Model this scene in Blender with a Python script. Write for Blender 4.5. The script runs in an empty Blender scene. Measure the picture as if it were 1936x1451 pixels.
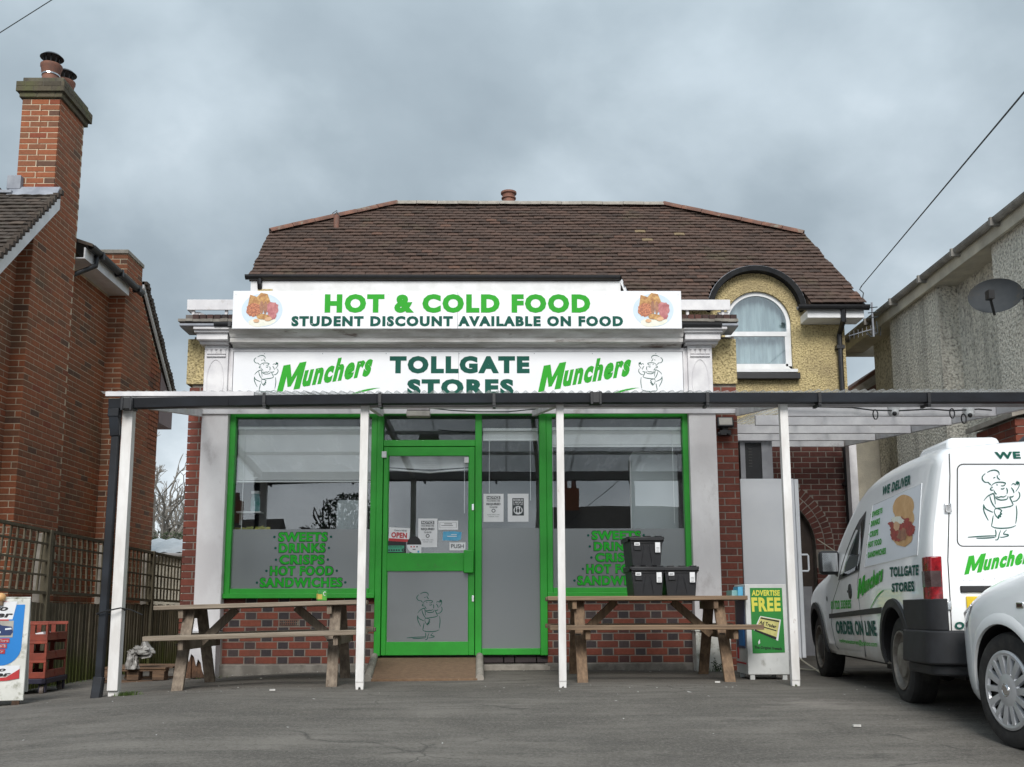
import bpy, bmesh, math, random
from mathutils import Vector, Matrix
random.seed(7)
PI = math.pi; rad = math.radians
SC = bpy.context.scene
COL = SC.collection
# ------------------------------------------------------------------ camera
F = 1900.0; CX, CY = 968.0, 865.0
cam_d = bpy.data.cameras.new('camera'); cam = bpy.data.objects.new('camera', cam_d); COL.objects.link(cam)
CAM = Vector((0, 0, 0.62))
ROT = Matrix.Rotation(rad(-0.7), 3, 'Z') @ Matrix.Rotation(rad(90 + 8.77), 3, 'X') @ Matrix.Rotation(rad(-0.2), 3, 'Z')
cam.matrix_world = Matrix.Translation(CAM) @ ROT.to_4x4()
cam_d.sensor_width = 36; cam_d.sensor_fit = 'HORIZONTAL'; cam_d.lens = F / 1936 * 36
cam_d.shift_y = (CY - 725.5) / 1936
cam_d.clip_start = 0.05; cam_d.clip_end = 2500
SC.camera = cam
# ------------------------------------------------------------------ exposure, sky, sun
SC.view_settings.view_transform = 'Standard'; SC.view_settings.look = 'None'
SC.view_settings.exposure = 1.25; SC.view_settings.gamma = 1.0
SC.view_settings.use_curve_mapping = False
SUN_EL, SUN_AZ = 38.0, 182.0      # azimuth clockwise from +Y
sd = bpy.data.lights.new('sun', 'SUN'); sd.energy = 1.45; sd.angle = rad(28); sd.color = (1.0, 0.965, 0.92)
so = bpy.data.objects.new('sun', sd); COL.objects.link(so)
sv = Vector((math.sin(rad(SUN_AZ)) * math.cos(rad(SUN_EL)), math.cos(rad(SUN_AZ)) * math.cos(rad(SUN_EL)), math.sin(rad(SUN_EL))))
so.rotation_euler = sv.to_track_quat('Z', 'Y').to_euler(); so.location = (0, -5, 20)

def nd(nt, typ, **k):
    n = nt.nodes.new(typ)
    for a, b in k.items():
        if hasattr(n, a): setattr(n, a, b)
        else: n.inputs[a].default_value = b
    return n
def mth(nt, op, a, b=None, c=None, clamp=False):
    n = nt.nodes.new('ShaderNodeMath'); n.operation = op; n.use_clamp = clamp
    for i, v in enumerate((a, b, c)):
        if v is None: continue
        if isinstance(v, (int, float)): n.inputs[i].default_value = v
        else: nt.links.new(v, n.inputs[i])
    return n.outputs[0]
def vmth(nt, op, a, b=None):
    n = nt.nodes.new('ShaderNodeVectorMath'); n.operation = op
    for i, v in enumerate((a, b)):
        if v is None: continue
        if isinstance(v, tuple): n.inputs[i].default_value = v
        else: nt.links.new(v, n.inputs[i])
    return n.outputs[0]
def ramp(nt, fac, stops):
    n = nt.nodes.new('ShaderNodeValToRGB'); cr = n.color_ramp
    while len(cr.elements) < len(stops): cr.elements.new(0.5)
    for e, (p, c) in zip(cr.elements, stops):
        e.position = p; e.color = (c[0], c[1], c[2], 1) if not isinstance(c, (int, float)) else (c, c, c, 1)
    nt.links.new(fac, n.inputs[0]); return n.outputs[0]
def noise(nt, vec, scale, detail=4, rough=0.55, dist=0.0):
    n = nt.nodes.new('ShaderNodeTexNoise')
    n.inputs['Scale'].default_value = scale; n.inputs['Detail'].default_value = detail
    n.inputs['Roughness'].default_value = rough; n.inputs['Distortion'].default_value = dist
    nt.links.new(vec, n.inputs['Vector']); return n.outputs['Fac']
def mixc(nt, fac, a, b, typ='MIX'):
    n = nt.nodes.new('ShaderNodeMix'); n.data_type = 'RGBA'; n.blend_type = typ
    for s, v in ((n.inputs[0], fac), (n.inputs[6], a), (n.inputs[7], b)):
        if isinstance(v, (int, float)): s.default_value = v
        elif isinstance(v, tuple): s.default_value = (v[0], v[1], v[2], 1)
        else: nt.links.new(v, s)
    return n.outputs[2]

w = bpy.data.worlds.new('World'); SC.world = w; w.use_nodes = True
nt = w.node_tree; nt.nodes.clear()
out = nt.nodes.new('ShaderNodeOutputWorld')
sky = nt.nodes.new('ShaderNodeTexSky'); sky.sky_type = 'NISHITA'; sky.sun_disc = False
sky.sun_elevation = rad(SUN_EL); sky.sun_rotation = rad(SUN_AZ)
bg1 = nt.nodes.new('ShaderNodeBackground'); bg1.inputs[1].default_value = 0.06
nt.links.new(sky.outputs[0], bg1.inputs[0])
tc = nt.nodes.new('ShaderNodeTexCoord'); sep = nt.nodes.new('ShaderNodeSeparateXYZ')
nt.links.new(tc.outputs['Generated'], sep.inputs[0])
zz = mth(nt, 'ADD', mth(nt, 'MAXIMUM', sep.outputs[2], 0.0), 0.55)
cmb = nt.nodes.new('ShaderNodeCombineXYZ')
nt.links.new(mth(nt, 'DIVIDE', sep.outputs[0], zz), cmb.inputs[0]); nt.links.new(mth(nt, 'DIVIDE', sep.outputs[1], zz), cmb.inputs[1])
cv = vmth(nt, 'ADD', cmb.outputs[0], (3.15, 1.3, 0.0))
n1 = noise(nt, cv, 2.4, 7, 0.5, 0.12)
n2 = noise(nt, vmth(nt, 'ADD', cv, (7.7, 2.2, 3.0)), 1.15, 4, 0.5)
fac = mth(nt, 'ADD', mth(nt, 'MULTIPLY', n1, 0.62), mth(nt, 'MULTIPLY', n2, 0.38))
hz = mth(nt, 'MULTIPLY', mth(nt, 'POWER', mth(nt, 'SUBTRACT', 1.0, mth(nt, 'MAXIMUM', sep.outputs[2], 0.0)), 3.5), 0.36)
fac = mth(nt, 'ADD', fac, mth(nt, 'SUBTRACT', hz, 0.05))
cc = ramp(nt, fac, [(0.40, (0.096, 0.117, 0.132)), (0.50, (0.130, 0.155, 0.172)), (0.57, (0.182, 0.211, 0.231)), (0.64, (0.27, 0.30, 0.322)), (0.76, (0.54, 0.57, 0.595))])
zen = mth(nt, 'ADD', 1.0, mth(nt, 'MULTIPLY', mth(nt, 'POWER', mth(nt, 'MAXIMUM', sep.outputs[2], 0.0), 2.0), 2.2))
bg2 = nt.nodes.new('ShaderNodeBackground'); nt.links.new(cc, bg2.inputs[0]); nt.links.new(zen, bg2.inputs[1])
ms = nt.nodes.new('ShaderNodeMixShader'); ms.inputs[0].default_value = 0.93
nt.links.new(bg1.outputs[0], ms.inputs[1]); nt.links.new(bg2.outputs[0], ms.inputs[2]); nt.links.new(ms.outputs[0], out.inputs[0])

# ------------------------------------------------------------------ helpers: photo pixel + real depth -> place
def ray(px, py): return ROT @ Vector(((px - CX) / F, (CY - py) / F, -1.0))
def P(px, py, Y=None, X=None, Z=None):
    d = ray(px, py)
    t = (Y - CAM.y) / d.y if Y is not None else ((X - CAM.x) / d.x if X is not None else (Z - CAM.z) / d.z)
    return CAM + d * t
RT = ROT.transposed()
def proj(p):
    q = RT @ (Vector(p) - CAM)
    if q.z > -0.05: return None
    return CX + F * q.x / -q.z, CY - F * q.y / -q.z
def gz(x, y):
    s = 0.03 - 0.055 * min(max(-2 - x, 0), 3.0) - 0.06 * min(max(7.0 - y, 0), 6.0)
    return s

# ------------------------------------------------------------------ materials
MATS = {}
def base_mat(name):
    m = bpy.data.materials.new(name); m.use_nodes = True
    nt = m.node_tree; b = nt.nodes['Principled BSDF']; MATS[name] = m
    g = nt.nodes.new('ShaderNodeNewGeometry')
    return m, nt, b, g.outputs['Position']
def add_bump(nt, b, h, strength, dist=0.01):
    n = nt.nodes.new('ShaderNodeBump'); n.inputs['Strength'].default_value = strength; n.inputs['Distance'].default_value = dist
    nt.links.new(h, n.inputs['Height']); nt.links.new(n.outputs[0], b.inputs['Normal'])
def pm(name, c, c2=None, rough=0.6, scale=6, lo=0.4, hi=0.65, metallic=0.0, bump=0.0, bscale=80, bdist=0.004, stretch=(1, 1, 1), dirt=None, dscale=2.0, dlo=0.55, dhi=0.75, coat=0.0, spec=None):
    m, nt, b, pos = base_mat(name)
    b.inputs['Roughness'].default_value = rough; b.inputs['Metallic'].default_value = metallic
    if coat: b.inputs['Coat Weight'].default_value = coat; b.inputs['Coat Roughness'].default_value = 0.05
    if spec is not None: b.inputs['Specular IOR Level'].default_value = spec
    v = vmth(nt, 'MULTIPLY', pos, stretch)
    if c2 is None: c2 = tuple(x * 0.82 for x in c)
    col = ramp(nt, noise(nt, v, scale, 5, 0.6), [(lo, c2), (hi, c)])
    if dirt is not None:
        f = ramp(nt, noise(nt, v, dscale, 8, 0.68), [(dlo, 0.0), (dhi, 1.0)])
        col = mixc(nt, f, col, dirt)
    nt.links.new(col, b.inputs['Base Color'])
    if bump: add_bump(nt, b, noise(nt, v, bscale, 4, 0.6), bump, bdist)
    return m
def tint_mat(name, stops, rough=0.85, nscale=30, amt=0.75, bump=0.55, bscale=140, patches=None, pscale=1.2, plo=0.55, phi=0.72, spots=None):
    m, nt, b, pos = base_mat(name)
    b.inputs['Roughness'].default_value = rough; b.inputs['Specular IOR Level'].default_value = 0.25
    a = nt.nodes.new('ShaderNodeAttribute'); a.attribute_name = 'tint'
    oi = nt.nodes.new('ShaderNodeObjectInfo')
    col = ramp(nt, a.outputs['Fac'], stops)
    n = noise(nt, pos, nscale, 5, 0.65)
    g = mth(nt, 'ADD', 1.0 - amt * 0.52, mth(nt, 'MULTIPLY', n, amt))
    cg = nt.nodes.new('ShaderNodeCombineXYZ')
    for i in range(3): nt.links.new(g, cg.inputs[i])
    col = mixc(nt, 1.0, col, cg.outputs[0], 'MULTIPLY')
    if patches is not None:
        f = ramp(nt, noise(nt, pos, pscale, 6, 0.62), [(plo, 0.0), (phi, 0.75)])
        col = mixc(nt, f, col, patches)
    if spots is not None:
        f = ramp(nt, noise(nt, pos, 9.0, 6, 0.7), [(0.64, 0.0), (0.72, 0.9)])
        col = mixc(nt, f, col, spots)
    nt.links.new(col, b.inputs['Base Color'])
    add_bump(nt, b, noise(nt, pos, bscale, 4, 0.6), bump, 0.003)
    return m

M = MATS
pm('white_paint_weathered', (0.72, 0.71, 0.72), (0.56, 0.55, 0.57), 0.6, 4, dirt=(0.27, 0.23, 0.2), dscale=3.2, dlo=0.6, dhi=0.78, bump=0.25, bscale=40)
pm('white_pilaster_paint', (0.80, 0.785, 0.79), (0.66, 0.635, 0.64), 0.65, 2.2, stretch=(1, 1, 0.6), dirt=(0.36, 0.32, 0.31), dscale=2.6, dlo=0.58, dhi=0.80, bump=0.3, bscale=30)
pm('white_flaking_paint', (0.66, 0.65, 0.64), (0.42, 0.40, 0.38), 0.7, 7, stretch=(0.35, 1, 1.6), dirt=(0.16, 0.12, 0.1), dscale=5, dlo=0.57, dhi=0.66, bump=0.5, bscale=25)
pm('post_paint', (0.76, 0.75, 0.74), (0.62, 0.60, 0.58), 0.5, 9, stretch=(1, 1, 0.3), dirt=(0.25, 0.17, 0.12), dscale=7, dlo=0.66, dhi=0.74, bump=0.2, bscale=40)
pm('upvc', (0.75, 0.76, 0.78), (0.64, 0.65, 0.66), 0.35, 5)
pm('sign_white', (0.80, 0.81, 0.83), (0.74, 0.75, 0.78), 0.32, 1.5, dirt=(0.55, 0.54, 0.52), dscale=1.4, dlo=0.62, dhi=0.9)
pm('green_frame', (0.022, 0.36, 0.028), (0.018, 0.30, 0.022), 0.42, 3, dirt=(0.05, 0.20, 0.04), dscale=14, dlo=0.6, dhi=0.8, bump=0.08, bscale=60)
pm('vinyl_green', (0.035, 0.36, 0.03), (0.032, 0.33, 0.028), 0.6, 3, spec=0.15)
pm('vinyl_dark_green', (0.012, 0.095, 0.07), (0.010, 0.08, 0.06), 0.6, 3, spec=0.12)
pm('letter_green', (0.03, 0.42, 0.04), (0.025, 0.37, 0.03), 0.6, 3, spec=0.1)
pm('letter_edge', (0.008, 0.085, 0.02), (0.007, 0.07, 0.018), 0.5, 3)
pm('ink_dark', (0.03, 0.04, 0.045), rough=0.6)
pm('ink_black', (0.012, 0.012, 0.014), rough=0.5)
pm('black_plastic', (0.014, 0.015, 0.018), (0.010, 0.010, 0.012), 0.42, 12)
pm('dark_gutter', (0.020, 0.024, 0.031), (0.012, 0.013, 0.016), 0.5, 4, stretch=(0.4, 1, 1), spec=0.25)
pm('black_paint', (0.012, 0.013, 0.015), (0.02, 0.021, 0.022), 0.8, 8, spec=0.15)
pm('grey_board', (0.42, 0.40, 0.41), (0.28, 0.26, 0.26), 0.75, 4, stretch=(0.4, 1, 1), dirt=(0.14, 0.12, 0.11), dscale=4, dlo=0.6, dhi=0.75, bump=0.2)
pm('mortar_pale', (0.58, 0.48, 0.35), (0.42, 0.35, 0.26), 0.95, 8, bump=0.5, bscale=120)
pm('mortar_grey', (0.27, 0.235, 0.20), (0.17, 0.15, 0.13), 0.95, 8, bump=0.5, bscale=120)
pm('mortar_dark', (0.15, 0.13, 0.12), (0.09, 0.08, 0.075), 0.95, 8, bump=0.5, bscale=120)
pm('concrete', (0.27, 0.25, 0.22), (0.17, 0.155, 0.135), 0.9, 7, dirt=(0.07, 0.065, 0.05), dscale=4, dlo=0.55, dhi=0.8, bump=0.4, bscale=60)
pm('lead', (0.30, 0.32, 0.36), (0.20, 0.215, 0.25), 0.5, 5, bump=0.2, bscale=20)
pm('terracotta', (0.23, 0.10, 0.065), (0.16, 0.075, 0.055), 0.75, 10, dirt=(0.09, 0.08, 0.07), dscale=7, dlo=0.55, dhi=0.8)
pm('clay_red', (0.19, 0.088, 0.058), (0.12, 0.062, 0.046), 0.85, 10, dirt=(0.20, 0.19, 0.15), dscale=7, dlo=0.55, dhi=0.66, bump=0.3)
pm('grey_timber', (0.30, 0.25, 0.195), (0.17, 0.135, 0.10), 0.85, 5, lo=0.35, hi=0.7, stretch=(0.3, 9, 9), dirt=(0.09, 0.065, 0.05), dscale=3.0, dlo=0.6, dhi=0.72, bump=0.5, bscale=30)
pm('grey_timber_upright', (0.26, 0.21, 0.16), (0.13, 0.10, 0.075), 0.85, 5, lo=0.35, hi=0.7, stretch=(7, 7, 0.5), dirt=(0.08, 0.06, 0.045), dscale=3.0, dlo=0.6, dhi=0.72, bump=0.5, bscale=30)
pm('warm_timber', (0.29, 0.20, 0.125), (0.13, 0.088, 0.058), 0.85, 5, lo=0.35, hi=0.7, stretch=(0.3, 9, 9), dirt=(0.08, 0.05, 0.03), dscale=3.0, dlo=0.6, dhi=0.72, bump=0.5, bscale=30)
pm('warm_timber_upright', (0.25, 0.165, 0.10), (0.12, 0.078, 0.05), 0.85, 5, lo=0.35, hi=0.7, stretch=(7, 7, 0.5), bump=0.5, bscale=30)
pm('pallet_timber', (0.20, 0.12, 0.07), (0.09, 0.055, 0.035), 0.9, 6, stretch=(0.4, 6, 6), bump=0.4)
pm('carpet_mat', (0.20, 0.125, 0.075), (0.145, 0.09, 0.055), 0.98, 20, dirt=(0.27, 0.2, 0.13), dscale=50, dlo=0.6, dhi=0.75, bump=0.7, bscale=260)
pm('tyre', (0.022, 0.021, 0.021), (0.015, 0.014, 0.014), 0.8, 20, dirt=(0.06, 0.055, 0.048), dscale=8, dlo=0.52, dhi=0.8, bump=0.2)
pm('steel_rim', (0.26, 0.24, 0.215), (0.16, 0.14, 0.12), 0.55, 14, metallic=0.4)
pm('silver_cap', (0.62, 0.63, 0.65), (0.54, 0.55, 0.57), 0.32, 6, metallic=0.55)
pm('dark_cap', (0.07, 0.068, 0.066), (0.045, 0.043, 0.042), 0.6, 9)
pm('chrome', (0.75, 0.75, 0.76), rough=0.15, metallic=1.0)
pm('bumper', (0.017, 0.018, 0.021), (0.012, 0.012, 0.014), 0.65, 10, dirt=(0.09, 0.075, 0.06), dscale=3.2, dlo=0.58, dhi=0.82, bump=0.15, bscale=300)
pm('brake_red', (0.30, 0.008, 0.014), (0.12, 0.003, 0.006), 0.12, 30, coat=0.8)
pm('lamp_clear', (0.09, 0.06, 0.06), (0.05, 0.03, 0.03), 0.12, 14, coat=0.8)
pm('plate_yellow', (0.75, 0.52, 0.01), rough=0.35)
pm('tray_red', (0.28, 0.050, 0.026), (0.19, 0.036, 0.02), 0.5, 9, dirt=(0.12, 0.04, 0.03), dscale=5, dlo=0.58, dhi=0.8)
pm('dolly_navy', (0.016, 0.014, 0.035), rough=0.6)
pm('caster', (0.16, 0.13, 0.11), (0.09, 0.07, 0.06), 0.6, 20)
pm('fridge_white', (0.82, 0.84, 0.87), (0.78, 0.80, 0.84), 0.38, 2)
pm('aluminium', (0.34, 0.34, 0.36), (0.27, 0.27, 0.29), 0.45, 5, metallic=0.3)
pm('box_white_dirty', (0.62, 0.63, 0.62), (0.52, 0.53, 0.52), 0.6, 4, dirt=(0.26, 0.25, 0.22), dscale=6, dlo=0.6, dhi=0.75)
pm('board_dirty', (0.70, 0.70, 0.66), (0.58, 0.58, 0.54), 0.6, 5, dirt=(0.20, 0.20, 0.14), dscale=9, dlo=0.54, dhi=0.70)
pm('poster_green', (0.022, 0.24, 0.04), (0.02, 0.20, 0.035), 0.5, 5)
pm('poster_yellow', (0.72, 0.70, 0.10), (0.66, 0.62, 0.08), 0.5, 5)
pm('poster_cream', (0.62, 0.58, 0.22), (0.5, 0.46, 0.16), 0.5, 20)
pm('poster_blue', (0.01, 0.20, 0.58), (0.008, 0.18, 0.52), 0.45, 3)
pm('poster_red', (0.50, 0.03, 0.035), rough=0.5)
pm('car_navy', (0.02, 0.04, 0.13), rough=0.4)
pm('paper', (0.74, 0.75, 0.77), (0.68, 0.69, 0.71), 0.8, 6)
pm('paper_blue', (0.05, 0.30, 0.52), (0.10, 0.38, 0.58), 0.5, 25)
pm('sticker_mint', (0.05, 0.33, 0.20), rough=0.5)
pm('blind_white', (0.84, 0.84, 0.85), (0.78, 0.78, 0.80), 0.5, 3)
pm('curtain', (0.55, 0.60, 0.63), (0.34, 0.38, 0.41), 0.9, 2.5, stretch=(5, 1, 0.4))
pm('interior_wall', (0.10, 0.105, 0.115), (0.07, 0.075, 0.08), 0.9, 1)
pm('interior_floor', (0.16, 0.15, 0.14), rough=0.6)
pm('interior_unit', (0.50, 0.53, 0.56), (0.45, 0.48, 0.5), 0.5, 1)
pm('interior_orange', (0.42, 0.16, 0.09), (0.3, 0.11, 0.06), 0.6, 3)
pm('plastic_film', (0.34, 0.33, 0.31), (0.20, 0.19, 0.18), 0.35, 6, bump=0.6, bscale=14, bdist=0.02)
pm('grass_green', (0.10, 0.16, 0.03), (0.06, 0.10, 0.02), 0.8, 30)
pm('hazed_bark', (0.27, 0.25, 0.225), (0.19, 0.175, 0.155), 0.9, 9)  # bark made paler: distance haze of the far trees put into the colour
pm('cap_moss', (0.115, 0.105, 0.075), (0.07, 0.062, 0.05), 0.95, 7, dirt=(0.13, 0.135, 0.05), dscale=5, dlo=0.5, dhi=0.7, bump=0.5, bscale=50)
pm('bark', (0.10, 0.085, 0.068), (0.06, 0.05, 0.042), 0.9, 9)
pm('leaf_dark', (0.05, 0.07, 0.03), (0.025, 0.04, 0.018), 0.8, 3)
pm('sheet_roof_white', (0.62, 0.64, 0.66), (0.5, 0.52, 0.54), 0.4, 4)
pm('litter_white', (0.62, 0.61, 0.58), (0.4, 0.39, 0.37), 0.8, 30)
pm('brown_paint', (0.10, 0.035, 0.025), rough=0.5)
pm('plate_blue', (0.50, 0.62, 0.72), (0.56, 0.67, 0.76), 0.4, 8)
pm('food_toast', (0.60, 0.36, 0.13), (0.34, 0.15, 0.05), 0.6, 28)
pm('food_bean', (0.55, 0.20, 0.09), (0.28, 0.08, 0.04), 0.5, 70, lo=0.45, hi=0.55)
pm('food_sausage', (0.42, 0.20, 0.11), (0.24, 0.10, 0.055), 0.5, 18)
pm('food_ham', (0.52, 0.20, 0.20), (0.34, 0.09, 0.10), 0.5, 22)
pm('food_egg', (0.80, 0.78, 0.68), (0.70, 0.70, 0.60), 0.5, 16)
pm('food_yolk', (0.70, 0.42, 0.24), rough=0.5)
pm('food_bun', (0.66, 0.42, 0.20), (0.54, 0.30, 0.12), 0.5, 12)
pm('food_bacon', (0.42, 0.045, 0.035), (0.24, 0.03, 0.02), 0.5, 30)
pm('old_gutter', (0.30, 0.285, 0.26), (0.18, 0.17, 0.155), 0.7, 5, bump=0.2)
pm('panel_pale', (0.68, 0.71, 0.76), (0.72, 0.75, 0.80), 0.3, 3)
pm('lamp_grey', (0.40, 0.38, 0.34), (0.32, 0.30, 0.27), 0.5, 10)
pm('camera_white', (0.68, 0.69, 0.70), rough=0.4)
pm('dish_grey', (0.055, 0.06, 0.065), (0.045, 0.05, 0.055), 0.8, 6, spec=0.2, dirt=(0.09, 0.075, 0.05), dscale=5, dlo=0.55, dhi=0.8)
pm('stone_pale', (0.34, 0.31, 0.27), (0.24, 0.22, 0.19), 0.9, 9, bump=0.3)
pm('cream_render', (0.60, 0.56, 0.46), (0.46, 0.43, 0.36), 0.9, 3, dirt=(0.32, 0.29, 0.24), dscale=2, dlo=0.5, dhi=0.8, bump=0.7, bscale=50, bdist=0.008)
pm('rotten_wood', (0.16, 0.085, 0.05), (0.05, 0.03, 0.02), 0.95, 12, stretch=(1, 1, 0.4), bump=1.0, bscale=30, bdist=0.02)
pm('carton_green', (0.03, 0.22, 0.06), (0.10, 0.40, 0.05), 0.5, 14)
pm('carton_orange', (0.62, 0.36, 0.08), (0.5, 0.45, 0.1), 0.5, 14)
pm('wood_dark', (0.05, 0.03, 0.02), (0.03, 0.018, 0.012), 0.5, 5)
pm('packet_yellow', (0.58, 0.50, 0.12), (0.25, 0.28, 0.06), 0.4, 30)
pm('packet_teal', (0.10, 0.30, 0.28), (0.3, 0.45, 0.5), 0.4, 12)
pm('cable_cream', (0.50, 0.47, 0.38), rough=0.5)

# pebble-dash and other special surfaces
def render_mat(name, c, c2, stain, bs, bd, streak):
    m, nt, b, pos = base_mat(name)
    b.inputs['Roughness'].default_value = 0.95; b.inputs['Specular IOR Level'].default_value = 0.15
    n = noise(nt, pos, bs, 3, 0.6)
    col = ramp(nt, n, [(0.36, tuple(x * 0.55 for x in c2)), (0.47, c2), (0.58, c)])
    v = vmth(nt, 'MULTIPLY', pos, (2.2, 2.2, 0.28) if streak else (1, 1, 1))
    f = ramp(nt, noise(nt, v, 1.1, 7, 0.7), [(0.52, 0.0), (0.72, 0.85)])
    nt.links.new(mixc(nt, f, col, stain), b.inputs['Base Color'])
    vo = nt.nodes.new('ShaderNodeTexVoronoi'); vo.inputs['Scale'].default_value = bs * 1.1; nt.links.new(pos, vo.inputs['Vector'])
    h = mth(nt, 'ADD', n, mth(nt, 'MULTIPLY', vo.outputs['Distance'], 0.7))
    add_bump(nt, b, h, 1.0, bd * 1.6)
    return m
render_mat('yellow_render', (0.56, 0.46, 0.25), (0.45, 0.365, 0.19), (0.25, 0.20, 0.12), 40, 0.011, False)
render_mat('grey_pebbledash', (0.72, 0.69, 0.61), (0.58, 0.555, 0.49), (0.22, 0.21, 0.19), 30, 0.010, True)

tint_mat('brick_red_neighbour', [(0.0, (0.12, 0.065, 0.045)), (0.12, (0.19, 0.085, 0.048)), (0.5, (0.26, 0.092, 0.046)), (0.85, (0.30, 0.10, 0.046)), (1.0, (0.22, 0.065, 0.036))], patches=(0.125, 0.085, 0.055), pscale=0.9, plo=0.56, phi=0.7)
tint_mat('brick_shop', [(0.0, (0.12, 0.040, 0.030)), (0.35, (0.185, 0.052, 0.034)), (0.6, (0.215, 0.062, 0.038)), (0.72, (0.14, 0.045, 0.034)), (0.8, (0.040, 0.034, 0.038)), (1.0, (0.062, 0.048, 0.048))], rough=0.7, patches=(0.10, 0.05, 0.04), pscale=2.5, plo=0.58, phi=0.8)
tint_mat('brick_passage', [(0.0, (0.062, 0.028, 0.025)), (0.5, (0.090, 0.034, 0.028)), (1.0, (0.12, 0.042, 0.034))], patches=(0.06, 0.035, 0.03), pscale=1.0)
tint_mat('brick_parapet', [(0.0, (0.035, 0.028, 0.028)), (0.6, (0.07, 0.04, 0.036)), (1.0, (0.14, 0.055, 0.042))], patches=(0.16, 0.14, 0.11), pscale=5, plo=0.58, phi=0.7)
tint_mat('brick_cap', [(0.0, (0.06, 0.052, 0.04)), (1.0, (0.125, 0.105, 0.07))], patches=(0.10, 0.105, 0.045), pscale=3, plo=0.48, phi=0.65)
tint_mat('tile_brown', [(0.0, (0.052, 0.037, 0.031)), (0.35, (0.076, 0.051, 0.041)), (0.7, (0.095, 0.060, 0.047)), (0.9, (0.115, 0.065, 0.048)), (0.97, (0.17, 0.10, 0.065)), (1.0, (0.20, 0.15, 0.09))], rough=0.9, patches=(0.10, 0.088, 0.055), pscale=1.6, plo=0.58, phi=0.78, spots=None)
tint_mat('tile_dark', [(0.0, (0.04, 0.034, 0.03)), (0.6, (0.075, 0.06, 0.05)), (1.0, (0.12, 0.09, 0.07))], rough=0.9, patches=(0.12, 0.11, 0.09), pscale=5)
tint_mat('fence_board', [(0.0, (0.085, 0.074, 0.050)), (0.5, (0.13, 0.113, 0.078)), (1.0, (0.19, 0.162, 0.115))], rough=0.95, nscale=9, amt=0.8, patches=(0.055, 0.05, 0.03))
def fence_green():
    m = M['fence_board']; nt = m.node_tree; b = nt.nodes['Principled BSDF']
    src = b.inputs['Base Color'].links[0].from_socket
    g = nt.nodes.new('ShaderNodeNewGeometry'); s = nt.nodes.new('ShaderNodeSeparateXYZ'); nt.links.new(g.outputs['Position'], s.inputs[0])
    n = noise(nt, vmth(nt, 'MULTIPLY', g.outputs['Position'], (1, 1, 0.5)), 6, 5, 0.6)
    f = ramp(nt, mth(nt, 'ADD', mth(nt, 'MULTIPLY', s.outputs[2], -1.1), mth(nt, 'MULTIPLY', n, 1.1)), [(0.15, 0.0), (0.62, 0.8)])
    nt.links.new(mixc(nt, f, src, (0.075, 0.095, 0.012)), b.inputs['Base Color'])
fence_green()

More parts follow.
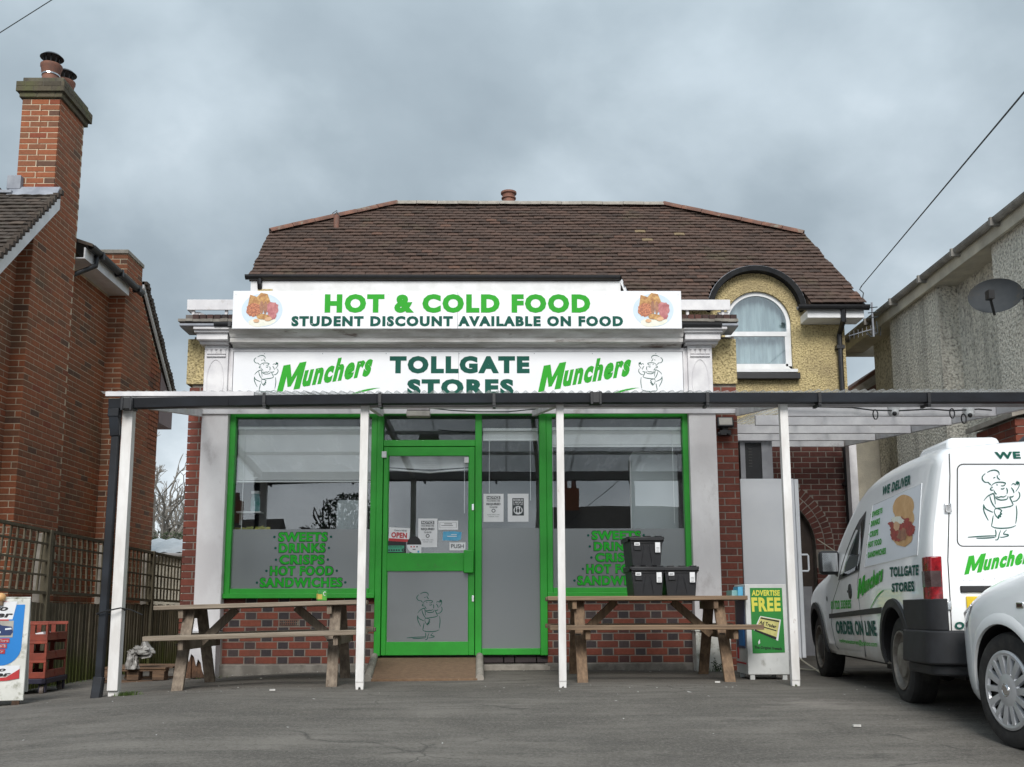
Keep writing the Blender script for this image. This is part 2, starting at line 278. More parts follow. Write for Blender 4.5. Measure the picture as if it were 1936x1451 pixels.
def asphalt():
    m, nt, b, pos = base_mat('asphalt')
    n1 = noise(nt, pos, 0.7, 6, 0.6); n2 = noise(nt, pos, 160, 3, 0.7); n3 = noise(nt, pos, 3.0, 8, 0.75)
    col = ramp(nt, n1, [(0.38, (0.098, 0.088, 0.076)), (0.6, (0.195, 0.178, 0.155))])
    st = noise(nt, vmth(nt, 'MULTIPLY', pos, (0.5, 2.2, 1)), 2.2, 9, 0.72)
    col = mixc(nt, ramp(nt, st, [(0.40, 0.75), (0.58, 0.0)]), col, (0.066, 0.060, 0.053))
    n4 = noise(nt, pos, 55, 5, 0.8)
    col = mixc(nt, ramp(nt, n4, [(0.50, 0.0), (0.68, 0.75)]), col, (0.25, 0.235, 0.21))
    col = mixc(nt, ramp(nt, n4, [(0.32, 0.8), (0.46, 0.0)]), col, (0.045, 0.042, 0.038))
    vc = nt.nodes.new('ShaderNodeTexVoronoi'); vc.feature = 'DISTANCE_TO_EDGE'; vc.inputs['Scale'].default_value = 0.55
    wv = nt.nodes.new('ShaderNodeTexNoise'); wv.inputs['Scale'].default_value = 3.0; wv.inputs['Detail'].default_value = 6; nt.links.new(pos, wv.inputs['Vector'])
    wv2 = nt.nodes.new('ShaderNodeVectorMath'); wv2.operation = 'MULTIPLY_ADD'; nt.links.new(wv.outputs['Color'], wv2.inputs[0]); wv2.inputs[1].default_value = (0.5, 0.5, 0); nt.links.new(pos, wv2.inputs[2]); nt.links.new(wv2.outputs[0], vc.inputs['Vector'])
    ck = mth(nt, 'MULTIPLY', ramp(nt, vc.outputs['Distance'], [(0.0, 0.8), (0.006, 0.0)]), ramp(nt, n1, [(0.5, 0.0), (0.56, 1.0)]))
    col = mixc(nt, ck, col, (0.028, 0.026, 0.024))
    col = mixc(nt, ramp(nt, n2, [(0.42, 0.0), (0.66, 0.5)]), col, (0.22, 0.205, 0.185))
    col = mixc(nt, ramp(nt, n3, [(0.58, 0.0), (0.74, 0.7)]), col, (0.20, 0.18, 0.155))
    col = mixc(nt, ramp(nt, noise(nt, vmth(nt, 'ADD', pos, (4.0, 9.0, 0.0)), 2.1, 7, 0.7), [(0.60, 0.0), (0.72, 0.6)]), col, (0.055, 0.05, 0.046))
    # pale worn patch in front of the van (spilt cement)
    d = nt.nodes.new('ShaderNodeVectorMath'); d.operation = 'DISTANCE'
    pv = vmth(nt, 'MULTIPLY', pos, (1.0, 1.5, 0.0)); nt.links.new(pv, d.inputs[0]); d.inputs[1].default_value = (2.05, 6.75 * 1.5, 0)
    f = mth(nt, 'SUBTRACT', mth(nt, 'ADD', -0.25, mth(nt, 'MULTIPLY', noise(nt, vmth(nt, 'MULTIPLY', pos, (1, 2.4, 1)), 4.5, 8, 0.75), 1.35)), d.outputs['Value'])
    col = mixc(nt, ramp(nt, f, [(0.05, 0.0), (0.40, 0.6)]), col, (0.30, 0.27, 0.24))
    nt.links.new(col, b.inputs['Base Color'])
    b.inputs['Roughness'].default_value = 0.9; b.inputs['Specular IOR Level'].default_value = 0.3
    add_bump(nt, b, mth(nt, 'ADD', n2, mth(nt, 'MULTIPLY', n4, 1.2)), 0.8, 0.008)
asphalt()
def glass(name, refl, tint=(0.85, 0.9, 0.9), wav=0.0, rough=0.0):
    m, nt, b, pos = base_mat(name)
    nt.nodes.remove(b); o = nt.nodes['Material Output']
    t = nt.nodes.new('ShaderNodeBsdfTransparent'); t.inputs[0].default_value = (*tint, 1)
    g = nt.nodes.new('ShaderNodeBsdfGlossy'); g.inputs['Roughness'].default_value = rough; g.inputs[0].default_value = (0.95, 0.97, 1, 1)
    lw = nt.nodes.new('ShaderNodeLayerWeight'); lw.inputs[0].default_value = 0.5
    f = mth(nt, 'ADD', mth(nt, 'MULTIPLY', mth(nt, 'POWER', lw.outputs['Facing'], 5.0), 0.9), refl + 0.04, clamp=True)
    mx = nt.nodes.new('ShaderNodeMixShader'); nt.links.new(f, mx.inputs[0]); nt.links.new(t.outputs[0], mx.inputs[1]); nt.links.new(g.outputs[0], mx.inputs[2])
    if wav:
        bn = nt.nodes.new('ShaderNodeBump'); bn.inputs['Strength'].default_value = wav; bn.inputs['Distance'].default_value = 0.02
        nt.links.new(noise(nt, pos, 1.6, 1, 0.4), bn.inputs['Height']); nt.links.new(bn.outputs[0], g.inputs['Normal'])
    nt.links.new(mx.outputs[0], o.inputs[0])
glass('shop_glass', 0.055, (0.95, 0.97, 0.97), wav=0.035)
glass('house_glass', 0.10, wav=0.1)
glass('van_glass', 0.12, (0.25, 0.28, 0.28))
def film():
    m, nt, b, pos = base_mat('frosted_film')
    nt.nodes.remove(b); o = nt.nodes['Material Output']
    t = nt.nodes.new('ShaderNodeBsdfTransparent'); t.inputs[0].default_value = (0.8, 0.84, 0.84, 1)
    d = nt.nodes.new('ShaderNodeBsdfDiffuse'); d.inputs[0].default_value = (0.25, 0.265, 0.27, 1)
    g = nt.nodes.new('ShaderNodeBsdfGlossy'); g.inputs['Roughness'].default_value = 0.22; g.inputs[0].default_value = (0.9, 0.95, 1, 1)
    mx = nt.nodes.new('ShaderNodeMixShader'); mx.inputs[0].default_value = 0.72; nt.links.new(t.outputs[0], mx.inputs[1]); nt.links.new(d.outputs[0], mx.inputs[2])
    m2 = nt.nodes.new('ShaderNodeMixShader'); m2.inputs[0].default_value = 0.08; nt.links.new(mx.outputs[0], m2.inputs[1]); nt.links.new(g.outputs[0], m2.inputs[2])
    nt.links.new(m2.outputs[0], o.inputs[0])
film()
def sheet():
    m, nt, b, pos = base_mat('corrugated_plastic')
    b.inputs['Roughness'].default_value = 0.45
    col = ramp(nt, noise(nt, vmth(nt, 'MULTIPLY', pos, (1, 0.3, 1)), 5, 6, 0.65), [(0.4, (0.46, 0.45, 0.42)), (0.65, (0.74, 0.73, 0.71))])
    nt.links.new(col, b.inputs['Base Color'])
    tl = nt.nodes.new('ShaderNodeBsdfTranslucent'); nt.links.new(col, tl.inputs[0])
    o = nt.nodes['Material Output']; mx = nt.nodes.new('ShaderNodeMixShader'); mx.inputs[0].default_value = 0.6
    nt.links.new(b.outputs[0], mx.inputs[1]); nt.links.new(tl.outputs[0], mx.inputs[2])
    tp = nt.nodes.new('ShaderNodeBsdfTransparent'); tp.inputs[0].default_value = (0.92, 0.93, 0.94, 1); m2 = nt.nodes.new('ShaderNodeMixShader'); m2.inputs[0].default_value = 0.68
    nt.links.new(mx.outputs[0], m2.inputs[1]); nt.links.new(tp.outputs[0], m2.inputs[2]); nt.links.new(m2.outputs[0], o.inputs[0])
sheet()
def car_paint(name, dirty):
    m, nt, b, pos = base_mat(name)
    b.inputs['Roughness'].default_value = 0.28; b.inputs['Coat Weight'].default_value = 0.6; b.inputs['Coat Roughness'].default_value = 0.06
    s = nt.nodes.new('ShaderNodeSeparateXYZ'); nt.links.new(pos, s.inputs[0])
    n = noise(nt, pos, 2.2, 7, 0.65)
    low = mth(nt, 'SUBTRACT', mth(nt, 'ADD', mth(nt, 'MULTIPLY', n, 0.9), 0.10), mth(nt, 'MULTIPLY', s.outputs[2], 1.0))
    f = ramp(nt, low, [(0.0, 0.0), (0.42, dirty)])
    col = mixc(nt, f, (0.80, 0.815, 0.83), (0.36, 0.33, 0.28))
    f2 = ramp(nt, noise(nt, vmth(nt, 'MULTIPLY', pos, (1, 1, 0.4)), 4, 8, 0.7), [(0.5, 0.0), (0.8, 0.25 * dirty)])
    col = mixc(nt, f2, col, (0.48, 0.46, 0.43))
    nt.links.new(col, b.inputs['Base Color'])
car_paint('van_paint', 0.9); car_paint('car_paint', 0.12)
# ------------------------------------------------------------------ mesh helpers
class MB:
    def __init__(s): s.v = []; s.f = []; s.m = []; s.t = []
    def add(s, vs, fs, mi=0, tint=0.5):
        o = len(s.v); s.v += [tuple(v) for v in vs]; s.t += [tint] * len(vs)
        for f in fs: s.f.append(tuple(i + o for i in f)); s.m.append(mi)
        return s
    def box(s, x0, x1, y0, y1, z0, z1, mi=0, tint=0.5, R=None):
        vs = [Vector((x, y, z)) for z in (z0, z1) for y in (y0, y1) for x in (x0, x1)]
        if R is not None: vs = [R @ v for v in vs]
        return s.add(vs, [(0, 2, 3, 1), (4, 5, 7, 6), (0, 1, 5, 4), (2, 6, 7, 3), (0, 4, 6, 2), (1, 3, 7, 5)], mi, tint)
    def beam(s, a, b, w, h, mi=0, up=(0, 0, 1), tint=0.5):
        a = Vector(a); b = Vector(b); d = (b - a).normalized(); up = Vector(up)
        x = d.cross(up)
        if x.length < 1e-4: x = d.cross(Vector((0, 1, 0)))
        x.normalize(); z = x.cross(d)
        vs = [p + x * (sx * w / 2) + z * (sz * h / 2) for p in (a, b) for sx, sz in ((-1, -1), (1, -1), (1, 1), (-1, 1))]
        return s.add(vs, [(0, 1, 2, 3), (7, 6, 5, 4), (0, 4, 5, 1), (1, 5, 6, 2), (2, 6, 7, 3), (3, 7, 4, 0)], mi, tint)
    def tube(s, pts, r, n=8, mi=0, caps=True, r2=None):
        pts = [Vector(p) for p in pts]; k = len(pts); vs = []
        pd = None
        for i, p in enumerate(pts):
            d = (pts[min(i + 1, k - 1)] - pts[max(i - 1, 0)]).normalized()
            ref = Vector((0, 0, 1)) if abs(d.z) < 0.9 else Vector((1, 0, 0))
            if pd is not None: ref = pd
            x = ref - d * ref.dot(d); x.normalize(); pd = x; y = d.cross(x)
            rr = r if r2 is None else r + (r2 - r) * i / (k - 1)
            for j in range(n):
                a = 2 * PI * j / n; vs.append(p + (x * math.cos(a) + y * math.sin(a)) * rr)
        fs = [(i * n + j, i * n + (j + 1) % n, (i + 1) * n + (j + 1) % n, (i + 1) * n + j) for i in range(k - 1) for j in range(n)]
        if caps: fs += [tuple(reversed(range(n))), tuple(range((k - 1) * n, k * n))]
        return s.add(vs, fs, mi)
    def cyl(s, a, b, r, n=16, mi=0): return s.tube([a, b], r, n, mi)
    def lathe(s, prof, n=24, mi=0, Mx=None, ang=2 * PI):
        vs = []
        for r, z in prof:
            for j in range(n):
                a = ang * j / n; v = Vector((r * math.cos(a), r * math.sin(a), z)); vs.append(Mx @ v if Mx is not None else v)
        k = len(prof)
        fs = [(i * n + j, i * n + (j + 1) % n, (i + 1) * n + (j + 1) % n, (i + 1) * n + j) for i in range(k - 1) for j in range(n)]
        return s.add(vs, fs, mi)
    def prism(s, poly, d, mi=0, tint=0.5):
        """poly: 3-D outline, d: extrusion vector"""
        poly = [Vector(p) for p in poly]; d = Vector(d); n = len(poly)
        vs = poly + [p + d for p in poly]
        fs = [tuple(range(n)), tuple(reversed(range(n, 2 * n)))] + [(i, i + n, (i + 1) % n + n, (i + 1) % n) for i in range(n)]
        return s.add(vs, fs, mi, tint)
    def sphere(s, c, r, n=12, m=8, mi=0, sc=(1, 1, 1)):
        c = Vector(c); prof = [(max(math.sin(PI * i / m), 1e-4) * r, -math.cos(PI * i / m) * r) for i in range(m + 1)]
        Mx = Matrix.Translation(c) @ Matrix.Diagonal((*sc, 1)); return s.lathe(prof, n, mi, Mx)
    def mesh(s, name, mats, smooth=False):
        me = bpy.data.meshes.new(name); me.from_pydata(s.v, [], s.f)
        for m in (mats if isinstance(mats, (list, tuple)) else [mats]): me.materials.append(M[m])
        if any(s.m): me.polygons.foreach_set('material_index', s.m)
        a = me.attributes.new('tint', 'FLOAT', 'POINT'); a.data.foreach_set('value', s.t)
        if smooth is not False:
            me.polygons.foreach_set('use_smooth', [True] * len(me.polygons))
            if smooth is not True: me.set_sharp_from_angle(angle=rad(smooth))
        me.update(); return me
    def build(s, name, mats, parent=None, smooth=False, bevel=0.0, fix=True, kind=None, label=None):
        me = s.mesh(name, mats, smooth)
        if fix or bevel:
            bm = bmesh.new(); bm.from_mesh(me)
            bmesh.ops.recalc_face_normals(bm, faces=bm.faces)
            bm.to_mesh(me); bm.free()
        o = bpy.data.objects.new(name, me); COL.objects.link(o)
        if parent is not None: o.parent = parent; o.matrix_parent_inverse = Matrix.Identity(4)
        if bevel:
            b = o.modifiers.new('bevel', 'BEVEL'); b.width = bevel; b.segments = 2; b.limit_method = 'ANGLE'; b.angle_limit = rad(40)
            for p in me.polygons: p.use_smooth = True
            me.set_sharp_from_angle(angle=rad(60))
        if kind: o['kind'] = kind
        if label: o['label'] = label
        return o
# world -> local of a thing placed with an Empty at loc, rotated rz: parts are built in LOCAL coordinates
def thing(name, label, cat, loc=(0, 0, 0), rz=0.0, group=None, rx=0.0, ry=0.0):
    o = bpy.data.objects.new(name, None); COL.objects.link(o); o.empty_display_size = 0.2
    o.location = loc; o.rotation_euler = (rx, ry, rz); o['label'] = label; o['category'] = cat
    if group: o['group'] = group
    return o
def tag(o, label, cat, group=None):
    o['label'] = label; o['category'] = cat
    if group: o['group'] = group
    return o
def inst(name, me, mat4, parent):
    o = bpy.data.objects.new(name, me); COL.objects.link(o); o.parent = parent; o.matrix_local = mat4; return o
def copy_tree(root, loc=None, rz=None, label=None):
    r = root.copy(); COL.objects.link(r)
    if loc is not None: r.location = loc
    if rz is not None: r.rotation_euler.z = rz
    if label: r['label'] = label
    for ch in root.children:
        c = ch.copy(); COL.objects.link(c); c.parent = r
        for g in ch.children:
            d = g.copy(); COL.objects.link(d); d.parent = c
    return r
def struct(o): o['kind'] = 'structure'; return o

# ------------------------------------------------------------------ lettering: 2-D outlines fitted to a box
def text2d(body, bold=0.03, shear=0.0, spacing=1.0, res=3, line=1.0, align='CENTER', heavy=None):
    if heavy is None: heavy = 0.0
    if bold >= 0.045: spacing *= 1.06
    c = bpy.data.curves.new('t', 'FONT'); c.body = body; c.size = 1.0; c.offset = bold; c.shear = shear; c.space_character = spacing
    c.resolution_u = res; c.space_line = line; c.align_x = align; c.fill_mode = 'FRONT'
    o = bpy.data.objects.new('t', c); COL.objects.link(o)
    dg = bpy.context.evaluated_depsgraph_get(); me = bpy.data.meshes.new_from_object(o.evaluated_get(dg))
    vs = [(v.co.x, v.co.y) for v in me.vertices]; fs = [tuple(p.vertices) for p in me.polygons]
    bpy.data.objects.remove(o); bpy.data.curves.remove(c); bpy.data.meshes.remove(me)
    if heavy:
        V = []; Fs = []; n = len(vs)
        for k, (a, b) in enumerate(((0, 0), (1, .55), (-1, .55), (1, -.55), (-1, -.55))):
            V += [(x + a * heavy, y + b * heavy, k * .00015) for x, y in vs]; Fs += [tuple(i + k * n for i in f) for f in fs]
        return V, Fs
    return [(x, y, 0.0) for x, y in vs], fs
def fit(t, w, h, warp=None):
    vs, fs = t
    x0 = min(v[0] for v in vs); x1 = max(v[0] for v in vs); y0 = min(v[1] for v in vs); y1 = max(v[1] for v in vs)
    return [((v[0] - (x0 + x1) / 2) / (x1 - x0) * w, (v[1] - y0) / (y1 - y0) * h, v[2]) for v in vs], fs
def put2d(mb, t, fn, off, mi=0):
    """fn(u,v,depth)->point; the print gets a 1 mm thickness"""
    vs, fs = t; mb.add([fn(v[0], v[1], off + (v[2] if len(v) > 2 else 0)) for v in vs], fs, mi)
def ellipse2(cx, cy, rx, ry, n=24, rot=0.0, jag=0.0, seed=0):
    r = random.Random(seed); out = []
    for i in range(n):
        a = 2 * PI * i / n; k = 1 + (r.random() - 0.5) * jag
        x = rx * math.cos(a) * k; y = ry * math.sin(a) * k
        out.append((cx + x * math.cos(rot) - y * math.sin(rot), cy + x * math.sin(rot) + y * math.cos(rot)))
    return out
def poly2(pts): return list(pts), [tuple(range(len(pts)))]
def strokes2d(strokes, wd):
    """thin ribbons along smoothed polylines -> 2-D mesh"""
    V = []; Fs = []
    for st in strokes:
        p = [Vector((a, b)) for a, b in st]
        if len(p) > 2:
            q = []
            for i in range(len(p) - 1):
                p0 = p[max(i - 1, 0)]; p1 = p[i]; p2 = p[i + 1]; p3 = p[min(i + 2, len(p) - 1)]
                for t in (0, 0.25, 0.5, 0.75):
                    q.append(0.5 * ((2 * p1) + (p2 - p0) * t + (2 * p0 - 5 * p1 + 4 * p2 - p3) * t * t + (3 * p1 - p0 - 3 * p2 + p3) * t ** 3))
            q.append(p[-1]); p = q
        o = len(V)
        for i, a in enumerate(p):
            d = (p[min(i + 1, len(p) - 1)] - p[max(i - 1, 0)])
            if d.length < 1e-6: d = Vector((1, 0))
            d.normalize(); n = Vector((-d.y, d.x)); ww = wd * (0.45 + 0.55 * math.sin(PI * (i + 0.6) / (len(p) + 0.2)))
            V += [tuple(a + n * ww / 2), tuple(a - n * ww / 2)]
        Fs += [(o + 2 * i, o + 2 * i + 1, o + 2 * i + 3, o + 2 * i + 2) for i in range(len(p) - 1)]
    return V, Fs
CHEF = [[(395,632),(370,632),(352,615),(348,595),(360,577),(372,568)],[(385,560),(410,547),(440,542),(465,550),(475,565),(475,580)],[(460,580),(465,600),(482,615)],
[(432,602),(445,595)],[(392,632),(412,652)],[(415,662),(435,642),(460,633),(490,632),(512,635),(523,641),(515,655),(500,660),(488,657)],[(455,648),(464,655)],
[(430,668),(415,675),(410,685),(420,692),(434,690)],[(437,695),(445,712),(457,722)],[(488,680),(503,683),(516,675)],[(530,675),(538,695),(534,720)],
[(455,738),(470,745),(490,740),(510,742),(530,730)],[(448,738),(458,755),(490,765),(533,758),(543,735)],[(360,770),(385,740),(415,722),(435,720),(443,760),(447,797)],
[(405,735),(415,770),(430,800),(448,822)],[(445,826),(500,822),(560,812),(582,800)],[(553,740),(565,765),(582,800)],[(555,740),(572,742),(585,733)],
[(578,775),(605,770),(628,745),(630,718),(620,703)],[(588,714),(580,690),(566,672)],[(568,655),(582,641),(600,652),(605,635),(612,626),(614,650),(623,630),(626,660),(612,685),(600,702)],
[(440,835),(460,828),(482,835),(496,846),(484,858),(496,870),(480,873),(488,890),(470,880),(474,902),(458,890),(445,870),(440,850),(440,835)],
[(358,797),(375,830),(430,857)],[(358,800),(362,850),(395,918)],[(432,880),(425,920),(418,960)],[(418,960),(450,972),(500,975),(560,970),(602,955)],
[(603,805),(609,850),(606,900),(600,940)],[(447,985),(452,1010),(450,1040)],[(488,990),(476,1020),(470,1050),(457,1062),(445,1060)],
[(532,988),(515,1004),(510,1018),(540,1022),(542,1032),(500,1042),(482,1040)],[(240,1042),(340,1035),(450,1030)],[(305,1050),(380,1048),(447,1042)]]
def chef(w_per_unit, width, mirror=False):
    """centred on the body (x 435), feet at 0; w_per_unit metres per tracing unit"""
    s = -1 if mirror else 1
    return strokes2d([[((a - 435) * s * w_per_unit, (1062 - b) * w_per_unit) for a, b in st] for st in CHEF], width)
def munchers():
    """slanted heavy lettering with a big first letter and a brush tail, in a box 1 wide"""
    b = text2d('unchers', 0.055, 0.0, 1.10, heavy=0.0)
    av = [(0, 0), (0, 1), (.30, 1), (.5, .50), (.70, 1), (1, 1), (1, 0), (.73, 0), (.73, .55), (.57, .14), (.43, .14), (.27, .55), (.27, 0)]; af = [tuple(range(13))]
    bv, bf = fit(b, 0.70, 0.235)
    V = [(x * .235, y * .27, 0) for x, y in av]; Fs = list(af); o = len(V)
    V += [(x + 0.245 + 0.35 + 0.0, y + 0.012, d) for x, y, d in bv]; Fs += [tuple(i + o for i in f) for f in bf]
    sh = []
    for x, y, d in V:
        y2 = y * (1 + 0.05 * (x - 0.5))
        sh.append((x * 0.93 + y2 * 0.22, y2 + x * 0.155, d))
    o = len(sh); tp = []
    for i in range(13):
        t = i / 12; x = 0.47 + t * 0.50; yc = -0.115 + 0.155 * t - 0.06 * (1 - t) ** 2 + 0.03 * math.sin(PI * t); hw = 0.024 * (1 - t) ** 0.5 + 0.002
        tp += [(x + 0.02, yc + hw, 0), (x - 0.02, yc - hw, 0)]
    sh += tp; Fs += [(o + 2 * i, o + 2 * i + 1, o + 2 * i + 3, o + 2 * i + 2) for i in range(12)]
    return sh, Fs
MUNCH = munchers()
def sc2(t, s, dx=0, dy=0): return [(x * s + dx, y * s + dy, d) for x, y, d in t[0]], t[1]
def front(X, Y, Z):
    """print on a plane facing -Y with origin X,Z; depth grows toward the viewer"""
    return lambda u, v, d: (X + u, Y - d, Z + v)

# ------------------------------------------------------------------ bricks and tiles
POOL = {}
def brick_pool(mat, h=0.065, d=0.03, n=14, name='brick'):
    key = (mat, h, d, name)
    if key in POOL: return POOL[key]
    L = []
    for i in range(n):
        r = random.Random(i * 7 + 3); mb = MB(); k = 0.012
        j = [(r.uniform(-.002, .002), r.uniform(-.002, .002)) for _ in range(4)]
        bk = [(-0.5, -h / 2), (0.5, -h / 2), (0.5, h / 2), (-0.5, h / 2)]
        fr = [(-0.5 + k, -h / 2 + .003), (0.5 - k, -h / 2 + .003), (0.5 - k, h / 2 - .003), (-0.5 + k, h / 2 - .003)]
        vs = [(a, b, 0) for a, b in bk] + [(a, b, d - .003) for a, b in bk] + [(a + p[0], b + p[1], d) for (a, b), p in zip(fr, j)]
        fs = [(3, 2, 1, 0)] + [(q, (q + 1) % 4, (q + 1) % 4 + 4, q + 4) for q in range(4)] + [(q + 4, (q + 1) % 4 + 4, (q + 1) % 4 + 8, q + 8) for q in range(4)] + [(8, 9, 10, 11)]
        mb.add(vs, fs, 0, i / (n - 1)); L.append((mb, mb.mesh(name, mat)))
    POOL[key] = L; return L
class Bricks:
    """lays masonry into walls; finish() makes the 300 that show largest parts, the rest one part"""
    def __init__(s, root, mat, name='brick', rest='brickwork', h=0.065, d=0.03):
        s.root = root; s.pool = brick_pool(mat, h, d, 14, name); s.items = []; s.name = name; s.rest = rest; s.mat = mat; s.h = h
    def one(s, c, U, V, N, w, tint):
        U = Vector(U); V = Vector(V); N = Vector(N); c = Vector(c)
        Mx = Matrix(((U.x * w, V.x, N.x, c.x), (U.y * w, V.y, N.y, c.y), (U.z * w, V.z, N.z, c.z), (0, 0, 0, 1)))
        q = proj(c); pr = 0.0
        if q and -20 < q[0] < 1956 and -20 < q[1] < 1471:
            d = (CAM - c); f = N.dot(d) / d.length
            if f > 0: pr = f * w * s.h / d.length_squared
        s.items.append((pr, Mx, tint))
    def wall(s, O, U, N, W, H, bond='stretcher', clip=None, tfn=None, pitch=0.075, sink=0.0, phase=0):
        """O lower-left corner on the mortar face, clip(v)->list of (u0,u1)"""
        O = Vector(O); U = Vector(U); N = Vector(N); V = Vector((0, 0, 1)); n = int(H / pitch + 0.5)
        for k in range(n):
            v = (k + 0.5) * pitch
            if v > H + 0.001: break
            if bond == 'stretcher':
                u = -0.1125 * ((k + phase) % 2); seq = [(0.225, 0)]
            else:
                u = -0.169 * ((k + phase) % 2) ; seq = [(0.225, 0), (0.1125, 1)]
            i = 0
            while u < W:
                L, hd = seq[i % len(seq)]; i += 1
                a, b = u + 0.006, u + L - 0.006; u += L
                for c0, c1 in (clip(v) if clip else [(0, W)]):
                    a2, b2 = max(a, c0), min(b, c1)
                    if b2 - a2 < 0.03: continue
                    if c1 - b2 < 0.04: b2 = c1
                    if a2 - c0 < 0.04: a2 = c0
                    t = tfn(hd) if tfn else min(max(random.gauss(0.5, 0.24), 0), 1)
                    c = O + U * ((a2 + b2) / 2) + V * v + N * (-0.0265 + random.uniform(0, 0.0015) - sink)
                    s.one(c, U, V, N, b2 - a2, t)
    def finish(s, cap=300, minpr=0.0):
        s.items.sort(key=lambda i: -i[0]); n = len(s.pool)
        for k, (pr, Mx, t) in enumerate(s.items[:cap]):
            if pr <= minpr: break
            inst(s.name, s.pool[int(t * (n - 1) + 0.5)][1], Mx, s.root)
        else: k = min(cap, len(s.items))
        rest = s.items[k:]
        if rest:
            mb = MB()
            for pr, Mx, t in rest:
                src = s.pool[int(t * (n - 1) + 0.5)][0]
                mb.add([Mx @ Vector(v) for v in src.v], src.f, 0, src.t[0])
            o = mb.build(s.rest, s.mat, s.root, fix=False, kind='stuff')
def tiles(root, mat, O, U, S, rows, urange, gauge=0.1, tw=0.165, name='roof_tile', cap=300, sagf=0.01, rest='tiling'):
    """O eave origin, U along the eave, S up-slope unit vector"""
    O = Vector(O); U = Vector(U).normalized(); S = Vector(S).normalized(); N = U.cross(S)
    if N.z < 0: N = -N
    meshes = []
    nT = 12
    for i in range(nT):
        r = random.Random(i); mb = MB(); L = gauge * 1.55; t = 0.013; cmb = 0.002
        lift = 0.027; hw = tw / 2 - 0.002
        vs = []
        for a, zt in ((0, lift), (L, 0.002)):
            for x, c in ((-hw, -cmb), (0, cmb), (hw, -cmb)):
                vs += [(x, a, zt + c - t), (x, a, zt + c)]
        fs = [(0, 2, 3, 1), (2, 4, 5, 3), (1, 3, 9, 7), (3, 5, 11, 9), (0, 1, 7, 6), (4, 10, 11, 5), (0, 6, 8, 2), (2, 8, 10, 4)]
        mb.add(vs, fs, 0, i / (nT - 1)); meshes.append((mb, mb.mesh(name, mat)))
    items = []
    for k in range(rows):
        u0, u1 = urange(k)
        if u1 <= u0: continue
        u = u0 - (tw / 2 if k % 2 else 0)
        sag = sagf
        while u < u1 - 0.02:
            c = u + tw / 2; a0, a1 = max(u, u0), min(u + tw, u1); u += tw
            if a1 - a0 < 0.03: continue
            c = (a0 + a1) / 2; sx = (a1 - a0) / tw
            tt = min(max(random.gauss(0.42, 0.17), 0), 0.9)
            if random.random() < 0.002: tt = 1.0
            wob = (math.sin(c * 1.7 + k * 0.2) + math.sin(c * 4.1 + 1.3 * k)) * sag * 0.35
            p = O + U * c + S * (k * gauge - random.uniform(0, 0.003)) + N * (wob + random.uniform(0, 0.005))
            ang = random.gauss(0, 0.012)
            U2 = (U * math.cos(ang) + S * math.sin(ang)); S2 = (S * math.cos(ang) - U * math.sin(ang))
            Mx = Matrix(((U2.x * sx, S2.x, N.x, p.x), (U2.y * sx, S2.y, N.y, p.y), (U2.z * sx, S2.z, N.z, p.z), (0, 0, 0, 1)))
            q = proj(p); pr = 0
            if q and -20 < q[0] < 1956 and -20 < q[1] < 1471: pr = sx / (p - CAM).length_squared
            items.append((pr, Mx, tt))
    items.sort(key=lambda i: -i[0]); rest_i = []
    for j, (pr, Mx, tt) in enumerate(items):
        if j < cap and pr > 0: inst(name, meshes[int(tt * (nT - 1) + .5)][1], Mx, root)
        else: rest_i.append((Mx, tt))
    if rest_i:
        mb = MB()
        for Mx, tt in rest_i:
            src = meshes[int(tt * (nT - 1) + .5)][0]; mb.add([Mx @ Vector(v) for v in src.v], src.f, 0, src.t[0])
        mb.build(rest, mat, root, fix=False, kind='stuff')
def gutter(mb, a, b, w=0.11, h=0.07, wall=0.004, square=False, n=8, mi=0):
    a = Vector(a); b = Vector(b); d = (b - a).normalized(); x = d.cross(Vector((0, 0, 1))).normalized()
    if square: prof = [(-w / 2, 0), (-w / 2 + .006, -h), (w / 2 - .01, -h), (w / 2, 0), (w / 2 - wall, 0), (w / 2 - .01 - wall, -h + wall), (-w / 2 + .006 + wall, -h + wall), (-w / 2 + wall, 0)]
    else:
        o = [(-math.cos(PI * i / n) * w / 2, -math.sin(PI * i / n) * h) for i in range(n + 1)]
        prof = o + [(p * 0.93, q * 0.93) for p, q in reversed(o)]
    mb.prism([a + x * p + Vector((0, 0, q)) for p, q in prof], b - a, mi)
# ================================================================== GROUND
def build_ground():
    xs = [-400, -120, -40, -15] + [-8 + i * 0.5 for i in range(33)] + [15, 40, 120, 400]
    ys = [-400, -120, -50, -25, -12] + [-6 + i * 0.5 for i in range(43)] + [25, 40, 120, 600]
    mb = MB(); n = len(xs)
    vs = []
    for y in ys:
        for x in xs:
            z = gz(x, y) + 0.008 * math.sin(x * 1.3 + y * 0.7) * (1 if abs(x) < 9 and y < 15 else 0)
            vs.append((x, y, z))
    mb.add(vs, [(j * n + i, j * n + i + 1, (j + 1) * n + i + 1, (j + 1) * n + i) for j in range(len(ys) - 1) for i in range(n - 1)])
    struct(mb.build('ground', 'asphalt', smooth=True, fix=False))
build_ground()

